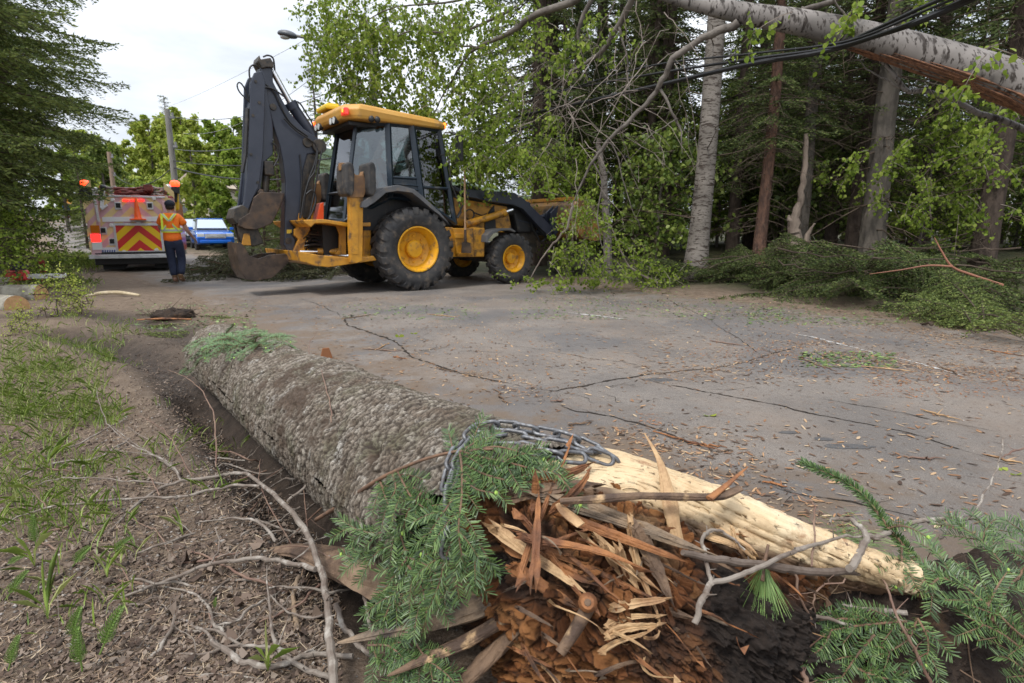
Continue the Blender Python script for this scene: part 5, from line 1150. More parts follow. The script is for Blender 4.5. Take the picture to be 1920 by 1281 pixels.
# broadleaf trees: recursive twigs carrying leaves
def leafy(seed, H, z0, R, tr, nleaf, ls, lean=0, spread=.9, hang=.3, limbs=9, nearleaf=True):
    r = np.random.RandomState(seed); wood = MB(); trunk = MB(); zz = np.linspace(-.2, H * .92, 9); trunk.tube([(lean * z + .06 * math.sin(z * .9 + seed), .06 * math.cos(z * .7), z) for z in zz], [tr * 1.25, tr, tr * .8, tr * .5, tr * .2], 9)
    ends = []
    for i in range(limbs * 3):
        z = z0 + (H - z0) * .92 * (i + r.rand()) / (limbs * 3); f = (z - z0) / (H - z0); L = R * (math.sin(math.pi * min(1, .2 + f * .8)) ** .7 + .12) * r.uniform(.65, 1.1); az = i * 2.4 + r.rand()
        d = unit([math.cos(az), math.sin(az), .35 + .5 * f]); n = 7; t = np.linspace(0, 1, n)[:, None]; c = np.array([lean * z, 0, z]) + d * L * t + np.array([0, 0, -hang]) * L * t ** 2 + np.cumsum(r.randn(n, 3) * .05 * L / 3, 0) * t
        wood.tube(c, [tr * .28, .006], 5, cap=False)
        for k in range(9):
            s = r.uniform(.25, 1); p = c[min(n - 1, int(s * n))]; dd = unit(d * .6 + r.randn(3) * .8); l = L * .4 * r.uniform(.4, 1); e = p + dd * l * np.array([[.5], [1.]]) + np.array([[0, 0, -.1 * hang * l], [0, 0, -.8 * hang * l]])
            wood.tube([p, e[0], e[1]], [.008, .002], 3, cap=False); ends.append((p, e[0])); ends.append((e[0], e[1]))
    A = np.array([a for a, b in ends]); B = np.array([b for a, b in ends]); n = nleaf
    # clumped: some twigs carry many more leaves
    wt = r.rand(len(A)) ** 2 + .05; ix = r.choice(len(A), n, p=wt / wt.sum()); s = r.rand(n, 1); P = A[ix] * (1 - s) + B[ix] * s + r.randn(n, 3) * .09
    D = unit(r.randn(n, 3) + np.array([0, 0, -.7])); V = leaf_quads(P, D, ls * r.uniform(.6, 1.25, n), seed)
    return trunk.mesh('lt'), wood.mesh('lb'), fast_mesh('lf', V, [qfaces(len(V), 6)])
def leaf_quads(P, D, ls, seed):
    """six sided leaf, slightly cupped"""
    r = np.random.RandomState(seed + 99); n = len(P); S = unit(np.cross(D, r.randn(n, 3))); Nn = unit(np.cross(D, S)); ls = np.broadcast_to(ls, n)[:, None]
    c = Nn * ls * .10
    V = np.stack([P, P + D * ls * .3 + S * ls * .38 + c, P + D * ls * .68 + S * ls * .34 + c, P + D * ls * 1.0, P + D * ls * .68 - S * ls * .34 + c, P + D * ls * .3 - S * ls * .38 + c], 1)
    return V.reshape(-1, 3)
SAP = [leafy(31 + k, 3.8 - .6 * k, .35, 1.15, .035, 2600, .085, spread=.9) for k in range(3)]
for k in range(44):
    px = 1000 + 1080 * rnd.random(); Yd = 12.5 + 10 * rnd.random(); x, y, z = at_px(px, Yd)
    if sdist([x], [y], RPOLY)[0] < 1.0: continue
    dz = 'left of the pale birch' if px < 1290 else 'between the birch and the thick grey trunk' if px < 1620 else 'right of the thick grey trunk'
    assemble('sapling', f'thin leafy sapling in the undergrowth {dz}', 'sapling', (x, y, z), rnd.random() * 6, SAP[k % 3], (BarkG, TwigD, LeafD if k % 3 else LeafB), 'leafy saplings ' + dz, rnd.uniform(.6, 1.3))
FAR = [leafy(41, 9, 1.0, 2.7, .16, 13000, .25, hang=.1), leafy(42, 11, 1.5, 2.4, .17, 13000, .26, hang=.1)]
fars = [(205, 44, 0, .8, 'dark'), (248, 52, 1, .75, 'y'), (300, 60, 1, 1.05, 'y'), (372, 40, 0, .84, 'y'), (420, 44, 1, .82, 'g'), (452, 36, 0, .7, 'g'), (330, 70, 0, 1.5, 'y'), (280, 34, 0, .45, 'g'), (500, 30, 0, .7, 'g'), (560, 34, 1, .6, 'g'), (180, 66, 0, 1.2, 'y'), (360, 58, 1, 1.1, 'y'), (130, 50, 0, .8, 'g'), (455, 60, 1, 1.1, 'g')]
farlab = ['darker round tree left of the brown pole', 'yellow green tree between the brown and the grey pole', 'tall bright tree directly behind the grey pole', 'bright tree right of the grey pole', 'fresh green tree below the wires left of the boom', 'small green tree touching the boom at its left side', 'largest far tree crowning the skyline behind the grey pole', 'low green tree just above the fire truck hoses', 'green tree seen between boom and dipper', 'green tree seen between boom and cab', 'bright far tree at the left end of the open view', 'tall yellow green tree under the skyline spruces', 'green tree over the far trailer', 'green tree near the pale roof']
for (px, Yd, v, sc, c), lab in zip(fars, farlab):
    x, y, _ = at_px(px, Yd); z = float(zbase(x, y)) - .2; assemble('broadleaf_tree', lab, 'tree', (x, y, z), px * .1, FAR[v], (BarkG, TwigD, {'y': LeafY, 'g': LeafB, 'dark': LeafD}[c]), None, sc)
for (px, Yd, sc), lab in zip([(335, 74, 1.62), (379, 70, 1.3), (432, 60, 1.0), (300, 38, .45), (418, 36, .55), (470, 28, .6), (528, 27, .75), (250, 36, .42), (160, 30, .55), (495, 23, .5), (565, 22, .6)],
        ['spruce tip rising above the grey pole on the skyline', 'pointed spruce on the skyline right of the grey pole', 'small dark spruce tip nearest the dipper', 'dark spruce right behind the fire truck beacon', 'dark spruce above the windscreen of the blue car', 'dark spruce behind the dipper arm', 'dark spruce between dipper and boom', 'dark low spruce above the fire hoses', 'dark spruce beside the far trailer', 'young spruce above the left brush pile', 'young spruce behind the boom foot']):
    x, y, _ = at_px(px, Yd); z = float(zbase(x, y)) - .2; assemble('spruce_tree', lab, 'tree', (x, y, z), px * .37, FP[2], (BarkC, TwigD, NeedD), None, sc)
for k in range(16):
    px = -500 + 1050 * rnd.random(); Yd = 75 + 30 * rnd.random(); x, y, _ = at_px(px, Yd); assemble('broadleaf_tree', 'hazy green tree in the last row on the slope far behind the road', 'tree', (x, y, float(zbase(x, y)) - .3), k, FAR[k % 2], (BarkG, TwigD, LeafY if k % 3 else LeafD), 'far trees below the hill', rnd.uniform(.9, 1.2))

# tall pale birch standing at the forest edge
def birch_mat(name, light=(.42, .40, .37), dark=(.05, .042, .036), axis_scale=(1, 1, 5), moss=False):
    m = bpy.data.materials.new(name); m.use_nodes = True; nt = m.node_tree; N = nt.nodes; L = nt.links; b = N['Principled BSDF']; tc = N.new('ShaderNodeTexCoord')
    def nz(sc, st, lo, hi, det=6):
        mp = N.new('ShaderNodeMapping'); mp.inputs['Scale'].default_value = st; L.new(tc.outputs['Object'], mp.inputs[0]); n = N.new('ShaderNodeTexNoise'); n.inputs['Scale'].default_value = sc; n.inputs['Detail'].default_value = det; L.new(mp.outputs[0], n.inputs['Vector'])
        r = N.new('ShaderNodeMapRange'); r.inputs[1].default_value = lo; r.inputs[2].default_value = hi; L.new(n.outputs[0], r.inputs[0]); return r.outputs[0]
    def mix(f, a, c):
        n = N.new('ShaderNodeMix'); n.data_type = 'RGBA'; L.new(f, n.inputs[0])
        for s_, v in ((6, a), (7, c)):
            if isinstance(v, tuple): n.inputs[s_].default_value = (*v, 1)
            else: L.new(v, n.inputs[s_])
        return n.outputs[2]
    st = axis_scale
    c = mix(nz(2.2, (1, 1, 1), .35, .65), light, tuple(q * .55 for q in light)); f1 = nz(5, st, .55, .64); c = mix(f1, c, dark); f2 = nz(16, tuple(1 + (q - 1) * .6 for q in st), .56, .64); c = mix(f2, c, dark)
    L.new(c, b.inputs['Base Color']); b.inputs['Roughness'].default_value = .75; b.inputs['Specular IOR Level'].default_value = .25
    bp = N.new('ShaderNodeBump'); bp.inputs['Distance'].default_value = .008; bp.invert = True; L.new(f1, bp.inputs['Height']); L.new(bp.outputs[0], b.inputs['Normal']); MATS[name] = m; return m
BirM = birch_mat('birch_bark_upright', (.22, .195, .17), (.055, .042, .034)); 
x, y, z = at_px(1307, 10.9); bt = thing('birch_tree', 'tall pale barked birch with dark marks standing at the forest edge', 'tree', (x, y, z))
m = MB(); zz = np.linspace(-.2, 13, 30); rad = .185 * (1 - .035 * zz) + .09 * np.exp(-np.clip(zz, 0, 9) / .5); top = AY(1328, 30, 10.9)
m.tube([(.028 * zz_ + .03 * math.sin(zz_ * .8), 0, zz_) for zz_ in zz], rad, 20); m.build('trunk', BirM, bt, smooth='full')
m = MB(); m.xz([(-.20, -.2), (.20, -.2), (.16, .35), (.13, .9), (-.13, .8), (-.17, .3)], -.001, 0)
crn = leafy(55, 13, 6.5, 2.6, .1, 5200, .09)
for nm, me, mt in (('branches', crn[1], TwigD), ('crown', crn[2], LeafB)): o = link(nm, me, mt, bt)
rr2 = np.random.RandomState(8); mb = MB()
for k in range(16):
    z_ = rr2.uniform(.9, 5.5); az = rr2.rand() * 6.28; L_ = rr2.uniform(.3, 1.3); d = np.array([math.cos(az), math.sin(az), .2]); c = np.array([.028 * z_, 0, z_]) + d * L_ * np.linspace(0, 1, 6)[:, None] + rr2.randn(6, 3) * .04 * np.linspace(0, 1, 6)[:, None]; mb.tube(c, [.013, .003], 4)
mb.build('dead_branches', TwigD, bt)
# snags
def snag(px, Yd, pts, r0, mt, label, nm='dead_snag'):
    x, y, z = at_px(px, Yd); e = thing(nm, label, 'dead tree', (x, y, z)); o0 = np.array([x, y, z])
    for k, (pl, rr_) in enumerate(pts):
        P = np.array([AY(a, b, Yd) - o0 for a, b in pl]); 
        if k == 0: P[0][2] = -.2
        P = cr_interp3(P, 4); m = MB(); m.tube(P + .012 * np.random.RandomState(k).randn(*P.shape), rr_, 9); m.build('trunk' if k == 0 else 'limb', mt, e, smooth=True)
SnagM = mat('bare_snag_wood', (.21, .165, .13), .85, var=(.12, .09, .07), vscale=7, bump=.012, bscale=26, stretch=(1, 1, .3))
snag(1488, 10.8, [([(1492, 520), (1490, 450), (1488, 420), (1500, 380), (1508, 330), (1512, 250)], [.16, .13, .10, .06, .05, .035]), ([(1488, 440), (1482, 415), (1478, 405)], [.09, .05, .02]), ([(1500, 500), (1512, 450), (1520, 430), (1528, 420)], [.09, .05, .03, .01])], .1, SnagM, 'pale broken forked snag standing left of the thick grey trunk')
snag(1130, 11.2, [([(1140, 520), (1138, 440), (1130, 330), (1122, 260)], [.09, .08, .06, .04])], .1, BirM, 'thin mottled birch stem just right of the loader bucket')

# ---------------------------------------------------------------- the fallen birch hung up on the cables
ft = thing('fallen_birch', 'fallen birch leaning across the cables at upper right, its leafy crown behind the backhoe', 'tree', tuple(AY(2080, 250, 4.9)))
fo = np.array(ft.location)
def limb(pts, rads, nm, mt, k=8, n=12, jit=0, sm=True):
    P = np.array([AY(a, b, y) for a, b, y in pts]) - fo; P = cr_interp3(P, k)
    if jit: P = P + np.stack([fbm(np.arange(len(P)) * .45, q, 3 + pts[0][0], 3) for q in (1, 2, 3)], 1) * jit
    m = MB(); m.tube(P, rads, n); return m.build(nm, mt, ft, smooth='full' if sm else False), P
BirF = birch_mat('birch_bark_leaning', (.22, .2, .185), (.035, .028, .024), (5, 1, 1)); TornM = mat('torn_orange_wood', (.22, .10, .05), .8, var=(.10, .045, .025), vscale=9, stretch=(1, 4, 4), bump=.012, bscale=30)
DkB = mat('dark_limb_bark', (.07, .058, .05), .85, var=(.16, .14, .12), vscale=6, bump=.008, bscale=40)
tr_pts = [(3000, 740, 3.8), (2700, 570, 3.95), (2400, 410, 4.25), (2120, 262, 4.75), (1990, 192, 5.15), (1890, 152, 5.45), (1740, 104, 5.9), (1620, 70, 6.3), (1500, 42, 6.8), (1400, 26, 7.3), (1300, 4, 7.9), (1200, -26, 8.6), (1100, -55, 9.4), (980, -70, 10.3), (860, -60, 11.2)]
o, TP = limb(tr_pts, [.24, .23, .215, .20, .19, .18, .165, .15, .13, .118, .10, .08, .06, .045, .03], 'trunk', BirF, 10, 20)
# torn lower side of the trunk: splintered orange wood standing proud under the bark
mb = MB(); r = np.random.RandomState(2)
RT = np.interp(np.linspace(0, 1, len(TP)), np.linspace(0, 1, 15), [.24, .23, .215, .20, .19, .18, .165, .15, .13, .118, .10, .08, .06, .045, .03])[:, None]
for k in range(110):
    i0 = 30 + int(r.randint(2, 40) * r.uniform(.5, 1)); i1 = min(i0 + r.randint(4, 12), len(TP) - 1); a = r.uniform(-1.6, -.35) if i0 < 56 else r.uniform(-1.5, -.7)
    seg = TP[i0:i1 + 1]; T = unit(np.gradient(seg, axis=0)); u = unit(np.cross(T, [0, 0, 1.])); v = np.cross(u, T)
    u = -u if (u[0] @ np.array([0, -1, 0])) < 0 else u
    Q = seg + (np.cos(a) * u + np.sin(a) * v) * (RT[i0:i1 + 1] + r.uniform(-.008, .006)); mb.tube(Q, [.002, r.uniform(.006, .018), .009, .001], 4)
mb.build('torn_wood', TornM, ft)
limb([(1385, 42, 7.3), (1340, 62, 7.4), (1310, 78, 7.5), (1262, 112, 7.6), (1240, 150, 7.7), (1226, 178, 7.8), (1190, 215, 7.9), (1140, 262, 8.0), (1112, 300, 8.1), (1088, 350, 8.2), (1070, 388, 8.2)], [.055, .05, .042, .04, .036, .03, .028, .024, .02, .014, .006], 'limb', DkB, 6, 8, .03)
subs = [([(1236, 168, 7.75), (1262, 215, 7.7), (1276, 250, 7.7), (1280, 290, 7.7)], [.02, .015, .011, .004]), ([(1112, 300, 8.1), (1128, 350, 8.1), (1122, 420, 8.1), (1140, 500, 8.1)], [.012, .01, .008, .003]),
        ([(1270, 225, 7.7), (1240, 240, 7.6), (1205, 270, 7.6)], [.008, .006, .003]), ([(1140, 262, 8.0), (1160, 300, 8.0), (1180, 380, 7.9), (1200, 430, 7.9)], [.012, .009, .006, .002]),
        ([(1188, -10, 8.6), (1161, 48, 8.9), (1123, 100, 9.2), (1061, 144, 9.6), (1020, 190, 9.9)], [.05, .045, .035, .02, .006]), ([(1120, -20, 9.3), (1090, 42, 9.4), (1086, 90, 9.5)], [.04, .035, .01]),
        ([(1100, -45, 9.4), (1082, 0, 9.5), (1006, 27, 9.9), (951, 65, 10.3), (896, 89, 10.7), (865, 120, 11), (820, 200, 11.4), (790, 260, 11.6)], [.06, .06, .055, .04, .032, .02, .012, .005]),
        ([(896, 89, 10.7), (850, 82, 10.9), (845, 40, 11), (800, 20, 11.2)], [.02, .014, .01, .004]), ([(1161, 48, 8.9), (1175, 110, 8.9), (1178, 170, 8.9), (1190, 230, 8.9)], [.02, .014, .01, .004]),
        ([(960, 20, 10.6), (860, 60, 11), (760, 60, 11.3), (700, 110, 11.6)], [.03, .02, .012, .004]), ([(960, -40, 10.5), (860, 0, 11), (720, 20, 11.6), (640, 80, 12)], [.03, .02, .012, .004]),
        ([(1640, 95, 6.2), (1668, 130, 6.15), (1700, 166, 6.1), (1745, 178, 6.0), (1790, 190, 5.9), (1850, 215, 5.75), (1930, 248, 5.6)], [.016, .02, .024, .026, .026, .028, .03]), ([(1700, 166, 6.1), (1660, 150, 6.2), (1620, 120, 6.4), (1590, 118, 6.5)], [.012, .009, .006, .003]),
        ([(1500, 20, 6.8), (1560, 0, 6.6), (1620, -30, 6.4)], [.03, .03, .025]), ([(1600, 40, 6.4), (1570, 10, 6.4), (1540, -20, 6.4)], [.014, .01, .006])]
for p, rd in subs: limb(p, rd, 'limb', DkB if p[0][0] != 1640 else BirF, 5, 7, .03)
# hanging twigs + leaves
r = np.random.RandomState(12); tw = MB(); LP = []; LDr = []
blobs = [(640, 120, 12.3, 60, 130, 46), (700, 60, 12, 90, 80, 70), (720, 180, 12.2, 85, 60, 60), (800, 60, 11.6, 90, 70, 60), (850, 170, 11.4, 90, 70, 52), (780, 240, 11.8, 60, 40, 22), (920, 60, 10.8, 80, 60, 28), (930, 180, 10.6, 70, 70, 34), (900, 270, 10.8, 60, 60, 46), (930, 300, 10.6, 70, 34, 44), (880, 290, 11.2, 50, 34, 26), (990, 290, 10.2, 50, 60, 22), (1010, 100, 10, 60, 60, 14),
         (620, 60, 12.5, 25, 60, 18), (612, 130, 12.6, 16, 20, 7), (660, 150, 12.2, 50, 80, 40),
         (1870, 110, 6.0, 40, 20, 5), (1610, 25, 6.6, 60, 20, 5), (1700, 300, 10.4, 120, 30, 12), (1840, 280, 9.6, 80, 60, 16), (1880, 200, 9.0, 50, 40, 6), (1640, 350, 11.2, 90, 40, 10), (1830, 390, 10.2, 90, 50, 13), (1740, 380, 10.6, 80, 60, 11),
         (1150, 60, 9.4, 60, 40, 7)]
for bx, by, bY, sx, sy, nt_ in blobs:
    for k in range(nt_):
        p = AY(bx + r.randn() * sx * .6, by + r.randn() * sy * .6 - 20, bY + r.randn() * .5) - fo; l = r.uniform(.35, .8); n = 6; t = np.linspace(0, 1, n)[:, None]
        d = unit(r.randn(3) * np.array([1, 1, .3]) + np.array([0, 0, -.3])); c = p + d * l * t + np.array([0, 0, -.5]) * l * t ** 2; tw.tube(c, [.006, .0015], 3, cap=False)
        for j in range(3):
            q = c[r.randint(1, n - 1)]; e = q + unit(r.randn(3) + np.array([0, 0, -.6])) * l * .45; tw.tube([q, e], [.003, .001], 3, cap=False); m_ = 9; s = r.rand(m_, 1); LP.append(q + (e - q) * s + r.randn(m_, 3) * .02); LDr.append(unit(r.randn(m_, 3) * .6 + np.array([0, 0, -1])))
        m_ = 19; s = r.rand(m_) ** .8; cc = np.stack([np.interp(s, t[:, 0], c[:, j]) for j in range(3)], 1); LP.append(cc + r.randn(m_, 3) * .03); LDr.append(unit(r.randn(m_, 3) * .6 + np.array([0, 0, -1])))
# bare drooping twigs
for k in range(60):
    bx, by, bY = [(1140, 200, 8.6), (1100, 300, 8.6), (1040, 180, 9.8), (1200, 150, 8.3), (1240, 60, 8.2), (960, 200, 10.4), (1000, 60, 10)][k % 7]
    p = AY(bx + r.randn() * 45, by + r.randn() * 45 - 30, bY + r.randn() * .3) - fo; n = 7; t = np.linspace(0, 1, n)[:, None]; l = r.uniform(.4, 1.3); c = p + unit(r.randn(3) * np.array([1, 1, .3]) + np.array([0, 0, -.8])) * l * t + np.array([0, 0, -.3]) * t ** 2 + np.cumsum(r.randn(n, 3) * .03, 0); tw.tube(c, [.007, .002], 4, cap=False)
    for j in range(4): q = c[r.randint(1, n)]; tw.tube([q, q + unit(r.randn(3) + np.array([0, 0, -.5])) * l * .3], [.004, .001], 3, cap=False)
tw.build('twigs', mat('grey_brown_twigs', (.16, .13, .11), .85, var=(.26, .22, .19), vscale=4, spec=.2), ft, recalc=False)
LP = np.concatenate(LP); LDr = np.concatenate(LDr); V = leaf_quads(LP, LDr, r.uniform(.04, .078, len(LP)), 3)
link('leaves', fast_mesh('leaves', V, [qfaces(len(V), 6)]), LeafB, ft)

# leafy broken branches lying on the ground in front of the loader bucket
def ground_branch(label, pts, rads, blobs, nm='broken_branch', leafm=None, seed=1, ls=(.035, .065), cat='branch'):
    e = thing(nm, label, cat, tuple(AY(*pts[0]))); o0 = np.array(e.location); r = np.random.RandomState(seed)
    P = cr_interp3(np.array([AY(*p) for p in pts]) - o0, 6); P = P + np.stack([fbm(np.arange(len(P)) * .5, q, seed, 3) for q in (1, 2, 3)], 1) * .03; m = MB(); m.tube(P, rads, 7)
    LP = []; LD = []
    for bx, by, bY, sx, sy, n_ in blobs:
        for k in range(n_):
            p = AY(bx + r.randn() * sx * .6, by + r.randn() * sy * .6, bY + r.randn() * .25) - o0; l = r.uniform(.2, .5); d = unit(r.randn(3) + np.array([0, 0, .1])); n = 5; t = np.linspace(0, 1, n)[:, None]; c = p + d * l * t + np.array([0, 0, -.3]) * l * t ** 2; m.tube(c, [.005, .0015], 4, cap=False)
            m_ = 14; s = r.rand(m_); LP.append(np.stack([np.interp(s, t[:, 0], c[:, j]) for j in range(3)], 1) + r.randn(m_, 3) * .03); LD.append(unit(r.randn(m_, 3) + np.array([0, 0, -.3])))
    m.build('stem', MATS['grey_brown_twigs'], e, smooth=True, recalc=False); LP = np.concatenate(LP); V = leaf_quads(LP, np.concatenate(LD), r.uniform(*ls, len(LP)), seed); link('leaves', fast_mesh('leaves', V, [qfaces(len(V), 6)]), leafm or LeafB, e)
    return e
ground_branch('leafy broken branch hanging in front of the loader bucket down to the road', [(1075, 380, 8.3), (1062, 430, 8.5), (1035, 460, 8.7), (1008, 500, 8.9), (990, 530, 9.0)], [.02, .018, .014, .01, .005], [(1090, 405, 8.8, 44, 34, 46), (1085, 470, 8.9, 50, 30, 36), (1010, 525, 9.2, 40, 16, 14), (1140, 440, 9.0, 25, 45, 10)], seed=4)
ground_branch('low green leafy branches lying at the road edge between the front wheel and the birch', [(1230, 530, 9.6), (1180, 500, 9.6), (1150, 440, 9.5), (1130, 380, 9.5)], [.02, .016, .01, .004], [(1150, 515, 9.5, 70, 18, 36), (1210, 505, 9.8, 40, 20, 20), (1120, 530, 9.3, 60, 10, 14), (1240, 520, 10, 40, 16, 16), (1180, 470, 10, 40, 30, 16)], seed=5)

# ---------------------------------------------------------------- conifer boughs, brush piles
def bough_mesh(seed, L, droop=.15, tw=.06, tuft=.022, nl=.042, nw=.0095, side=.45):
    r = np.random.RandomState(seed); c, p, d, Tw = bough(np.zeros(3), np.array([1, 0, .12]), L, r, tw, nl, nw, side=side, droop=droop, tuft=tuft, flat=.35)
    V = diamonds(p, d, nl * r.uniform(.7, 1.2, len(p)), nw, seed); w_ = MB(); w_.tube(c, [.012, .003], 5); 
    for a, b in Tw: w_.tube([a, b], [.004, .0015], 3, cap=False)
    return w_.mesh('bw'), fast_mesh('bf', V, [qfaces(len(V))])
BG = [bough_mesh(61 + k, 1.0 + .2 * k) for k in range(3)]
def put_bough(parent, k, loc, rot, sc, nm, mt):
    w_, f = BG[k]
    a = bpy.data.objects.new('bough', f); COL.objects.link(a); a.parent = parent; a.location = loc; a.rotation_euler = rot; a.scale = (sc,) * 3
    if not f.materials: f.materials.append(nm)
    if f.materials[0] != nm: a.material_slots[0].link = 'OBJECT'; a.material_slots[0].material = nm
    b = bpy.data.objects.new('stem', w_); COL.objects.link(b); b.parent = a
    if not w_.materials: w_.materials.append(mt)
def pile(name, label, outline, n, hmax, seed, nm, sc=(.7, 1.3), sticks=8, stickm=None):
    """outline: pixel ellipse list (px, py_ground, halfwidth_m, halfdepth_m, h)"""
    r = np.random.RandomState(seed); c0 = G(*outline[0][:2]); e = thing(name, label, 'brush pile', (c0[0], c0[1], gl(c0[0], c0[1])))
    for k in range(n):
        ox, oy, hw, hd, h = outline[r.randint(len(outline))]; c = G(ox, oy); a = r.rand() * 6.28; q = r.rand() ** .6; x = c[0] + hw * q * math.cos(a); y = c[1] + hd * (1 + q * math.sin(a)); z = gl(x, y) + .8 * h * (1 - q * q) * r.uniform(.2, 1) + .03
        put_bough(e, r.randint(3), (x - e.location[0], y - e.location[1], z - e.location[2]), (r.uniform(-.5, .5), r.uniform(-.35, .45), r.rand() * 6.28), r.uniform(*sc), nm, TwigD)
    for k in range(sticks):
        ox, oy, hw, hd, h = outline[r.randint(len(outline))]; c = G(ox, oy); x = c[0] + hw * r.uniform(-.8, .8); y = c[1] + hd * r.uniform(0, 1.2); z = gl(x, y) + h * r.uniform(.4, 1); az = r.rand() * 6.28; L_ = r.uniform(.5, 1.6); n_ = 7; t = np.linspace(-.5, .5, n_)[:, None]
        P = np.array([x, y, z]) - np.array(e.location) + np.array([math.cos(az), math.sin(az), r.uniform(-.3, .3)]) * L_ * t + r.randn(n_, 3) * .02; m = MB(); m.tube(P, [.013, .009, .003], 5); m.build('stick', stickm or TwigD, e)
    return e
pile('brush_pile', 'dark spruce brush pile at the forest edge on the right, reddish bare branch across it', [(1700, 575, 1.5, .7, .85), (1850, 590, 1.2, .7, .8), (1560, 560, 1.0, .6, .7), (1800, 560, 1.5, .8, 1.0), (1640, 560, .8, .6, .8)], 88, 1, 3, NeedF, (.7, 1.25), 12, TwigD)
pile('brush_pile', 'darker low pile of spruce slash in front of the reddish and grey trunks', [(1400, 540, .9, .7, .45), (1480, 548, .9, .6, .55), (1350, 536, .7, .6, .3), (1560, 550, .6, .6, .55)], 54, 1, 4, NeedF, (.6, 1.1), 8)
pile('brush_pile', 'greener spruce bough heap lying on the asphalt at the right edge of the view', [(1840, 622, .7, .22, .22), (1900, 632, .5, .22, .22), (1790, 612, .4, .18, .12)], 24, .3, 5, NeedL, (.55, .85), 2)
pile('brush_pile', 'olive spruce brush pile beside the road between the worker and the digging bucket', [(420, 518, .8, 1.0, .65), (480, 520, .8, 1.0, .85), (400, 512, .5, .8, .35), (450, 505, .9, 1.0, 1.0)], 66, 1, 6, mat('olive_dry_needles', (.06, .07, .03), .7, isl=[(.035, .045, .018), (.06, .07, .027), (.09, .095, .038), (.13, .12, .05)], trans=.2), (.7, 1.2), 10, BarkR)
pile('brush_pile', 'spruce brush heap behind the rear wheels under the backhoe boom', [(560, 520, .8, 1.0, .8), (620, 518, .8, 1.0, .6), (530, 512, .8, 1.0, .9)], 46, 1, 7, MATS['olive_dry_needles'], (.7, 1.2), 6, BarkR)
# reddish Y shaped bare branch on the right pile
e = thing('bare_branch', 'reddish forked bare branch lying on top of the right brush pile', 'branch', tuple(AY(1880, 535, 7.0))); o0 = np.array(e.location)
for pl, rd in (([(1880, 535, 7.0), (1820, 515, 7.0), (1785, 500, 7.0), (1765, 470, 7.05), (1752, 445, 7.1)], [.018, .016, .014, .009, .004]), ([(1785, 500, 7.0), (1740, 498, 6.95), (1690, 506, 6.9), (1630, 514, 6.85)], [.013, .011, .008, .003])):
    m = MB(); m.tube(cr_interp3(np.array([AY(*p) for p in pl]), 5) - o0, rd, 7); m.build('limb', mat('peeled_red_branch', (.30, .13, .08), .6), e, smooth=True)
# ================================================================ THE FOREGROUND LOG
LA = np.array([-1.81, 3.53, .19]); LD = unit(np.array([.62, -.785, .033])); LU = unit(np.cross(LD, [0, 0, 1.])); LV = np.cross(LU, LD)   # LU: lateral towards the camera side (-), LV: up
if (LU @ np.array([-1, -1, 0.])) < 0: LU = -LU
def lr(s): return .2 * (1 + .067 * s)
def cells(u, v, seed=0, jit=.9):
    """2D cellular pattern -> F1, F2-F1, id random, offset du to the cell centre"""
    ui = np.floor(u).astype(int); vi = np.floor(v).astype(int); f1 = np.full(u.shape, 9.); f2 = np.full(u.shape, 9.); rid = np.zeros(u.shape); du = np.zeros(u.shape)
    for a in (-1, 0, 1):
        for b in (-1, 0, 1):
            h = PERM[(PERM[(ui + a + seed * 31) & 4095] + vi + b) & 4095]; cx = ui + a + .5 + jit * (VALS[h] - .5); cy = vi + b + .5 + jit * (VALS[(h + 1777) & 4095] - .5)
            d = np.hypot(u - cx, v - cy); cl = d < f1; f2 = np.where(cl, f1, np.minimum(f2, d)); rid = np.where(cl, VALS[(h + 911) & 4095], rid); du = np.where(cl, u - cx, du); f1 = np.where(cl, d, f1)
    return f1, f2 - f1, rid, du
ss = np.concatenate([np.arange(-.36, .9, .0085), np.arange(.9, 2.0, .006), np.arange(2.0, 3.02, .004)]); na = 300; aa = np.arange(na + 1) / na * 2 * np.pi
S, A = np.meshgrid(ss, aa, indexing='ij'); Rr = lr(S)
uw = S / .021 + 1.6 * fbm(S * 9, A * 2, 1, 4); vw = A * .21 / .0175 + 1.5 * fbm(S * 11, A * 2.4, 4, 4)
f1, fe, rid, du = cells(uw, vw, 1); g1, ge, gid, gdu = cells(uw * 2.3 + 7, vw * 2.1, 2)
h = .0042 * rid + .0050 * np.clip(du, -.45, .45) + .0028 * gid + .0020 * np.clip(gdu, -.5, .5) - .0050 * np.exp(-(fe / .08) ** 2) + .003 * sstep(.1, .4, fbm(S * 16, A * 3.5, 6, 4)) + .0022 * fbm(S * 60, A * 14, 3, 3)
k1, ke, kid, kdu = cells(S / .075 + 1.2 * fbm(S * 4, A * 1.5, 31, 4), A * .21 / .05 + 1.2 * fbm(S * 5, A * 1.3, 34, 4), 7); h = h + .004 * kid - .006 * np.exp(-(ke / .07) ** 2)
h = h + .016 * fbm(S * 3.0, A * .9 * 2, 8, 3) + .010 * np.cos(A * 2 + .6) + .008 * fbm(S * 1.2, np.cos(A) * 1.5, np.sin(A) * 1.5, 2)
def on_log(px, py, off=.0):
    d = ray(px, py); w_ = C0 - LA; best = None
    a = d - (d @ LD) * LD; b = w_ - (w_ @ LD) * LD; r = .225
    for _ in range(3):
        qa, qb, qc = a @ a, 2 * a @ b, b @ b - r * r; disc = qb * qb - 4 * qa * qc
        t = (-qb - math.sqrt(max(disc, 0))) / (2 * qa); p = C0 + d * t; s = (p - LA) @ LD; r = lr(s)
    p = C0 + d * (t - off / np.linalg.norm(d)); return p
def sa(px, py):
    p = on_log(px, py); q = p - LA; return q @ LD, math.atan2(q @ LV, q @ LU) % (2 * math.pi)
soil = np.zeros(S.shape)
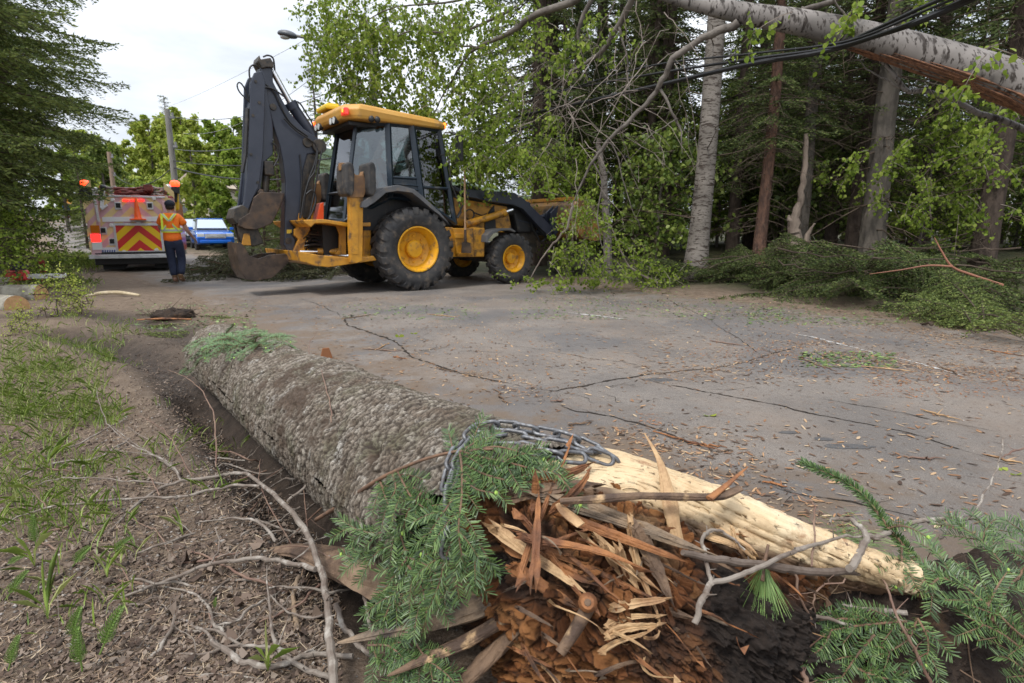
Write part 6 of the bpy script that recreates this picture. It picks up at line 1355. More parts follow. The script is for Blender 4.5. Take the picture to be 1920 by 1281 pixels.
def bump_at(px, py, wS, wA, amt, so=0):
    global h, soil
    s0, a0 = sa(px, py); da = (A - a0 + np.pi) % (2 * np.pi) - np.pi; g = np.exp(-((S - s0) / wS) ** 2 - (da / wA) ** 2); h = h + amt * g; soil = np.maximum(soil, so * g)
bump_at(690, 845, .035, .16, -.028, 1.2); bump_at(472, 672, .05, .25, .016, .8); bump_at(620, 780, .05, .2, -.008, .5); bump_at(740, 800, .03, .12, -.01, .6); bump_at(430, 700, .04, .2, -.012, .6)
bump_at(560, 745, .14, .85, .0, 1.35); bump_at(540, 700, .14, .6, .0, 1.1); bump_at(600, 805, .09, .45, .004, .9); bump_at(470, 665, .10, .5, .0, .9); bump_at(500, 720, .08, .35, 0, .7)
soil = np.clip((soil * .85 + .9 * fbm(S * 16, A * 5, 3, 5, .65) - .42) * 2.2, 0, 1) * .9 + np.clip(.65 * fbm(S * 5, A * 2, 13, 4) - .22, 0, 1)
topd = np.exp(-(((A - math.pi / 2 - .75 + np.pi) % (2 * np.pi) - np.pi) / .16) ** 2) * (.4 + fbm(S * 7, A * 2, 5, 3)); soil = np.clip(soil + np.clip(topd, 0, 1) * 1.2, 0, 1)
h = h + soil * .004 * fbm(S * 40, A * 9, 7, 3) + .012 * np.clip(topd, 0, 1)
RR = Rr + h - .02 * sstep(-.28, -.36, S)
cA = np.cos(A); sA = np.sin(A); sag = np.where(sA < -.75, (sA + .75) * -.10, 0)
V = LA + S[..., None] * LD + (RR * cA)[..., None] * LU + ((RR * sA) + sag)[..., None] * LV
F = grid_faces(na + 1, len(ss)); brk = 2.90 + .06 * fbm(aa * 3, 2, 1, 4, .7) + .12 * np.cos(aa - math.pi / 2 - .9) + .05 * (VALS[(aa * 60).astype(int) % 4096] - .5)
Sf = S.ravel()[F].mean(1); Bf = np.tile(brk, len(ss))[F].mean(1); F = F[Sf < Bf]
log = thing('fallen_log', 'thick grey barked log lying beside the road, its near end torn open and rotten', 'log', tuple(LA * [1, 1, 0])); lo = LA * [1, 1, 0]
me = fast_mesh('bark', V.reshape(-1, 3) - lo, [F], {'rid': rid.ravel(), 'gid': gid.ravel(), 'edge': (np.clip(-du * 2.2, 0, 1) ** 3 * .8 + np.exp(-(fe / .11) ** 2) * .9 + np.exp(-(ge / .07) ** 2) * .35 + np.exp(-(ke / .05) ** 2) * .7).clip(0, 1).ravel(), 'soil': soil.ravel()}, smooth=False)
def attr_mat(name, build):
    m = bpy.data.materials.new(name); m.use_nodes = True; nt = m.node_tree; N = nt.nodes; L = nt.links; b = N['Principled BSDF']; tc = N.new('ShaderNodeTexCoord')
    class X: pass
    x = X(); x.N = N; x.L = L; x.b = b; x.vec = tc.outputs['Object']
    def attr(n): a = N.new('ShaderNodeAttribute'); a.attribute_name = n; return a.outputs['Fac']
    def noise(sc, lo=.35, hi=.65, det=6, ro=.6, st=None, rot=None):
        v = x.vec
        if st: mp = N.new('ShaderNodeMapping'); mp.inputs['Scale'].default_value = st; L.new(v, mp.inputs[0]); v = mp.outputs[0]
        if rot:
            mp = N.new('ShaderNodeMapping'); mp.inputs['Rotation'].default_value = rot; L.new(x.vec, mp.inputs[0])
            m2 = N.new('ShaderNodeMapping'); m2.inputs['Scale'].default_value = st or (1, 1, 1); L.new(mp.outputs[0], m2.inputs[0]); v = m2.outputs[0]
        n = N.new('ShaderNodeTexNoise'); n.inputs['Scale'].default_value = sc; n.inputs['Detail'].default_value = det; n.inputs['Roughness'].default_value = ro; L.new(v, n.inputs['Vector'])
        r = N.new('ShaderNodeMapRange'); r.inputs[1].default_value = lo; r.inputs[2].default_value = hi; L.new(n.outputs[0], r.inputs[0]); return r.outputs[0]
    def mix(f, a, c):
        n = N.new('ShaderNodeMix'); n.data_type = 'RGBA'
        if isinstance(f, float): n.inputs[0].default_value = f
        else: L.new(f, n.inputs[0])
        for s_, v in ((6, a), (7, c)):
            if isinstance(v, tuple): n.inputs[s_].default_value = (*v, 1)
            else: L.new(v, n.inputs[s_])
        return n.outputs[2]
    def ramp(o, els):
        r = N.new('ShaderNodeValToRGB'); e = r.color_ramp.elements
        while len(e) < len(els): e.new(.5)
        for i, (p, c) in enumerate(els): e[i].position = p; e[i].color = (*c, 1)
        L.new(o, r.inputs[0]); return r.outputs[0]
    def bump(o, dist, prev=None):
        bp = N.new('ShaderNodeBump'); bp.inputs['Distance'].default_value = dist; L.new(o, bp.inputs['Height'])
        if prev is not None: L.new(prev, bp.inputs['Normal'])
        return bp.outputs[0]
    x.attr, x.noise, x.mix, x.ramp, x.bump = attr, noise, mix, ramp, bump
    build(x); MATS[name] = m; return m
def bb(x):
    c = x.ramp(x.attr('rid'), [(0, (.10, .075, .052)), (.5, (.22, .185, .145)), (1, (.42, .38, .32))])
    c = x.mix(.35, c, x.ramp(x.attr('gid'), [(0, (.085, .062, .045)), (1, (.42, .37, .31))]))
    c = x.mix(x.noise(7, .5, .68), c, (.12, .115, .07)); c = x.mix(x.noise(12, .57, .66, 8, .7), c, (.42, .40, .36)); c = x.mix(x.noise(5, .5, .66, 8, .7), c, (.13, .09, .062))
    c = x.mix(x.attr('edge'), c, (.045, .034, .026)); so_ = x.mix(x.noise(30), (.05, .033, .023), (.095, .066, .047)); c = x.mix(x.attr('soil'), c, so_)
    c = x.mix(x.noise(170, .5, .7, 3), c, (.06, .048, .038))
    x.L.new(c, x.b.inputs['Base Color']); x.b.inputs['Roughness'].default_value = .85; x.b.inputs['Specular IOR Level'].default_value = .25
    x.L.new(x.bump(x.noise(160, .2, .8, 6, .7), .0035), x.b.inputs['Normal'])
link('bark', me, attr_mat('log_bark', bb), log)
# far cut end of the log
cap_m = mat('old_cut_wood', (.16, .10, .06), .85, var=(.08, .05, .032), vscale=8, bump=.01, bscale=30)
c = (LA + LD * -.345 - lo); m = MB(); ring = [V[1, j] - lo for j in range(0, na, 6)]; m.add(np.array(ring + [c]), [(j, (j + 1) % len(ring), len(ring)) for j in range(len(ring))]); m.build('cut_end', cap_m, log)

def ctl(rows, nu, nv):
    """rows of (px,py,z) -> (nu,nv,3) grid, catmull-rom both ways"""
    K = np.array([[G(*p) for p in row] for row in rows]); a = np.stack([cr_interp(K[:, j], np.linspace(0, len(rows) - 1, nu)) for j in range(K.shape[1])], 1)
    return np.stack([cr_interp(a[i], np.linspace(0, K.shape[1] - 1, nv)) for i in range(nu)], 0)
def gnormals(Gd):
    du_ = np.gradient(Gd, axis=0); dv_ = np.gradient(Gd, axis=1); n = unit(np.cross(du_, dv_)); view = C0 - Gd; s = np.sign((n * view).sum(-1, keepdims=True)); return n * s
# rotten heartwood
rows = [[(840, 860, .40), (950, 885, .43), (1060, 905, .42), (1180, 955, .385), (1300, 1005, .335), (1420, 1050, .28), (1520, 1085, .23)],
        [(850, 950, .36), (955, 955, .395), (1075, 985, .38), (1200, 1028, .345), (1310, 1065, .305), (1430, 1105, .25), (1530, 1125, .19)],
        [(870, 1030, .25), (975, 1040, .325), (1095, 1070, .33), (1210, 1110, .29), (1320, 1145, .255), (1440, 1175, .20), (1545, 1180, .13)],
        [(880, 1110, .12), (980, 1130, .22), (1100, 1150, .25), (1220, 1180, .225), (1330, 1205, .19), (1450, 1235, .13), (1560, 1240, .07)],
        [(890, 1200, .03), (990, 1220, .10), (1110, 1240, .15), (1230, 1260, .14), (1340, 1285, .11), (1465, 1300, .05), (1580, 1300, .01)],
        [(900, 1300, -.02), (1000, 1330, .0), (1120, 1350, .04), (1240, 1370, .03), (1350, 1390, .0), (1480, 1390, -.03), (1600, 1370, -.03)]]
NU, NV = 300, 430; Gd = ctl(rows, NU, NV); nn = gnormals(Gd); X_, Y_, Z_ = Gd[..., 0], Gd[..., 1], Gd[..., 2]
gd = unit(np.array([.80, -.35, -.42])); gu = unit(np.cross(gd, [0.3, -1, .2])); t1 = (Gd @ gd); t2 = (Gd @ gu); t3 = Gd @ np.cross(gd, gu)
wv = .05 * fbm(t1 * 6, t2 * 6, 2, 3)
rid1 = 1 - np.abs(fbm(t1 * 4, (t2 + wv) * 34, t3 * 34, 4, .6)) * 2.2
f1, fe, rc, du = cells(t1 / .034 + fbm(t1 * 30, t2 * 30, 1, 2), (t2 + wv) / .014 + fbm(t1 * 25, t2 * 30, 5, 2), 3)
crum = sstep(-.1, .35, fbm(X_ * 6, Z_ * 6, Y_ * 6, 3) + .35 * sstep(.33, .12, Z_))
disp = .048 * rid1 * (1 - .4 * crum) + .009 * (1 - np.abs(fbm(t1 * 7, (t2 + wv) * 110, t3 * 110, 2)) * 2) + .008 * rc + .008 * np.clip(du, -.5, .5) - .008 * np.exp(-(fe / .1) ** 2) + .05 * fbm(t1 * 5, t2 * 9, t3 * 9, 4, .6) + .010 * crum * fbm(X_ * 70, Z_ * 70, Y_ * 70, 3)
pr_ = proj(Gd.reshape(-1, 3)).reshape(NU, NV, 2)
sl = sstep(1180, 1330, pr_[..., 0] + 120 * fbm(X_ * 8, Z_ * 8, 1, 3)) * sstep(1080, 1150, pr_[..., 1] + 60 * fbm(X_ * 9, Z_ * 9, 4, 3)) + .8 * sstep(.28, .5, fbm(t1 * 5, t2 * 14, 8, 4)) + .8 * sstep(960, 900, pr_[..., 0] + 60 * fbm(X_ * 9, Z_ * 9, 6, 3)) * sstep(980, 1020, pr_[..., 1])
sl = np.clip(sl, 0, 1); disp = disp * (1 - .55 * sl) + sl * (.022 * fbm(X_ * 45, Z_ * 45, Y_ * 45, 4, .7) + .05 * fbm(X_ * 12, Z_ * 12, Y_ * 12, 3)); Vr = Gd + nn * disp[..., None]
pale = sstep(.05, .4, fbm(t1 * 3, t2 * 16, t3 * 10 + 9, 4)) * sstep(1120, 1000, pr_[..., 1])
def rot(x):
    c = x.ramp(x.attr('rc'), [(0, (.07, .026, .011)), (.45, (.22, .082, .028)), (.8, (.34, .15, .052)), (1, (.44, .25, .11))])
    c = x.mix(x.attr('pale'), c, x.ramp(x.noise(40, .3, .7, 6, .6), [(0, (.30, .19, .10)), (1, (.52, .38, .22))]))
    c = x.mix(x.noise(22, .55, .7, 8, .7), c, (.27, .10, .03)); c = x.mix(x.noise(13, .58, .68, 8, .7), c, (.055, .028, .014))
    c = x.mix(x.attr('edge'), c, (.03, .016, .01)); c = x.mix(x.attr('soil'), c, x.ramp(x.noise(60, .3, .7), [(0, (.012, .009, .008)), (1, (.045, .032, .025))]))
    x.L.new(c, x.b.inputs['Base Color']); x.b.inputs['Roughness'].default_value = .8; x.b.inputs['Specular IOR Level'].default_value = .3
    x.L.new(x.bump(x.noise(190, .2, .8, 8, .75), .005), x.b.inputs['Normal'])
RotM = attr_mat('rotten_heartwood', rot)
me = fast_mesh('rotten_heartwood', Vr.reshape(-1, 3) - lo, [grid_faces(NV, NU)], {'rc': (rc * .6 + .4 * np.clip(.5 + fbm(t1 * 6, t2 * 40, 3, 3), 0, 1)).ravel(), 'edge': np.exp(-(fe / .12) ** 2).ravel() * .8, 'soil': np.clip(sl, 0, 1).ravel(), 'pale': np.clip(pale, 0, 1).ravel()}, smooth=False)
link('rotten_heartwood', me, RotM, log)
# pale torn sapwood slab, back edge follows the far side of the log
rows = [[(1010, 846, .44), (1090, 850, .455), (1180, 862, .45), (1300, 915, .41), (1450, 978, .355), (1590, 1034, .295), (1710, 1082, .235)],
        [(1010, 862, .47), (1090, 862, .475), (1180, 870, .465), (1300, 925, .42), (1450, 986, .365), (1590, 1042, .305), (1720, 1092, .24)],
        [(1010, 890, .45), (1090, 896, .455), (1190, 918, .435), (1310, 962, .39), (1450, 1020, .33), (1590, 1064, .275), (1735, 1096, .21)],
        [(1010, 915, .42), (1090, 925, .43), (1200, 950, .40), (1320, 1000, .345), (1450, 1055, .285), (1590, 1086, .225), (1740, 1106, .17)],
        [(1020, 935, .37), (1100, 945, .37), (1210, 978, .33), (1330, 1036, .27), (1460, 1108, .17), (1600, 1150, .08), (1760, 1170, .03)]]
NU, NV = 150, 420; Gd = ctl(rows, NU, NV); nn = gnormals(Gd); U_, V_ = np.meshgrid(np.linspace(0, 1, NU), np.linspace(0, 1, NV), indexing='ij')
fib = 1 - np.abs(fbm(V_ * 3, U_ * 26 + .8 * fbm(V_ * 3, U_ * 3, 1, 2), 2, 4, .6)) * 2
rough_ = sstep(.35, .6, V_ + .3 * U_)
disp = (.0020 + .013 * rough_) * fib + .012 * fbm(V_ * 5, U_ * 4, 3, 3) + .004 * fbm(V_ * 14, U_ * 60, 3, 2) * rough_
disp = disp - .02 * np.exp(-((V_ - .28) / .03) ** 2 - ((U_ - .55) / .08) ** 2)
Vr = Gd + nn * disp[..., None]
def palem(x):
    c = x.ramp(x.noise(6, .3, .7, 8, .65), [(0, (.44, .30, .16)), (.5, (.60, .46, .28)), (1, (.70, .58, .40))])
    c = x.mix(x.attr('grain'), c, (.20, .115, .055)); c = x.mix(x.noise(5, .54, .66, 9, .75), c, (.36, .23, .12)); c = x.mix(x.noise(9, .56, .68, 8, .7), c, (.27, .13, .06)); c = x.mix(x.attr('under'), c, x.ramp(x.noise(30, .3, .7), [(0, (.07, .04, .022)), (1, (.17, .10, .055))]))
    c = x.mix(x.noise(60, .66, .72, 3), c, (.12, .07, .04))
    x.L.new(c, x.b.inputs['Base Color']); x.b.inputs['Roughness'].default_value = .6; x.L.new(x.bump(x.noise(220, .2, .8, 5, .7), .0012), x.b.inputs['Normal'])
PaleM = attr_mat('fresh_pale_wood', palem)
grain = np.clip(sstep(.2, -.5, fib) * (.2 + .9 * rough_), 0, 1); under = np.clip(sstep(.60, .67, U_ + .14 * sstep(.5, 1, V_) + .06 * fbm(V_ * 9, U_ * 3, 4, 3)) + .0 * V_, 0, 1)  # under: brown lower face, the slab's underside shade painted into its colour
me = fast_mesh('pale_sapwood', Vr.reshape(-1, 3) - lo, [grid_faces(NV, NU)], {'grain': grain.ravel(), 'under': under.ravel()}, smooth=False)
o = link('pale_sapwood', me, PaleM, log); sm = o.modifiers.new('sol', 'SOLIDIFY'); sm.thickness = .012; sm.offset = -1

# splinters
SplP = mat('splinter_pale', (.47, .31, .16), .7, var=(.27, .15, .07), vscale=14, dirt=(.10, .055, .03), dscale=12, damt=.45, bump=.003, bscale=120, stretch=(1, 1, 1)); SplO = mat('splinter_orange', (.30, .125, .042), .75, var=(.13, .05, .02), vscale=16, dirt=(.04, .022, .014), dscale=14, damt=.5, bump=.004, bscale=110); SplD = mat('splinter_dark', (.16, .10, .06), .8, var=(.06, .036, .024), vscale=16, dirt=(.42, .28, .15), dscale=20, damt=.3, bump=.004, bscale=110); SplG = mat('weathered_grey_wood', (.25, .175, .11), .8, var=(.14, .105, .075), vscale=18, dirt=(.03, .022, .018), dscale=14, damt=.5, bump=.004, bscale=110)
def splinter(A_, B_, w_, th, seed, bend=.02, pts=14, tip=.08, butt=.7):
    """ragged wooden splinter between two points: flat, ridged, torn at both ends. returns (V, F)"""
    r = np.random.RandomState(seed); A_ = np.array(A_); B_ = np.array(B_); D = B_ - A_; L_ = np.linalg.norm(D); T = D / L_; q = unit(np.cross(T, r.randn(3) * .4 + np.array([0, -1, .5]))); n_ = np.cross(T, q); k = 20
    t = np.linspace(0, 1, pts); V = []; prof = np.interp(t, [0, .08, .5, .85, 1], [butt, 1, .8, .5, tip]); off = bend * np.sin(t * 3.0 + r.rand() * 3)
    an = np.arange(k) / k * 2 * np.pi; rj = 1 + .34 * r.randn(k)
    for i in range(pts):
        rad = (w_ * prof[i] * (1 + .07 * r.randn())) * np.clip(rj + .10 * r.randn(k), .35, 1.7); sh = (r.randn(k) * .05 * L_ * (1 if i in (0, pts - 1) else .05))[:, None]
        V.append(A_ + D * t[i] + n_ * off[i] + T * sh + q * (rad * np.cos(an))[:, None] + n_ * (rad * np.sin(an) * th)[:, None])
    V = np.concatenate(V); F = [(i * k + j, i * k + (j + 1) % k, (i + 1) * k + (j + 1) % k, (i + 1) * k + j) for i in range(pts - 1) for j in range(k)]
    # fan both ends to a recessed centre so the torn end is rough, not flat
    c0_ = len(V); V = np.concatenate([V, [A_ + T * .02 * L_, B_ - T * .03 * L_]]); F += [(j, c0_, (j + 1) % k) for j in range(k)] + [((pts - 1) * k + j, (pts - 1) * k + (j + 1) % k, c0_ + 1) for j in range(k)]
    return V, F
def spl(a, b, w_, th, m_, seed, nm='splinter', parent=None, **kw):
    V, F = splinter(G(*a) , G(*b), w_ * .62, th, seed, **kw); m = MB(); off = lo if parent is None else np.array(parent.location); m.add(V - off, F); return m.build(nm, m_, parent or log, recalc=False)
r = np.random.RandomState(77); spls = [
    ((985, 1090, .36), (1062, 828, .53), .010, .5, SplO), ((1000, 960, .43), (1005, 885, .50), .014, .5, SplO), ((1040, 960, .44), (1100, 880, .50), .016, .4, SplO), ((985, 905, .47), (1105, 868, .49), .018, .5, SplO), ((950, 925, .45), (1120, 915, .46), .02, .5, SplD),
    ((1000, 1080, .40), (1012, 940, .44), .013, .5, SplO), ((925, 985, .42), (1090, 1110, .31), .018, .5, SplP), ((960, 970, .43), (1120, 1130, .30), .014, .4, SplO), ((1190, 990, .42), (1260, 1130, .30), .020, .6, SplD), ((1190, 975, .43), (1230, 1160, .27), .013, .6, SplP),
    ((1130, 1020, .40), (1205, 1115, .30), .012, .5, SplP), ((1160, 1025, .40), (1200, 1110, .31), .018, .5, SplP), ((1120, 1010, .40), (1230, 1100, .31), .010, .5, SplP), ((1100, 1000, .41), (1190, 1090, .33), .008, .5, SplP),
    ((1000, 930, .46), (1250, 1010, .40), .014, .5, SplG), ((1040, 935, .455), (1320, 1030, .375), .020, .45, SplG), ((1060, 970, .43), (1280, 1050, .36), .013, .4, SplO), ((980, 1000, .42), (1200, 1075, .35), .012, .45, SplO), ((1010, 1030, .39), (1230, 1120, .30), .011, .5, SplO),
    ((940, 1010, .38), (1120, 1100, .31), .02, .5, SplO), ((960, 1060, .34), (1080, 1140, .27), .02, .5, SplO), ((1130, 1110, .30), (1300, 1160, .25), .018, .5, SplD), ((1140, 1180, .26), (1240, 1150, .28), .010, .5, SplP), ((1145, 1200, .25), (1235, 1165, .27), .012, .5, SplP), ((1135, 1230, .22), (1215, 1175, .26), .010, .5, SplP), ((1210, 1200, .25), (1235, 1180, .27), .006, .5, SplP), ((1150, 1140, .3), (1250, 1120, .31), .014, .5, SplP),
    ((1330, 1000, .38), (1400, 1050, .32), .012, .5, SplP), ((1350, 985, .39), (1410, 1045, .325), .008, .5, SplP), ((1370, 990, .39), (1412, 1050, .325), .007, .5, SplP), ((1390, 1000, .38), (1420, 1052, .325), .006, .5, SplP)]
for k, (a, b, w_, th, m_) in enumerate(spls): spl(a, b, w_, th, m_, k + 1)
for k in range(48):
    a = (r.uniform(930, 1500), r.uniform(960, 1270), 0); z = float(np.interp(a[1], [900, 960, 1060, 1150, 1240], [.44, .40, .33, .25, .15])) - .10 * max(0, (a[0] - 1200) / 300) + .035
    ln = r.uniform(40, 130); an = r.uniform(.3, .95) if r.rand() < .82 else r.uniform(-.9, .1); b = (a[0] + ln * math.cos(an), a[1] + ln * math.sin(an), z + r.uniform(-.05, .0))
    spl((a[0], a[1], z), b, r.uniform(.0015, .006), r.uniform(.4, .8), [SplO, SplO, SplD, SplD, SplG, SplO, SplP][r.randint(7)], 100 + k)
# broken branch stub with a round knot
m = MB(); a, b = G(1050, 1225, .22), G(1105, 1135, .29); m.tube([a - lo, (a + b) / 2 - lo + np.array([0, 0, -.004]), b - lo], [.010, .0125, .014], 10); m.build('branch_stub', SplD, log, smooth=True)
m = MB(); c = G(1102, 1130, .31) - lo; d = unit(C0 - G(1102, 1130, .31)); m.tube([c - d * .03, c, c + d * .008], [.019, .018, .012], 12); m.build('knot', SplO, log, smooth=True); m = MB(); m.tube([c + d * .0085, c + d * .0095], [.007, .006], 8); m.build('knot_heart', SplD, log)
# old rotten piece of trunk leading left under the fir twigs
def slab(label, pts, ws, hs, mt, seed, name='wood_chunk', cat='wood piece'):
    P = cr_interp3(np.array([G(*p) for p in pts]), 14); n = len(P); e = P[0].copy(); r = np.random.RandomState(seed); T = unit(np.gradient(P, axis=0)); q = unit(np.cross(T, [0, 0, 1.])); up = np.cross(q, T); k = 28; an = np.arange(k) / k * 2 * np.pi; V = []
    W = np.interp(np.linspace(0, 1, n), np.linspace(0, 1, len(ws)), ws); Hh = np.interp(np.linspace(0, 1, n), np.linspace(0, 1, len(hs)), hs)
    for i in range(n):
        ra = 1 + .35 * fbm(an * 0 + np.cos(an) * 3, np.sin(an) * 3, i * .05 + seed, 4, .65); V.append(P[i] - e + q[i] * (W[i] * ra * np.cos(an))[:, None] + up[i] * (Hh[i] * ra * np.sin(an))[:, None])
    V = np.concatenate(V); m = MB(); m.add(V, [(i * k + j, i * k + (j + 1) % k, (i + 1) * k + (j + 1) % k, (i + 1) * k + j) for i in range(n - 1) for j in range(k)] + [tuple(range(k)), tuple((n - 1) * k + j for j in range(k))[::-1]])
    o = m.build(name, mt, None, loc=tuple(e), recalc=False); return tag(o, label, cat)
OldW = mat('old_brown_wood', (.22, .15, .095), .8, var=(.13, .08, .05), vscale=9, dirt=(.05, .03, .02), dscale=9, damt=.5, bump=.006, bscale=70)
slab('brown pointed slab of old wood lying under the hanging fir twigs', [(478, 1036, .03), (560, 1032, .05), (660, 1060, .08), (780, 1085, .11), (930, 1060, .20)], [.006, .03, .065, .10, .12], [.004, .015, .035, .07, .10], OldW, 3)
slab('grey weathered plank like shard with black stains pointing left below the fir twigs', [(632, 1206, .10), (720, 1185, .12), (820, 1160, .15), (900, 1130, .18), (975, 1095, .22)], [.002, .018, .032, .042, .04], [.002, .010, .016, .02, .02], SplG, 5)
slab('brown splintered shard pointing left at the bottom edge, under the grey shard', [(726, 1268, .09), (800, 1235, .11), (880, 1200, .14), (960, 1150, .20), (985, 1120, .23)], [.002, .012, .018, .02, .02], [.002, .008, .012, .014, .012], SplD, 6)
slab('lower curved brown shard running to the bottom edge of the picture', [(850, 1300, .05), (900, 1250, .09), (940, 1210, .13), (990, 1160, .20)], [.01, .022, .024, .02], [.006, .012, .014, .012], SplD, 7)
slab('upright pale sliver of wood with a long thin tip standing in front of the sapwood', [(1272, 1020, .36), (1258, 960, .415), (1248, 905, .46), (1235, 860, .50), (1208, 812, .545)], [.013, .016, .013, .007, .001], [.008, .009, .007, .004, .001], SplP, 8)
slab('horizontal brown stick with a frayed end resting across the pale sapwood', [(1050, 940, .47), (1120, 936, .475), (1200, 930, .47), (1290, 932, .46), (1350, 930, .46), (1388, 915, .47)], [.006, .009, .008, .008, .012, .010], [.006, .008, .007, .008, .007, .004], SplD, 9)
slab('small dark frayed chip sticking up at the right end of the horizontal stick', [(1330, 935, .465), (1360, 912, .475), (1385, 890, .49), (1402, 876, .50)], [.008, .006, .004, .001], [.004, .003, .002, .001], SplO, 10)
# bark sheet leaf of pale wood curling
slab('short cream chip wedged between the fir tip and the old grey wood', [(1045, 945, .46), (1065, 965, .45), (1090, 985, .44)], [.006, .014, .012], [.002, .003, .002], SplP, 11)

# dark root soil heaped against the right end of the slab
rows = [[(1440, 1060, .26), (1560, 1075, .235), (1680, 1060, .20), (1780, 1040, .17), (1880, 1030, .12), (1990, 1060, .02)],
        [(1430, 1110, .20), (1560, 1125, .18), (1680, 1110, .19), (1790, 1090, .17), (1890, 1090, .11), (2000, 1120, .0)],
        [(1430, 1180, .13), (1560, 1190, .10), (1690, 1180, .14), (1800, 1160, .15), (1900, 1160, .09), (2010, 1190, -.01)],
        [(1430, 1260, .07), (1560, 1270, .05), (1700, 1260, .09), (1810, 1240, .10), (1910, 1240, .05), (2020, 1260, -.03)],
        [(1430, 1380, -.03), (1560, 1390, -.02), (1700, 1370, .0), (1820, 1340, .0), (1930, 1320, -.02), (2040, 1320, -.05)]]
NU, NV = 170, 260; Gd = ctl(rows, NU, NV); nn = gnormals(Gd); X_, Y_, Z_ = Gd[..., 0], Gd[..., 1], Gd[..., 2]
dsp = .05 * fbm(X_ * 9, Y_ * 9, Z_ * 9, 4, .6) + .018 * fbm(X_ * 40, Y_ * 40, Z_ * 40, 4, .65); Vr = Gd + nn * dsp[..., None]
SoilM = mat('black_root_soil', (.022, .016, .013), .9, var=(.045, .032, .024), vscale=16, dirt=(.13, .075, .04), dscale=9, damt=.25, bump=.008, bscale=110, spec=.2)
so_ = link('root_soil_heap', fast_mesh('root_soil_heap', Vr.reshape(-1, 3), [grid_faces(NV, NU)], smooth=True), SoilM); tag(so_, 'black crumbly soil heaped around the right end of the torn trunk', 'soil heap')
# fine roots in the soil heap
rt = MB(); r = np.random.RandomState(5)
for k in range(90):
    i, j = r.randint(10, NU - 10), r.randint(5, NV - 5); p = Vr[i, j]; q = p + unit(r.randn(3) + np.array([0, -.3, .3])) * r.uniform(.03, .14); mid = (p + q) / 2 + r.randn(3) * .012; rt.tube(cr_interp3(np.array([p, mid, q]), 4), [.002, .0005], 4, cap=False)
tag(rt.build('fine_roots', mat('root_fibres', (.12, .075, .045), .8, isl=[(.04, .025, .017), (.13, .08, .05), (.25, .17, .10)]), None, recalc=False), 'tangle of hair thin roots sticking out of the black soil heap', 'roots', kind='stuff')

# ---------------------------------------------------------------- chain
ch = thing('chain', 'grey steel chain wrapped round the log and laid in strands over its torn end', 'chain', tuple(G(900, 800, .5))); co = np.array(ch.location)
ChM = mat('galvanised_steel', (.19, .195, .205), .45, metal=.5, var=(.10, .10, .105), vscale=60, bump=.0008, bscale=300, dirt=(.12, .09, .07), dscale=30, damt=.3)
LL, LW, wr = .036, .0135, .0048
a = np.linspace(0, np.pi, 9); pth = np.concatenate([np.stack([LL / 2 * 1 + LW * np.sin(a) - LW * .0, LW * np.cos(a), a * 0], 1), np.stack([-LL / 2 - LW * np.sin(a), -LW * np.cos(a), a * 0], 1)])
def closed_tube(P, r, k=10):
    n = len(P); T = unit(np.roll(P, -1, 0) - np.roll(P, 1, 0)); up = np.array([0, 0, 1.]); q = np.cross(T, up); an = np.arange(k) / k * 2 * np.pi
    V = (P[:, None] + r * (np.cos(an)[None, :, None] * q[:, None] + np.sin(an)[None, :, None] * up)).reshape(-1, 3); i = np.arange(n)[:, None]; j = np.arange(k)[None]
    F = np.stack([(i * k + j), (i * k + (j + 1) % k), (((i + 1) % n) * k + (j + 1) % k), (((i + 1) % n) * k + j)], -1).reshape(-1, 4); return V, F
V_, F_ = closed_tube(pth, wr); lm = fast_mesh('link', V_, [F_], smooth=True); lm.materials.append(ChM)
def strand(P, roll0=0, seed=0):
    P = cr_interp3(np.array(P), 10); seg = np.linalg.norm(np.diff(P, axis=0), axis=1); cu = np.concatenate([[0], np.cumsum(seg)]); pitch = LL + 2 * LW - 2 * wr * 1.15; n = int(cu[-1] / pitch); r = random.Random(seed)
    for i in range(n):
        s0, s1 = i * pitch, (i + 1) * pitch; p0 = np.array([np.interp(s0, cu, P[:, j]) for j in range(3)]); p1 = np.array([np.interp(s1, cu, P[:, j]) for j in range(3)]); c = (p0 + p1) / 2; T = Vector(p1 - p0).normalized()
        q = T.to_track_quat('X', 'Z'); rl_ = (R_(25) if i % 2 else R_(-62)) + roll0 + r.uniform(-.2, .2); o = bpy.data.objects.new('link', lm); COL.objects.link(o); o.parent = ch; o.location = tuple(c - co)
        o.rotation_mode = 'QUATERNION'; o.rotation_quaternion = q @ Matrix.Rotation(rl_, 3, 'X').to_quaternion()
strand([G(893, 803, .515), G(940, 797, .525), G(1000, 806, .525), G(1060, 818, .515), G(1110, 838, .50), G(1150, 862, .48), G(1172, 880, .46)], 0, 1)
strand([G(905, 822, .515), G(950, 816, .52), G(1005, 828, .515), G(1060, 838, .51), G(1115, 852, .495), G(1150, 866, .48)], .5, 2)
strand([G(930, 838, .51), G(980, 838, .515), G(1030, 852, .51), G(1080, 858, .505), G(1130, 862, .49)], .2, 3)
strand([G(893, 806, .52), on_log(862, 838, .012), on_log(846, 870, .012), on_log(838, 905, .010), on_log(832, 925, .006)], .3, 4)
strand([on_log(872, 846, .012), on_log(850, 890, .014), on_log(842, 950, .018), on_log(850, 1000, .02), on_log(835, 1050, .02)], .1, 5)

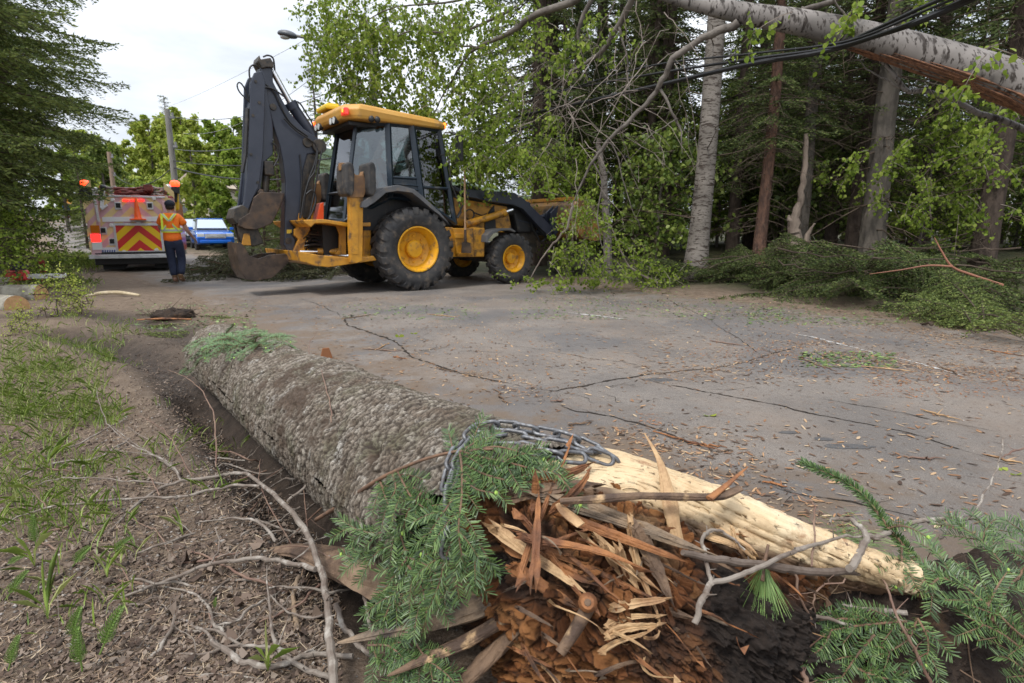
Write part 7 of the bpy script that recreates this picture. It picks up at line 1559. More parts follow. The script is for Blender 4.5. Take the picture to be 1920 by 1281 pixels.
# ---------------------------------------------------------------- fir twigs
def fir_mat():
    def f(x):
        g = x.N.new('ShaderNodeNewGeometry'); r = x.ramp(g.outputs['Random Per Island'], [(0, (.022, .048, .015)), (.4, (.048, .092, .026)), (.75, (.082, .14, .038)), (1, (.13, .20, .055))])
        u = x.ramp(g.outputs['Random Per Island'], [(0, (.08, .135, .075)), (1, (.19, .27, .17))]); c = x.mix(g.outputs['Backfacing'], r, u)
        x.L.new(c, x.b.inputs['Base Color']); x.b.inputs['Roughness'].default_value = .42; x.b.inputs['Specular IOR Level'].default_value = .45
    return attr_mat('fir_needles', f)
FirM = fir_mat(); TwM = mat('fir_twig', (.17, .095, .055), .8, var=(.10, .06, .04), vscale=30, bump=.001, bscale=200); BudM = mat('fresh_bud', (.30, .46, .08), .5)
def needle_quads(P, D, S, ln, wd):
    """tapered needle: narrow base, parallel blade, blunt tip; S = width direction"""
    ln = ln[:, None]; b = P; V = np.stack([b - S * wd * .35, b + S * wd * .35, b + D * ln * .3 + S * wd, b + D * ln * .85 + S * wd * .8, b + D * ln, b + D * ln * .85 - S * wd * .8, b + D * ln * .3 - S * wd], 1); return V.reshape(-1, 3)
class Fir:
    def __init__(s, name, label, loc, seed, needle=.024, wd=.00115):
        s.e = thing(name, label, 'fir branch', tuple(loc)); s.o = np.array(loc); s.tw = MB(); s.V = []; s.r = np.random.RandomState(seed); s.nl = needle; s.wd = wd; s.buds = []
    def stem(s, P, r0=.003, r1=.0012): s.tw.tube(np.array(P) - s.o, [r0, r1], 6)
    def needles(s, P, nrm, round_=.25, dens=3.3, nl=None):
        nl = (nl or s.nl) * .92; P = np.array(P); seg = np.linalg.norm(np.diff(P, axis=0), axis=1); cu = np.concatenate([[0], np.cumsum(seg)]); n = int(cu[-1] * 1000 / dens)
        if n < 3: return
        q = np.linspace(0, cu[-1], n); B = np.stack([np.interp(q, cu, P[:, j]) for j in range(3)], 1); T = unit(np.gradient(B, axis=0)); up = unit(nrm - T * (T @ nrm)[:, None]); lat = np.cross(T, up)
        for sg in (-1, 1):
            for lay_ in range(1):
                m_ = len(B); ang = s.r.randn(m_) * round_ + (.12 if lay_ else .5) ; fw = s.r.uniform(.25, .6, m_)[:, None] + .5 * (q / cu[-1])[:, None] ** 4
                D = unit(lat * sg * np.cos(ang)[:, None] + up * np.sin(ang)[:, None] * .9 + T * fw); S_ = unit(np.cross(D, up) + s.r.randn(m_, 3) * .25); tp = np.minimum(1, .55 + 3 * np.minimum(q, cu[-1] - q * .55) / .1)
                s.V.append(needle_quads(B - s.o + up * .001 + s.r.randn(m_, 3) * .0006, D, S_, nl * s.r.uniform(.8, 1.12, m_) * np.clip(tp, .5, 1) * (1 if not lay_ else .85), s.wd))
    def sprig(s, pts, nrm=None, sub=.055, sublen=(.05, .10), sidef=1.0, r0=.0035, round_=.25, first=.02, dens=3.3, depth=1):
        P = cr_interp3(np.array(pts), 8); nrm = unit(np.array([-.1, -.75, .65]) if nrm is None else nrm); s.stem(P, r0, .0012); s.needles(P, nrm, round_, dens); seg = np.linalg.norm(np.diff(P, axis=0), axis=1); cu = np.concatenate([[0], np.cumsum(seg)])
        if depth > 0:
            q = first
            while q < cu[-1] - .025:
                b = np.array([np.interp(q, cu, P[:, j]) for j in range(3)]); b2 = np.array([np.interp(q + .01, cu, P[:, j]) for j in range(3)]); T = unit(b2 - b); lat = unit(np.cross(T, nrm))
                for sg in (-1, 1):
                    if s.r.rand() > .66 * sidef: continue
                    L_ = s.r.uniform(*sublen) * (1 - .45 * q / cu[-1]); d = unit(T * s.r.uniform(.7, 1) + lat * sg * s.r.uniform(.7, 1) + nrm * s.r.randn() * .12); t = np.linspace(0, 1, 6)[:, None]; C = b + d * L_ * t + T * .25 * L_ * t ** 2 + np.array([0, 0, -.2]) * L_ * t ** 2
                    s.stem(C, .0018, .0009); s.needles(C, unit(nrm + s.r.randn(3) * .15), round_, dens)
                q += sub * s.r.uniform(.8, 1.2)
        if s.r.rand() < .5: s.buds.append(P[-1])
    def done(s, mt=None):
        s.tw.build('twig', TwM, s.e, recalc=False, smooth='full'); V = np.concatenate(s.V); link('needles', fast_mesh('needles', V, [qfaces(len(V), 7)]), mt or FirM, s.e)
        for b in s.buds: m = MB(); m.ico(tuple(b - s.o), .0045, 1, (1, 1, 1.5)); m.build('bud', BudM, s.e, smooth=True)
L0 = lambda px, py, o=.03: on_log(px, py, o)
f = Fir('fir_branch', 'arching fir branch draped over the log and chain, sprigs hanging down its front', G(860, 850, .5), 1)
main = [G(592, 975, .12), L0(640, 945, .03), L0(700, 905, .035), L0(745, 882, .035), L0(800, 860, .035), L0(860, 846, .035), L0(925, 842, .03)]; f.stem(cr_interp3(np.array(main), 8), .0065, .003)
for pts, kw in [
    ([L0(862, 846), L0(866, 880, .04), G(866, 930, .47), G(860, 990, .43), G(868, 1050, .37), G(885, 1110, .30)], dict(r0=.004)),
    ([G(868, 905, .485), G(840, 950, .45), G(812, 990, .41), G(790, 1040, .35)], {}), ([G(862, 985, .43), G(838, 1040, .37), G(822, 1100, .30), G(800, 1150, .23)], {}), ([G(880, 1000, .42), G(905, 1030, .39), G(925, 1075, .34)], {}),
    ([L0(712, 900), G(728, 945, .37), G(748, 995, .33), G(762, 1045, .28), G(758, 1100, .22), G(745, 1165, .14)], dict(r0=.004)),
    ([G(748, 990, .33), G(705, 1000, .29), G(668, 992, .27), G(635, 972, .27)], {}), ([G(752, 1010, .31), G(715, 1030, .26), G(690, 1048, .23), G(640, 1040, .21)], {}), ([G(762, 1050, .28), G(735, 1085, .23), G(705, 1130, .17)], {}),
    ([G(765, 1060, .28), G(790, 1100, .24), G(800, 1150, .20), G(790, 1195, .14)], {}), ([G(762, 1045, .28), G(800, 1060, .28), G(835, 1100, .25), G(850, 1130, .22)], {}), ([G(750, 1100, .22), G(725, 1150, .16), G(712, 1190, .11)], {}),
    ([L0(862, 846, .04), G(905, 858, .51), G(955, 868, .51), G(1000, 880, .50), G(1045, 890, .49), G(1080, 908, .47)], dict(r0=.0035)), ([L0(880, 846, .045), G(930, 838, .53), G(975, 848, .53), G(1020, 862, .515)], {}), ([G(868, 870, .50), G(910, 890, .49), G(960, 902, .48), G(1010, 905, .47)], {}),
    ([G(868, 900, .49), G(895, 918, .48), G(930, 925, .47)], {}), ([L0(850, 850), L0(846, 828), L0(840, 806)], dict(depth=0)), ([L0(872, 842), L0(898, 826, .04), G(925, 812, .54)], {}), ([G(1045, 890, .49), G(1075, 925, .46), G(1088, 948, .44)], dict(depth=0)),
    ([L0(745, 882), G(770, 930, .42), G(800, 955, .42), G(830, 965, .42)], {}), ([L0(735, 885), L0(742, 915, .05), L0(730, 940, .06)], dict(depth=0)), ([G(790, 925, .44), G(765, 960, .39), G(755, 1000, .34)], {})]:
    f.sprig(pts, **{**dict(sub=.052, sublen=(.04, .08)), **kw})
f.done()
f = Fir('fir_branch', 'low fir twigs poking out from under the grey shard at the bottom edge', G(720, 1230, .1), 2)
for pts in [[G(690, 1210, .10), G(730, 1212, .11), G(755, 1235, .10), G(770, 1262, .08)], [G(780, 1205, .12), G(800, 1235, .11), G(835, 1262, .10), G(860, 1290, .08)], [G(700, 1215, .09), G(712, 1245, .07), G(735, 1262, .06)], [G(800, 1215, .11), G(770, 1250, .09), G(750, 1290, .05)], [G(810, 1160, .13), G(770, 1180, .1), G(730, 1190, .08)]]: f.sprig(pts, sub=.04, sublen=(.04, .07))
f.done()
f = Fir('fir_branch', 'thick fir tip rising left over the road with dense upright needles', G(1700, 1030, .22), 3, needle=.021)
P = [G(1505, 868, .37), G(1530, 880, .37), G(1570, 896, .365), G(1610, 922, .355), G(1640, 955, .335), G(1665, 990, .31), G(1690, 1020, .285), G(1715, 1050, .26)][::-1]
f.stem(cr_interp3(np.array(P), 8), .006, .003)
for q in range(3): f.needles(cr_interp3(np.array(P), 8), unit([.2 - .3 * q, -.5, .8 - .2 * q]), .7, 2.0)
f.buds.append(P[-1] + np.array([-.004, 0, 0])); f.sprig([P[2], P[2] + np.array([.02, -.03, .02]), P[2] + np.array([.05, -.06, .01])], depth=0); f.sprig([P[1], G(1690, 1060, .28), G(1680, 1100, .24)]); f.done()
f = Fir('fir_branch', 'spreading fir branch with pale blue green undersides at the right edge', G(1800, 1000, .2), 4, needle=.025)
for pts in [[G(1975, 1190, .14), G(1930, 1120, .22), G(1885, 1065, .255), G(1840, 1015, .28), G(1775, 968, .31)], [G(1960, 1230, .12), G(1900, 1180, .19), G(1860, 1140, .22), G(1820, 1110, .24), G(1780, 1070, .25), G(1742, 1010, .27)], [G(1930, 1230, .14), G(1880, 1190, .18), G(1820, 1160, .2), G(1775, 1130, .2)], [G(1840, 1015, .28), G(1850, 990, .29), G(1868, 972, .30)], [G(1790, 1080, .25), G(1760, 1085, .24), G(1735, 1060, .25)],
            [G(1990, 1130, .2), G(1950, 1060, .27), G(1925, 1010, .30), G(1915, 980, .32)], [G(1930, 1110, .23), G(1940, 1060, .28), G(1905, 1040, .3)], [G(1940, 1281, .1), G(1900, 1240, .14), G(1870, 1230, .14)], [G(1760, 1085, .25), G(1720, 1110, .22), G(1690, 1100, .22)], [G(1850, 1140, .22), G(1870, 1100, .25), G(1890, 1070, .27)]]:
    f.sprig(pts, nrm=[-.1, -.55, .8], sub=.045, sublen=(.05, .09))
f.done()
f = Fir('fir_branch', 'dark green fir twigs lying low on the soil below the pale slab', G(1560, 1200, .1), 5)
for pts in [[G(1700, 1165, .19), G(1640, 1170, .18), G(1570, 1180, .165), G(1500, 1205, .14), G(1445, 1245, .10)], [G(1640, 1165, .18), G(1560, 1160, .18), G(1490, 1170, .17), G(1440, 1165, .17), G(1418, 1130, .2)], [G(1640, 1190, .17), G(1610, 1225, .13), G(1585, 1260, .1), G(1565, 1290, .07)], [G(1720, 1160, .19), G(1705, 1195, .16), G(1670, 1220, .14), G(1630, 1232, .13)], [G(1720, 1160, .19), G(1740, 1200, .17), G(1735, 1250, .13)], [G(1560, 1180, .165), G(1540, 1215, .14), G(1500, 1240, .11)], [G(1600, 1250, .1), G(1650, 1270, .1), G(1700, 1275, .1)]]:
    f.sprig(pts, sub=.045, sublen=(.04, .07), round_=.4)
f.done()
f = Fir('fir_branch', 'feathery green fir twigs covering the far end of the log', L0(440, 650, .02), 6, needle=.022)
r = np.random.RandomState(3)
for k in range(26):
    px = r.uniform(385, 520); py = np.interp(px, [360, 400, 450, 530], [672, 640, 630, 640]) + r.uniform(-6, 26); a = L0(px, py, .025); b = a + unit(np.array([r.uniform(-1, .8), r.uniform(-.8, .8), r.uniform(-.3, .2)])) * r.uniform(.08, .2); f.sprig([a, (a + b) / 2 + np.array([0, 0, .02]), b], nrm=[0, -.3, 1], sub=.05, sublen=(.05, .09), dens=4)
for pts in ([L0(370, 690, .03), L0(385, 665, .04), L0(410, 640, .05), G(440, 608, .50)], [L0(355, 695, .03), L0(365, 672, .03), L0(385, 650, .05)], [G(400, 640, .42), G(450, 630, .45), G(500, 628, .44), G(545, 642, .40)]): f.sprig(pts, nrm=[0, -.5, 1], sub=.04, sublen=(.06, .12), dens=4)
f.done(mat('fir_fresh', (.08, .16, .06), .5, isl=[(.05, .11, .04), (.09, .17, .06), (.14, .23, .08)]))
# pine tuft with long needles
pt = thing('pine_tuft', 'tuft of long thin pine needles hanging below the dark twig', 'pine twig', tuple(G(1432, 1062, .33))); o0 = np.array(pt.location); r = np.random.RandomState(6); m = MB(); V = []
for k in range(130):
    d = unit(np.array([r.randn() * .38 - .05, -.35 + .25 * r.randn(), -1.0])); L_ = r.uniform(.06, .095); t = np.linspace(0, 1, 5)[:, None]; P = d * L_ * t + np.array([0, 0, -.12]) * L_ * t ** 2 + r.randn(3) * .003; m.tube(P, [.0007, .0004], 3, cap=False)
m.build('needles', mat('pine_needles', (.15, .25, .07), .5, isl=[(.08, .15, .04), (.15, .25, .07), (.24, .34, .11)]), pt, recalc=False); m = MB(); m.tube([(.02, .03, .03), (0, 0, 0), (-.01, -.02, -.02)], [.003, .004], 6); m.build('twig', TwM, pt)
pt = thing('pine_tuft', 'tuft of long pine needles fanned out behind the forked twig near the slab', 'pine twig', tuple(G(1590, 1020, .27))); r = np.random.RandomState(16); m = MB()
for k in range(150):
    d = unit(np.array([r.randn() * .9, r.randn() * .5, r.uniform(-.1, .5)])); L_ = r.uniform(.05, .09); t = np.linspace(0, 1, 5)[:, None]; m.tube(r.randn(3) * .02 + d * L_ * t + np.array([0, 0, -.2]) * L_ * t ** 2, [.0007, .0004], 3, cap=False)
m.build('needles', MATS['pine_needles'], pt, recalc=False)
# ================================================================ TWIGS, GRASS, LITTER, LEFT VERGE
TwG = mat('grey_twig_bark', (.21, .18, .15), .75, var=(.12, .09, .07), vscale=16, dirt=(.34, .31, .27), dscale=26, damt=.5, bump=.0012, bscale=160); TwR = mat('red_brown_twig', (.13, .07, .05), .7, var=(.2, .13, .09), vscale=20)
e5 = lambda x, y, z=.03: G(x / 2.663, 800 + y / 2.663, z)
e8 = lambda x, y, z=.03: G(x / 3.0, 480 + y / 3.0, z)
def twig_thing(label, parts, cat='branch', nm='bare_branch', mt=None, seed=1, shoots=.06, group=None):
    o0 = parts[0][0][0]; e = thing(nm, label, cat, tuple(o0), 0, group); r = np.random.RandomState(seed)
    for k, (pts, rd, m_) in enumerate(parts):
        P = cr_interp3(np.array(pts), 8); n = len(P); P = P + np.stack([fbm(np.arange(n) * .35, q + seed, k, 3) for q in (1, 2, 3)], 1) * .006; m = MB(); rr_ = .95 * np.interp(np.linspace(0, 1, n), np.linspace(0, 1, len(rd)), rd) * (1 + .18 * (r.rand(n) > .86)); m.tube(P - o0, rr_, 9)
        for q in range(3, n - 3, 2):       # side shoots and buds
            if r.rand() < .5: d = unit(r.randn(3) + np.array([0, 0, .3])); L_ = r.uniform(.2, 1) * shoots * (1.8 if r.rand() < .12 else .5); C = [P[q] - o0, P[q] - o0 + d * L_ * .5 + r.randn(3) * .002, P[q] - o0 + d * L_ + r.randn(3) * .004]; m.tube(C, [rr_[q] * .45, max(rr_[q] * .16, .0006)], 4)
        m.build('limb' if k else 'stem', m_ or mt or TwG, e, smooth=True, recalc=False)
    return e
T_ = TwG; Rd = TwR
twig_thing('largest grey branch with yellow lichen knots bending down to the bottom edge', [
    ([e5(1130, 240, .10), e5(1225, 232, .12), e5(1310, 290, .13), e5(1430, 400, .14), e5(1520, 520, .14), e5(1580, 640, .13), e5(1610, 760, .12), e5(1640, 900, .11), e5(1650, 1060, .10), e5(1668, 1320, .07)], [.006, .0065, .0075, .0085, .0085, .009, .009, .010, .010], T_),
    ([e5(1130, 240, .10), e5(960, 268, .085), e5(840, 292, .08), e5(700, 372, .06), e5(600, 470, .05), e5(480, 600, .035), e5(400, 700, .03), e5(330, 790, .02)], [.006, .0055, .005, .0035, .002, .001], T_),
    ([e5(840, 290, .08), e5(640, 270, .07), e5(400, 256, .06), e5(250, 268, .05), e5(160, 295, .045)], [.004, .003, .0022, .001], T_),
    ([e5(1300, 292, .13), e5(1120, 300, .11), e5(920, 350, .09), e5(720, 352, .08), e5(450, 378, .07), e5(230, 405, .06), e5(100, 450, .05), e5(-60, 530, .04)], [.0055, .005, .0045, .004, .003, .0025], T_),
    ([e5(1430, 382, .14), e5(1530, 290, .18), e5(1590, 180, .22), e5(1630, 40, .26), G(620, 790, .31), G(619, 745, .34), G(606, 700, .36), G(590, 672, .38)], [.005, .0045, .004, .003, .002, .001], T_),
    ([e5(905, 268, .085), e5(865, 200, .07), e5(780, 140, .06), e5(620, 125, .05), e5(510, 110, .045)], [.0035, .003, .002, .001], T_), ([e5(230, 405, .06), e5(180, 340, .07), e5(120, 300, .08)], [.0022, .0015, .0008], Rd), ([e5(800, 345, .08), e5(760, 260, .09), e5(690, 205, .1)], [.0025, .002, .0008], Rd)], seed=3)
twig_thing('grey branch curving left from the lichen branch across the bare soil', [
    ([e5(1575, 716, .125), e5(1400, 672, .10), e5(1270, 655, .085), e5(1100, 680, .075), e5(900, 740, .06), e5(700, 822, .05), e5(480, 900, .035), e5(320, 975, .025), e5(180, 1050, .02)], [.0065, .006, .0055, .005, .004, .002, .001], T_),
    ([e5(1040, 690, .07), e5(1085, 630, .09), e5(1080, 500, .12)], [.003, .002, .001], T_), ([e5(470, 900, .035), e5(420, 860, .05), e5(385, 835, .06)], [.002, .001], Rd), ([e5(640, 850, .045), e5(650, 960, .02), e5(600, 1120, .01)], [.003, .002, .001], Rd), ([e5(1160, 660, .08), e5(1220, 620, .09), e5(1260, 600, .1)], [.0025, .001], T_)], seed=4)
twig_thing('thin forked twigs lying across the soil left of the log, grey and brown', [
    ([e5(100, 250, .02), e5(280, 180, .03), e5(480, 160, .03), e5(560, 115, .03), e5(650, 60, .03)], [.0035, .004, .0045, .004], T_), ([e5(200, 270, .02), e5(340, 215, .02), e5(470, 180, .03)], [.002, .003], T_),
    ([e5(560, 0, .10), e5(640, 60, .09), e5(740, 130, .08), e5(860, 200, .07), e5(905, 262, .06)], [.0015, .0025, .003], T_), ([e5(750, 210, .02), e5(900, 195, .02), e5(1020, 175, .03), e5(1100, 155, .03), e5(1220, 172, .03)], [.003, .004, .003], T_),
    ([e5(800, 90, .03), e5(900, 60, .03), e5(990, 45, .03)], [.004, .005, .003], SplD), ([e5(640, 0, .06), e5(760, 70, .05), e5(900, 90, .04), e5(1000, 100, .03)], [.001, .002, .001], T_), ([e5(1110, 15, .05), e5(1080, 60, .04), e5(990, 100, .03), e5(940, 130, .02)], [.002, .003, .002], T_)], seed=5)
twig_thing('dark slender twig standing up in front of the far half of the log', [([e8(942, 642, .30), e8(1050, 690, .29), e8(1130, 750, .26), e8(1185, 850, .22), e8(1210, 950, .17), e8(1214, 1060, .12), e8(1220, 1190, .07)], [.001, .002, .0025, .003, .003], Rd)], seed=6)
twig_thing('second dark twig rising left of the standing one, tip pointing to the rut', [([e8(778, 895, .24), e8(880, 950, .22), e8(960, 1020, .18), e8(1010, 1110, .13), e8(1080, 1245, .06)], [.0008, .0015, .002, .0025], Rd), ([e8(540, 740, .24), e8(580, 900, .18), e8(640, 980, .14), e8(740, 1060, .10), e8(860, 1120, .07), e8(980, 1210, .05), e8(1030, 1270, .04)], [.001, .002, .0025, .003, .0035], T_)], seed=7)
twig_thing('curved grey branches piled at the bottom of the picture beside the grey shard', [
    ([e5(1640, 640, .1), e5(1720, 720, .09), e5(1800, 790, .08), e5(1835, 900, .06), e5(1845, 1040, .03)], [.003, .005, .005, .004], T_), ([e5(1390, 605, .11), e5(1530, 600, .10), e5(1650, 655, .10)], [.001, .002, .0025], Rd), ([e5(1680, 890, .06), e5(1720, 1000, .05), e5(1790, 1090, .04), e5(1880, 1160, .03)], [.007, .007, .006, .006], T_),
    ([e5(1330, 700, .06), e5(1345, 900, .05), e5(1375, 1080, .04), e5(1450, 1170, .04), e5(1560, 1225, .04), e5(1650, 1255, .03)], [.0015, .003, .0045, .0055, .006, .0065], T_), ([e5(1050, 1072, .03), e5(1160, 1150, .04), e5(1280, 1195, .04), e5(1420, 1185, .04), e5(1560, 1135, .03), e5(1760, 1145, .03)], [.0075, .007, .006, .006], T_),
    ([e5(1345, 845, .05), e5(1430, 920, .04), e5(1540, 950, .05), e5(1620, 935, .06)], [.002, .003, .0025], T_), ([e5(830, 1300, .02), e5(960, 1245, .03), e5(1150, 1245, .03), e5(1330, 1265, .03)], [.003, .004, .003], T_), ([e5(1490, 752, .04), e5(1470, 830, .03), e5(1462, 910, .02), e5(1490, 1010, .02)], [.006, .006, .008], SplG), ([e5(1380, 575, .07), e5(1320, 500, .08), e5(1230, 458, .08), e5(1080, 465, .07), e5(980, 480, .06)], [.005, .0045, .003, .0015], T_)], seed=8)
twig_thing('thin crossing twigs over the litter at bottom centre left', [
    ([e5(870, 830, .03), e5(872, 960, .04), e5(810, 1090, .04), e5(710, 1195, .03), e5(600, 1300, .02)], [.002, .004, .0045, .005], T_), ([e5(760, 800, .03), e5(920, 815, .04), e5(1020, 880, .04), e5(1070, 980, .04), e5(1120, 1040, .03), e5(1210, 1085, .02)], [.002, .003, .004, .0045, .004], T_),
    ([e5(630, 450, .06), e5(740, 500, .06), e5(800, 550, .05), e5(850, 650, .03)], [.001, .002, .0025], Rd), ([e5(540, 690, .06), e5(610, 710, .06), e5(665, 820, .05)], [.001, .002], Rd), ([e5(1040, 930, .05), e5(1050, 1000, .04), e5(980, 1060, .03), e5(880, 1180, .02), e5(760, 1290, .02)], [.002, .0025, .003], Rd), ([e5(1300, 160, .14), e5(1295, 250, .1), e5(1330, 360, .08), e5(1400, 490, .05), e5(1490, 640, .03)], [.001, .002, .002, .0015], Rd), ([e5(1515, 220, .14), e5(1520, 330, .1), e5(1535, 500, .05)], [.001, .0018, .002], Rd), ([e5(820, 650, .03), e5(940, 670, .03), e5(1040, 690, .03)], [.002, .0035, .002], Rd), ([e5(1000, 740, .03), e5(850, 760, .03), e5(700, 745, .03)], [.001, .002, .001], T_)], seed=9)
rt_ = random.Random(17)
for k in range(44):
    x0, y0 = rt_.uniform(20, 560), rt_.uniform(850, 1240); an = rt_.uniform(-.9, .5); L_ = rt_.uniform(90, 330); P = [G(x0 + L_ * t * math.cos(an) + rt_.uniform(-14, 14), y0 + L_ * t * math.sin(an) * .7 + rt_.uniform(-12, 12), .012 + .05 * rt_.random() * math.sin(3 * t)) for t in (0, .25, .5, .75, 1)]; q = P[rt_.choice((1, 2, 3))]; e_ = q + np.array([rt_.uniform(-.09, .09), rt_.uniform(-.08, .08), rt_.uniform(.0, .06)])
    twig_thing('thin bare twig lying loose among the branches over the bare soil', [(P, [.001, .003, .0038, .003], [T_, T_, Rd][k % 3]), ([q, (q + e_) / 2 + np.array([.008, 0, .005]), e_], [.0018, .0006], T_)], seed=100 + k, cat='twig', nm='loose_twig', group='loose twigs on the bare soil')
# twigs around the torn end and on the right
twig_thing('long dark twig lying across the pale slab towards the soil heap', [([G(1282, 1038, .40), G(1350, 1050, .37), G(1440, 1062, .34), G(1530, 1072, .30), G(1620, 1074, .27), G(1715, 1080, .245)], [.006, .008, .0085, .009, .009], mat('dark_twig_bark', (.085, .06, .045), .8, var=(.13, .1, .08), vscale=30, bump=.001, bscale=200))], seed=10, shoots=.02)
twig_thing('forked grey twig broken off short, crossing above the dark twig', [([G(1303, 1172, .30), G(1318, 1125, .335), G(1332, 1098, .35), G(1400, 1072, .36), G(1470, 1040, .36), G(1540, 1018, .345), G(1600, 1003, .33), G(1650, 1012, .31)], [.006, .006, .0055, .005, .0045, .003, .0015], T_), ([G(1332, 1098, .35), G(1328, 1060, .37), G(1318, 1020, .38), G(1328, 998, .385), G(1360, 1000, .38), G(1395, 1030, .36)], [.0045, .004, .0035, .002], T_)], seed=11, shoots=.03)
twig_thing('thick lichen grey fork with a yellowish broken end beside the slab tip', [([G(1590, 1070, .30), G(1610, 1035, .315), G(1622, 1010, .32), G(1612, 985, .33), G(1580, 972, .33), G(1555, 978, .32)], [.0085, .008, .0075, .006, .005, .003], T_), ([G(1622, 1008, .32), G(1650, 1005, .31), G(1680, 990, .3)], [.007, .006, .005], T_)], seed=12, shoots=.02)
twig_thing('thin upright hooked twig left of the lichen grey fork', [([G(1523, 1062, .32), G(1528, 1000, .36), G(1530, 955, .40), G(1518, 938, .41), G(1485, 926, .415)], [.002, .002, .0018, .001], Rd)], seed=13, shoots=.015)
twig_thing('branching twig with a dark seed head reaching up at the right edge', [([G(1700, 980, .26), G(1750, 975, .27), G(1785, 968, .28), G(1815, 972, .29), G(1850, 920, .33), G(1865, 890, .36), G(1878, 858, .38), G(1880, 820, .40)], [.006, .0055, .005, .003, .002, .002, .003], T_), ([G(1876, 860, .38), G(1900, 848, .385), G(1930, 835, .39)], [.001, .003, .002], Rd), ([G(1815, 972, .29), G(1860, 978, .28), G(1920, 975, .27)], [.003, .002, .001], T_), ([G(1760, 1010, .26), G(1775, 985, .27), G(1740, 980, .26)], [.004, .003], T_)], seed=14)
twig_thing('bare twigs sticking out of the black soil at the lower right', [([G(1655, 1085, .26), G(1665, 1110, .25), G(1690, 1170, .21), G(1720, 1230, .15), G(1745, 1281, .1)], [.002, .0025, .003, .004], Rd), ([G(1490, 1075, .31), G(1500, 1120, .26), G(1525, 1160, .2)], [.003, .002], Rd), ([G(1445, 1125, .22), G(1520, 1150, .2), G(1600, 1175, .17)], [.002, .004, .003], T_), ([G(1580, 1135, .2), G(1640, 1142, .2), G(1700, 1150, .2)], [.002, .005, .006], T_), ([G(1860, 1165, .2), G(1890, 1110, .24), G(1925, 1060, .27)], [.004, .003, .002], TwM), ([G(1495, 1225, .12), G(1505, 1260, .1), G(1515, 1300, .07)], [.005, .006], Rd), ([G(1590, 1085, .29), G(1540, 1100, .27), G(1525, 1125, .25), G(1530, 1160, .2)], [.0015, .002, .001], Rd)], seed=15)
twig_thing('hooked thin twig standing on top of the log in front of the road', [([L0(580, 668, .0), G(580, 645, .43), G(590, 630, .45), G(595, 620, .46)], [.002, .0015, .0008], Rd), ([G(578, 652, .42), G(565, 640, .43), G(555, 630, .44)], [.0012, .0006], Rd)], seed=16, shoots=.004)
twig_thing('slender reddish twig curving over the bark of the log', [([L0(590, 670, .01), L0(604, 700, .012), L0(612, 730, .014), L0(620, 770, .016), L0(622, 790, .02)], [.0015, .002, .002], Rd)], seed=17, shoots=.01)

# scatter helper: only places on the ground / road surface
def surf(x, y):
    zg_ = zground(x, y); sd_ = sdist(x, y, RPOLY); return np.where((sd_ < -.25), np.maximum(zg_, zroad(x, y)), np.maximum(zg_, np.where(sd_ < .4, zroad(x, y), -9)))
def log_clear(x, y):
    q = np.stack([x - LA[0], y - LA[1]], 1); s = q @ LD[:2]; d = np.abs(q @ np.array([LD[1], -LD[0]])); return ~((s > -.4) & (s < 3.6) & (d < .16))
def px_points(n, boxes, seed):
    r = np.random.RandomState(seed); out = []
    for x0, y0, x1, y1, w_ in boxes:
        k = int(n * w_); a = r.uniform(x0, x1, k); b = y0 + (y1 - y0) * r.rand(k); out.append(np.array([G(p, q)[:2] for p, q in zip(a, b)]))
    return np.concatenate(out)
def flat_bits(name, label, pts, ln, wd, mt, seed, tilt=.25, six=True, cat='debris', lift=.003, curl=0.):
    r = np.random.RandomState(seed); x, y = pts[:, 0], pts[:, 1]; ok = log_clear(x, y); x, y = x[ok], y[ok]; n = len(x); z = surf(x, y) + lift; az = r.rand(n) * 6.28
    D = unit(np.stack([np.cos(az), np.sin(az), r.randn(n) * tilt], 1)); Nn = unit(np.stack([r.randn(n) * tilt, r.randn(n) * tilt, np.ones(n)], 1)); S_ = unit(np.cross(D, Nn)); L_ = (ln[0] + (ln[1] - ln[0]) * r.rand(n) ** 2)[:, None]; W_ = L_ * r.uniform(wd[0], wd[1], n)[:, None]; P = np.stack([x, y, z], 1); c = np.cross(S_, D) * L_ * curl * r.rand(n)[:, None]
    V = np.stack([P - D * L_ * .5 + c, P - D * L_ * .2 + S_ * W_ * .5, P + D * L_ * .25 + S_ * W_ * .42 + c * .3, P + D * L_ * .5 + c, P + D * L_ * .22 - S_ * W_ * .5, P - D * L_ * .25 - S_ * W_ * .4 + c * .3], 1).reshape(-1, 3)
    V[:, 2] += np.tile([0, .0, 0, 0, 0, 0], n) + np.abs(np.repeat(L_[:, 0], 6)) * tilt * .25; o = link(name, fast_mesh(name, V, [qfaces(len(V), 6)]), mt); return tag(o, label, cat, kind='stuff')
LeafDead = mat('dead_leaves', (.16, .11, .08), .8, isl=[(.05, .034, .026), (.10, .068, .05), (.17, .125, .095), (.25, .2, .16)], spec=.3, trans=.1)
Chip = mat('bark_chips', (.2, .11, .06), .8, isl=[(.05, .032, .024), (.12, .075, .05), (.24, .125, .065), (.36, .22, .12), (.42, .32, .21)], spec=.2)
ChipO = mat('orange_chips', (.3, .13, .06), .8, isl=[(.16, .07, .035), (.28, .12, .055), (.36, .18, .09)], spec=.2)
Left = [(-40, 760, 640, 1330, .5), (150, 900, 640, 1330, .25), (0, 620, 420, 860, .25), (-500, 700, 0, 1330, .25)]
flat_bits('leaf_litter', 'dead brown leaves and bark flakes littering the bare soil on the left', px_points(15000, Left, 1), (.004, .020), (.35, .8), LeafDead, 1, .35, curl=.5)
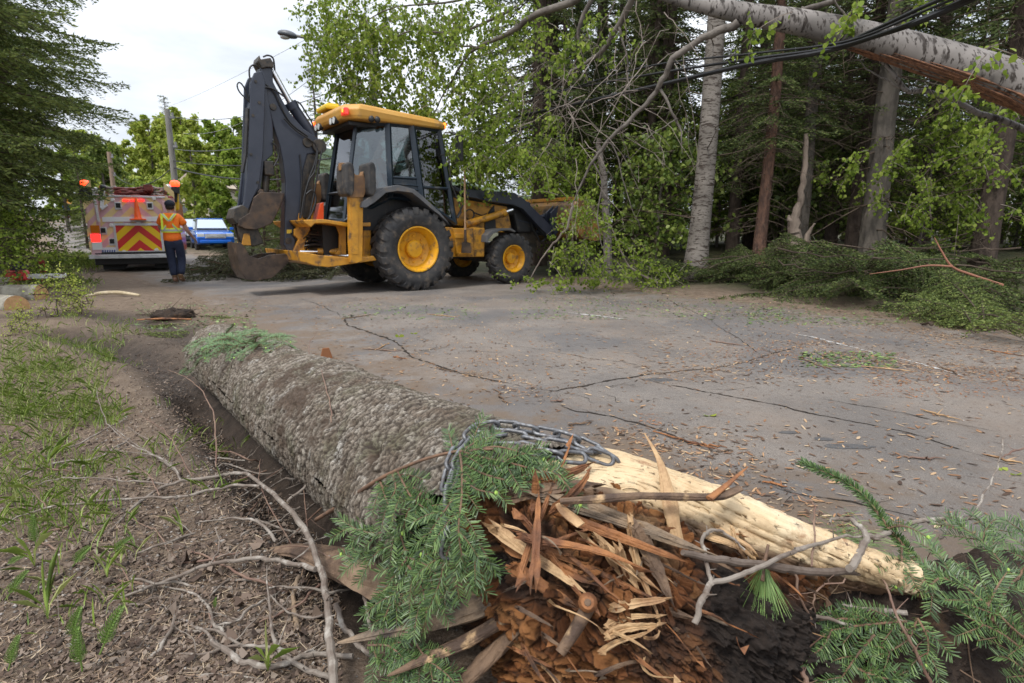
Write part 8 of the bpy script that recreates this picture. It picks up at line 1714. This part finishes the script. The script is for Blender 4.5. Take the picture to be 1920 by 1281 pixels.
flat_bits('large_dead_leaves', 'larger curled grey brown dead leaves near the bottom branches', px_points(60, [(330, 980, 640, 1270, .75), (100, 900, 400, 1200, .25)], 2), (.025, .045), (.55, .8), LeafDead, 2, .3, curl=.9)
flat_bits('dry_needles', 'dry needles and grass straws strewn over the soil', px_points(9000, Left, 3), (.012, .05), (.035, .07), mat('straw', (.3, .22, .14), .8, isl=[(.12, .075, .045), (.25, .17, .11), (.4, .32, .22)]), 3, .2)
Rd_ = [(560, 555, 1920, 700, .42), (1200, 600, 1920, 720, .3), (1150, 800, 1420, 900, .03), (600, 600, 1100, 760, .08), (1000, 700, 1920, 1000, .14), (330, 545, 900, 620, .08), (1000, 548, 1760, 600, .15)]
flat_bits('road_debris', 'small twig and bark fragments scattered over the asphalt', px_points(15000, Rd_, 4), (.004, .055), (.05, .35), Chip, 4, .1)
flat_bits('orange_bark_chips', 'orange bark chips in streaks on the right half of the road', px_points(2200, [(1540, 660, 1700, 690, .25), (1620, 690, 1920, 745, .6), (1350, 640, 1560, 680, .2), (1200, 775, 1245, 800, .03), (1300, 650, 1480, 670, .12)], 5), (.004, .032), (.08, .4), ChipO, 5, .1)
flat_bits('crushed_needles', 'green needles and leaf scraps crushed on the road', px_points(5000, [(1500, 660, 1680, 690, .12), (960, 560, 1500, 600, .3), (1400, 570, 1700, 610, .25), (640, 570, 900, 600, .1), (250, 570, 480, 620, .18), (1130, 535, 1300, 565, .05)], 6), (.015, .06), (.15, .6), mat('green_scraps', (.1, .16, .04), .6, isl=[(.05, .08, .025), (.10, .16, .04), (.2, .27, .09)]), 6, .2)
# bands of fine debris caught in the cracks and along the road edges
def band_pts(poly, n, sd_, seed):
    r = np.random.RandomState(seed); P = np.array(gp(poly)); t = np.sort(r.rand(n)) * (len(P) - 1); Q = cr_interp(P, t); return Q + r.randn(n, 2) * sd_ * (.4 + np.abs(fbm(t * 5, seed, 1, 3))[:, None] * 2)
bp_ = np.concatenate([band_pts([(780, 668), (870, 650), (950, 700), (985, 720), (1000, 740)], 380, .05, 1), band_pts([(1200, 702), (1330, 690), (1420, 672), (1480, 650), (1560, 640)], 700, .05, 2), band_pts([(860, 700), (905, 705), (950, 730), (1010, 745)], 300, .04, 3), band_pts([(1080, 815), (1180, 820), (1280, 845), (1340, 850)], 300, .10, 4), band_pts([(560, 600), (640, 596), (700, 590)], 260, .08, 5), band_pts([(1150, 800), (1300, 900), (1440, 940), (1560, 990)], 500, .12, 6), band_pts([(1000, 560), (1200, 570), (1400, 590), (1700, 620), (1900, 660)], 6000, .26, 7), band_pts([(420, 560), (560, 580), (700, 560), (960, 560)], 2200, .25, 8), band_pts([(1480, 640), (1600, 672), (1760, 690), (1900, 700)], 2200, .22, 9)])
flat_bits('edge_debris', 'brown bark crumbs and twiglets gathered along cracks and the road edge', bp_, (.004, .045), (.05, .3), Chip, 7, .15)
# gravel
def pebbles(name, label, pts, rr0, mt, seed):
    r = np.random.RandomState(seed); x, y = pts[:, 0], pts[:, 1]; ok = log_clear(x, y); x, y = x[ok], y[ok]; n = len(x); z = surf(x, y); b = np.array([(1, 0, 0), (-.5, .87, 0), (-.5, -.87, 0), (.5, .87, .5), (-1, 0, .5), (.5, -.87, .5), (0, 0, 1)]) * [1, 1, .8]; f = np.array([(0, 3, 1), (1, 3, 4), (1, 4, 2), (2, 4, 5), (2, 5, 0), (0, 5, 3), (3, 6, 4), (4, 6, 5), (5, 6, 3)])
    s_ = (rr0[0] + (rr0[1] - rr0[0]) * r.rand(n) ** 3)[:, None, None]; V = b[None] * (1 + .35 * r.randn(n, 7, 1)) * s_ * r.uniform(.6, 1.3, (n, 1, 3)); a = r.rand(n) * 6.28; c, s = np.cos(a)[:, None], np.sin(a)[:, None]; V = np.stack([V[..., 0] * c - V[..., 1] * s, V[..., 0] * s + V[..., 1] * c, V[..., 2]], -1) + np.stack([x, y, z - rr0[0] * .3], 1)[:, None]
    F = (f[None] + (np.arange(n) * 7)[:, None, None]).reshape(-1, 3); return tag(link(name, fast_mesh(name, V.reshape(-1, 3), [F], smooth=False), mt), label, 'gravel', kind='stuff')
Peb = mat('pebbles', (.2, .19, .18), .8, isl=[(.07, .062, .055), (.15, .13, .115), (.22, .2, .18), (.34, .31, .28)]); Clod = mat('soil_clods', (.09, .065, .05), .95, isl=[(.04, .028, .02), (.08, .058, .043), (.13, .098, .075)])
pebbles('gravel', 'small stones mixed in the bare soil on the left', px_points(5200, [(0, 880, 640, 1281, .7), (0, 700, 500, 900, .3)], 11), (.0015, .007), Peb, 1)
pebbles('soil_crumbs', 'dark crumbs of earth along the rut and beside the log', np.concatenate([px_points(4200, [(0, 640, 600, 1281, .7), (1150, 800, 1500, 1000, .06), (100, 560, 420, 700, .2)], 12), band_pts([(120, 640), (300, 690), (450, 815), (600, 960)], 1600, .12, 21)]), (.003, .013), Clod, 2)
pebbles('road_grit', 'loose grit lying on the old asphalt', px_points(2600, [(600, 600, 1920, 1000, .7), (1000, 560, 1900, 700, .3)], 13), (.0015, .005), Peb, 3)

# larger sticks on the road, each its own
r = np.random.RandomState(31)
sticks = [(680, 655, 752, 660, 'long thin stick left of the main crack on the road'), (705, 657, 730, 645, 'short pale stick near the log on the road'), (735, 669, 762, 674, 'pale stick fragment beside the main crack'), (815, 690, 850, 700, 'stick lying in the main crack'), (1500, 672, 1568, 697, 'brown stick pointing to the orange chips'), (1620, 690, 1720, 700, 'thin twig right of the green needle patch'), (1840, 655, 1925, 670, 'long pale stick at the right edge of the road'), (925, 730, 955, 760, 'pair of sticks near the junction of the cracks'), (1030, 755, 1060, 753, 'small pale chip stick near the crack junction'), (1720, 768, 1800, 790, 'forked twig on the right part of the road'), (1225, 812, 1335, 845, 'long bent straw twig near the upright sliver'), (1060, 800, 1110, 795, 'stick just above the chain on the road'), (1700, 860, 1765, 862, 'stick beside the thick fir tip'), (1850, 855, 1925, 872, 'pale stick by the seed head twig'), (1290, 833, 1360, 842, 'dark stick under the bent straw twig'), (1760, 690, 1800, 705, 'short dark stick beside the white line'), (1330, 640, 1400, 650, 'dark stick on the far part of the road'), (800, 590, 860, 596, 'stick near the rear wheel on the road'), (1430, 905, 1480, 915, 'thin straw near the sapwood on the road'), (640, 600, 700, 592, 'orange splinter bundle near the crack start')]
for k, (x0, y0, x1, y1, lab) in enumerate(sticks):
    a, b = G(x0, y0), G(x1, y1); n = 9; t = np.linspace(0, 1, n)[:, None]; P = a + (b - a) * t + np.concatenate([r.randn(n, 2) * .008, np.zeros((n, 1))], 1); P[:, 2] = surf(P[:, 0], P[:, 1]) + .006 + .006 * r.rand(); m = MB(); m.tube(P, [.003, .0055, .005, .002], 5); q = P[4]; m.tube([q, q + np.array([r.randn() * .05, r.randn() * .05, .015])], [.003, .001], 4)
    o = m.build('stick', [TwR, SplP, SplO, SplD][k % 4], None, recalc=False); tag(o, lab, 'stick')
# green fallen leaves
for k, (x0, y0, s_, lab) in enumerate([(748, 633, .04, 'bright green leaf lying by the main crack'), (775, 627, .035, 'smaller green leaf right of the bright one by the crack'), (1880, 882, .022, 'green leaf on the asphalt below the seed head twig'), (1905, 892, .022, 'green leaf at the right edge of the asphalt'), (1330, 782, .035, 'yellowish leaf on the road below the dark tar patch')]):
    p = G(x0, y0); V = leaf_quads(np.array([[0, 0, .006]]), unit(np.array([[1., .3, .15]])), s_ * 1.3, k); tag(link('fallen_leaf', fast_mesh('fallen_leaf', np.concatenate([V, V * [-.8, .8, 1]]), [qfaces(12, 6)]), LeafY, loc=(p[0], p[1], float(zroad(p[0], p[1])))), lab, 'leaf')
p = G(612, 672); m = MB(); m.box((0, 0, .04), (.10, .02, .09), rotz(.4), (.5, .6)); tag(m.build('bark_flake', ChipO, None, loc=tuple(p), bevel=.004), 'upright brown flake of bark leaning behind the log on the road', 'bark')

# grass and weeds
def grass(name, label, centers, nb, hr, mt, seed, spread=.05, wd=.0028):
    r = np.random.RandomState(seed); V = []
    for (x, y, sc) in centers:
        k = max(3, int(nb * r.uniform(.5, 1.4))); bx = x + r.randn(k) * spread * sc; by = y + r.randn(k) * spread * sc; bz = surf(bx, by) - .004; az = r.rand(k) * 6.28; H_ = r.uniform(*hr, k) * sc; ln = r.uniform(.15, 1.0, k) * H_; S_ = np.stack([-np.sin(az), np.cos(az), az * 0], 1); D = np.stack([np.cos(az), np.sin(az), az * 0], 1); w_ = (wd * r.uniform(.6, 1.5, k) * sc)[:, None]
        P = [np.stack([bx, by, bz], 1) + D * (ln * t ** 1.9)[:, None] + np.array([0, 0, 1]) * (H_ * (t - .35 * t ** 3 * (ln / H_)))[:, None] for t in (0, .35, .7, 1)]
        V.append(np.stack([P[0] - S_ * w_ * .6, P[1] - S_ * w_, P[2] - S_ * w_ * .8, P[3], P[2] + S_ * w_ * .8, P[1] + S_ * w_, P[0] + S_ * w_ * .6], 1).reshape(-1, 3))
    V = np.concatenate(V); return tag(link(name, fast_mesh(name, V, [qfaces(len(V), 7)]), mt), label, 'grass', kind='stuff')
GrM = mat('grass_blades', (.12, .2, .04), .5, isl=[(.11, .18, .03), (.19, .28, .045), (.28, .38, .07), (.42, .44, .18)], trans=.3)
r = np.random.RandomState(41); cs = []
for (x0, y0, x1, y1, n) in [(-420, 640, 0, 1100, 160), (0, 640, 230, 800, 260), (0, 760, 180, 1000, 110), (180, 760, 420, 960, 24), (0, 620, 120, 720, 60), (100, 600, 260, 640, 24), (0, 980, 260, 1200, 14), (250, 620, 420, 680, 6)]:
    for k in range(n): p = G(r.uniform(x0, x1), r.uniform(y0, y1)); cs.append((p[0], p[1], r.uniform(.6, 1.3)))
grass('grass', 'thin green grass blades growing through the litter on the left verge', cs, 10, (.03, .11), GrM, 1, .035, .0014)
for k, (x0, y0, n, sc, lab) in enumerate([(95, 1190, 7, 1.25, 'broad bladed grass shoot at the lower left of the branches'), (505, 1281, 6, 1.3, 'broad bladed grass shoot at the bottom edge under the lichen branch'), (600, 905, 5, 1.6, 'long single grass blades in front of the log'), (70, 1090, 6, 1.2, 'tall thin grass shoot near the left edge'), (345, 1020, 3, .9, 'small grass shoot in the middle of the bare soil'), (90, 880, 8, 1.1, 'leafy grass tuft below the rut'), (205, 1110, 4, .9, 'short pale grass shoot between the horsetails')]):
    p = G(x0, y0); r2 = np.random.RandomState(60 + k); V = []; e = thing('grass_shoot', lab, 'grass', (p[0], p[1], gl(p[0], p[1])))
    for q in range(n):
        az = r2.rand() * 6.28; H_ = r2.uniform(.09, .17) * sc; ln = H_ * r2.uniform(.2, .8); D = np.array([math.cos(az), math.sin(az), 0]); S_ = np.array([-math.sin(az), math.cos(az), 0]); w_ = .0026 * r2.uniform(.7, 1.3); P = [D * ln * t ** 1.8 + np.array([0, 0, H_ * (t - .3 * t ** 3)]) for t in (0, .3, .65, 1)]; V += [P[0] - S_ * w_ * .5, P[1] - S_ * w_, P[2] - S_ * w_ * .8, P[3], P[2] + S_ * w_ * .8, P[1] + S_ * w_, P[0] + S_ * w_ * .5]
    link('blades', fast_mesh('blades', np.array(V), [qfaces(len(V), 7)]), GrM, e)
def grass_patch(label, box, n, seed, hr=(.08, .2), sc=2.2):
    r = np.random.RandomState(seed); c = []
    for k in range(n): p = G(r.uniform(box[0], box[2]), r.uniform(box[1], box[3])); c.append((p[0], p[1], sc))
    grass('grass', label, c, 26, hr, GrM, seed, .10, .004)
grass_patch('bright green grass strip left of the fire truck', (60, 478, 180, 503), 60, 71); grass_patch('grass at the foot of the left spruces', (0, 500, 160, 545), 60, 72, (.05, .14), 1.6)
# horsetails: feathery upright shoots
def horsetail():
    r = np.random.RandomState(3); m = MB(); H_ = .11; m.tube([(0, 0, 0), (.004, 0, H_ * .5), (.012, .004, H_)], [.0018, .0008], 5)
    for z in np.arange(.03, H_, .0065):
        f = (z - .03) / (H_ - .03); L_ = .013 * (1 - f) ** .7 + .005
        for k in range(9): a = k * .698 + z * 90; d = np.array([math.cos(a), math.sin(a), .95]); b = np.array([.012 * (z / H_) ** 2, 0, z]); m.tube([b, b + d * L_ * .6, b + d * L_ * .75 + np.array([0, 0, L_ * .35])], [.0008, .0005], 3, cap=False)
    return m.mesh('horsetail')
hm = horsetail(); hm.materials.append(mat('horsetail_green', (.14, .22, .05), .55, isl=[(.11, .19, .04), (.2, .3, .07)]))
for k, (x0, y0, sc, ry, rx, lab) in enumerate([(140, 1090, 1.15, .7, .3, 'feathery horsetail leaning right, upper one of the middle pair'), (208, 1062, .9, .8, .1, 'feathery horsetail right of the leaning one'), (14, 1150, 1.0, .6, 0, 'horsetail shoot at the left edge'), (140, 1240, 1.15, .35, .2, 'horsetail shoot above the one at the bottom edge'), (190, 1262, 1.3, .4, 0, 'tallest horsetail near the bottom, leaning slightly right'), (160, 1290, 1.2, .1, .2, 'bushy horsetail cut by the bottom edge'), (20, 1290, .9, .3, 0, 'yellow green horsetail in the bottom left corner'), (72, 1050, 1.1, .05, .1, 'upright horsetail under the long left branch'), (405, 1160, .45, .2, .3, 'tiny dark horsetail between the dead leaves'), (10, 1080, .7, 1.0, 0, 'low horsetail lying at the left edge')]):
    p = G(x0, y0); o = bpy.data.objects.new('horsetail', hm); COL.objects.link(o); o.location = (p[0], p[1], gl(p[0], p[1])); o.scale = (sc,) * 3; o.rotation_euler = (rx, ry, 0); tag(o, lab, 'horsetail')

# left verge: shrub, cut logs, chainsaw
SH = leafy(71, 1.5, .1, .75, .02, 1500, .055, limbs=8); SH2 = leafy(72, .75, .05, .38, .010, 800, .030, limbs=6)
for (x0, Yd, msh, sc, mt, lab) in [(-50, 8.0, SH, .8, LeafB, 'light green leafy shrub at the left edge above the cut logs'), (15, 9.4, SH, .85, LeafB, 'leafy shrub below the overhanging spruce'), (-160, 7.2, SH, 1.0, LeafB, 'leafy shrub just outside the left edge'), (92, 6.4, SH2, .75, LeafY, 'small yellow green shrub in front of the rut'), (128, 6.8, SH2, .5, LeafY, 'low yellow green shrub right of the small one'), (10, 5.4, SH2, .4, LeafY, 'low sprouting shrub in front of the cut log end'), (60, 10.5, SH, .9, LeafD, 'dark leafy bush under the left spruces'), (-20, 9.5, SH, 1.1, LeafD, 'dark bush filling the gap under the nearest spruce')]:
    x, y, z = at_px(x0, Yd); assemble('shrub', lab, 'shrub', (x, y, z), x0 * .1, msh, (BarkG, TwigD, mt), None, sc)
PB = mat('pale_log_bark', (.30, .28, .23), .8, var=(.16, .14, .11), vscale=9, dirt=(.09, .065, .05), dscale=7, damt=.5, bump=.006, bscale=60); CutW = mat('fresh_cut_wood', (.50, .30, .14), .6, var=(.38, .22, .10), vscale=30)
def cut_log(a, b, r_, label, seed, mt=PB):
    a, b = np.array(a), np.array(b); e = thing('cut_log', label, 'log', tuple(a)); T = b - a; k = 20; n = 14; P = a + T * np.linspace(0, 1, n)[:, None]; m = MB(); m.tube(P - a, r_, k, cap=False); V = m.v[0]; V += (V - (P - a).repeat(k, 0)) * (.12 * fbm(V[:, 0] * 8, V[:, 1] * 8, V[:, 2] * 8 + seed, 4))[:, None]; m.build('bark', mt, e, smooth='full')
    for q, s_ in ((P[0] - a, -1), (P[-1] - a, 1)):
        ring = V[:k] if s_ < 0 else V[-k:]; mm = MB(); mm.add(np.array([*ring * .998, q + s_ * unit(T) * .002]), [(j, (j + 1) % k, k) for j in range(k)]); mm.build('cut_face', CutW, e)
cut_log(AY(32, 575, 6.9), AY(-90, 560, 8.0), .13, 'short log with a round orange brown sawn end at the left edge', 1); cut_log(AY(78, 553, 8.0), AY(-160, 560, 7.8), .15, 'pale barked log lying behind the one with the orange sawn end', 2); cut_log(AY(26, 535, 8.5), AY(-160, 535, 8.4), .12, 'pale topmost log under the chainsaw', 3)
cut_log(AY(10, 640, 5.6), AY(-90, 560, 6.0), .05, 'dark thin log in front of the stacked logs at the left edge', 4, BarkC)
cp_ = AY(34, 527, 8.6); cs_ = thing('chainsaw', 'red and black chainsaw resting on the cut logs at the left edge', 'chainsaw', tuple(cp_), .25)
m = MB(); m.box((0, 0, .09), (.30, .20, .16), taper=(.85, .8)); m.build('body', mat('saw_red', (.45, .03, .03), .4), cs_, bevel=.03); m = MB(); m.box((.04, 0, .2), (.16, .16, .07)); m.tube([(-.12, 0, .12), (-.26, 0, .16), (-.26, 0, .24), (-.05, 0, .26)], .018, 8); m.build('rear_handle', BlkP, cs_, bevel=.008); m = MB(); m.tube([(.06, -.11, .05), (.06, -.13, .2), (.06, 0, .30), (.06, .12, .2)], .014, 8); m.build('front_handle', BlkP, cs_); m = MB(); m.box((.40, -.04, .07), (.52, .008, .07)); m.build('guide_bar', Alu, cs_, bevel=.003)
r = np.random.RandomState(9); P = cr_interp3(np.array([G(160, 556, .05), G(190, 550, .07), G(225, 549, .07), (G(262, 554, .05))]), 6); m = MB(); m.tube(P, [.015, .028, .03, .018], 8); tag(m.build('peeled_stick', mat('cream_peeled_wood', (.56, .47, .32), .7, var=(.4, .32, .2), vscale=12), None, smooth=True), 'cream coloured peeled stick lying on the dirt in front of the fire truck', 'stick')
m = MB(); p = AY(76, 480, 10.2); m.cyl((0, 0, 0), (.0, 0, .52), .045, 10); m.cyl((0, 0, .40), (0, 0, .46), .047, 10); o = m.build('marker_post', mat('marker_red', (.30, .02, .02), .5), None, bevel=.006, loc=(p[0], p[1], gl(p[0], p[1]))); tag(o, 'short dark red post in the grass left of the fire truck', 'post')
# clump of roots and soil at the edge of the dirt
c = G(325, 600); mb = MB(); mb.ico((0, 0, .03), .20, 4, (1.25, .8, .42)); V = mb.v[0]; V += unit(V) * (.06 * fbm(V[:, 0] * 14, V[:, 1] * 14, V[:, 2] * 14, 4))[:, None]; e = thing('root_clump', 'dark clump of torn roots and soil with orange splinters at the road edge', 'root clump', (c[0], c[1], gl(c[0], c[1]))); mb.build('soil', SoilM, e, smooth='full'); m = MB()
for k in range(60): a = V[r.randint(len(V))]; d = unit(r.randn(3) + np.array([0, -.2, .2])); m.tube([a, a + d * .06, a + d * .12 + r.randn(3) * .03], [.004, .001], 4, cap=False)
m.build('roots', TwigD, e, recalc=False); m = MB(); m.tube([(-.28, -.2, .02), (.0, -.18, .03), (.3, -.16, .02)], [.006, .014, .008], 5); m.build('splinter', SplO, e)
BGe = BG[0]
for k, (x0, y0, sc, rz, lab) in enumerate([(255, 597, .55, .3, 'green fir sprig flat on the dirt left of the root clump'), (375, 600, .6, .1, 'fir sprig pointing right from the root clump onto the asphalt'), (258, 640, .35, 1.0, 'small fir sprig on the dirt above the rut'), (340, 612, .5, 2.9, 'fir sprig below the root clump'), (1240, 552, .5, .5, 'green sprig on the road in front of the pale birch')]):
    p = G(x0, y0); e = thing('fir_sprig', lab, 'fir branch', (p[0], p[1], float(surf(np.array([p[0]]), np.array([p[1]]))[0]) + .02), rz); put_bough(e, k % 3, (0, 0, 0), (.0, .12, 0), sc, NeedL, TwigD)
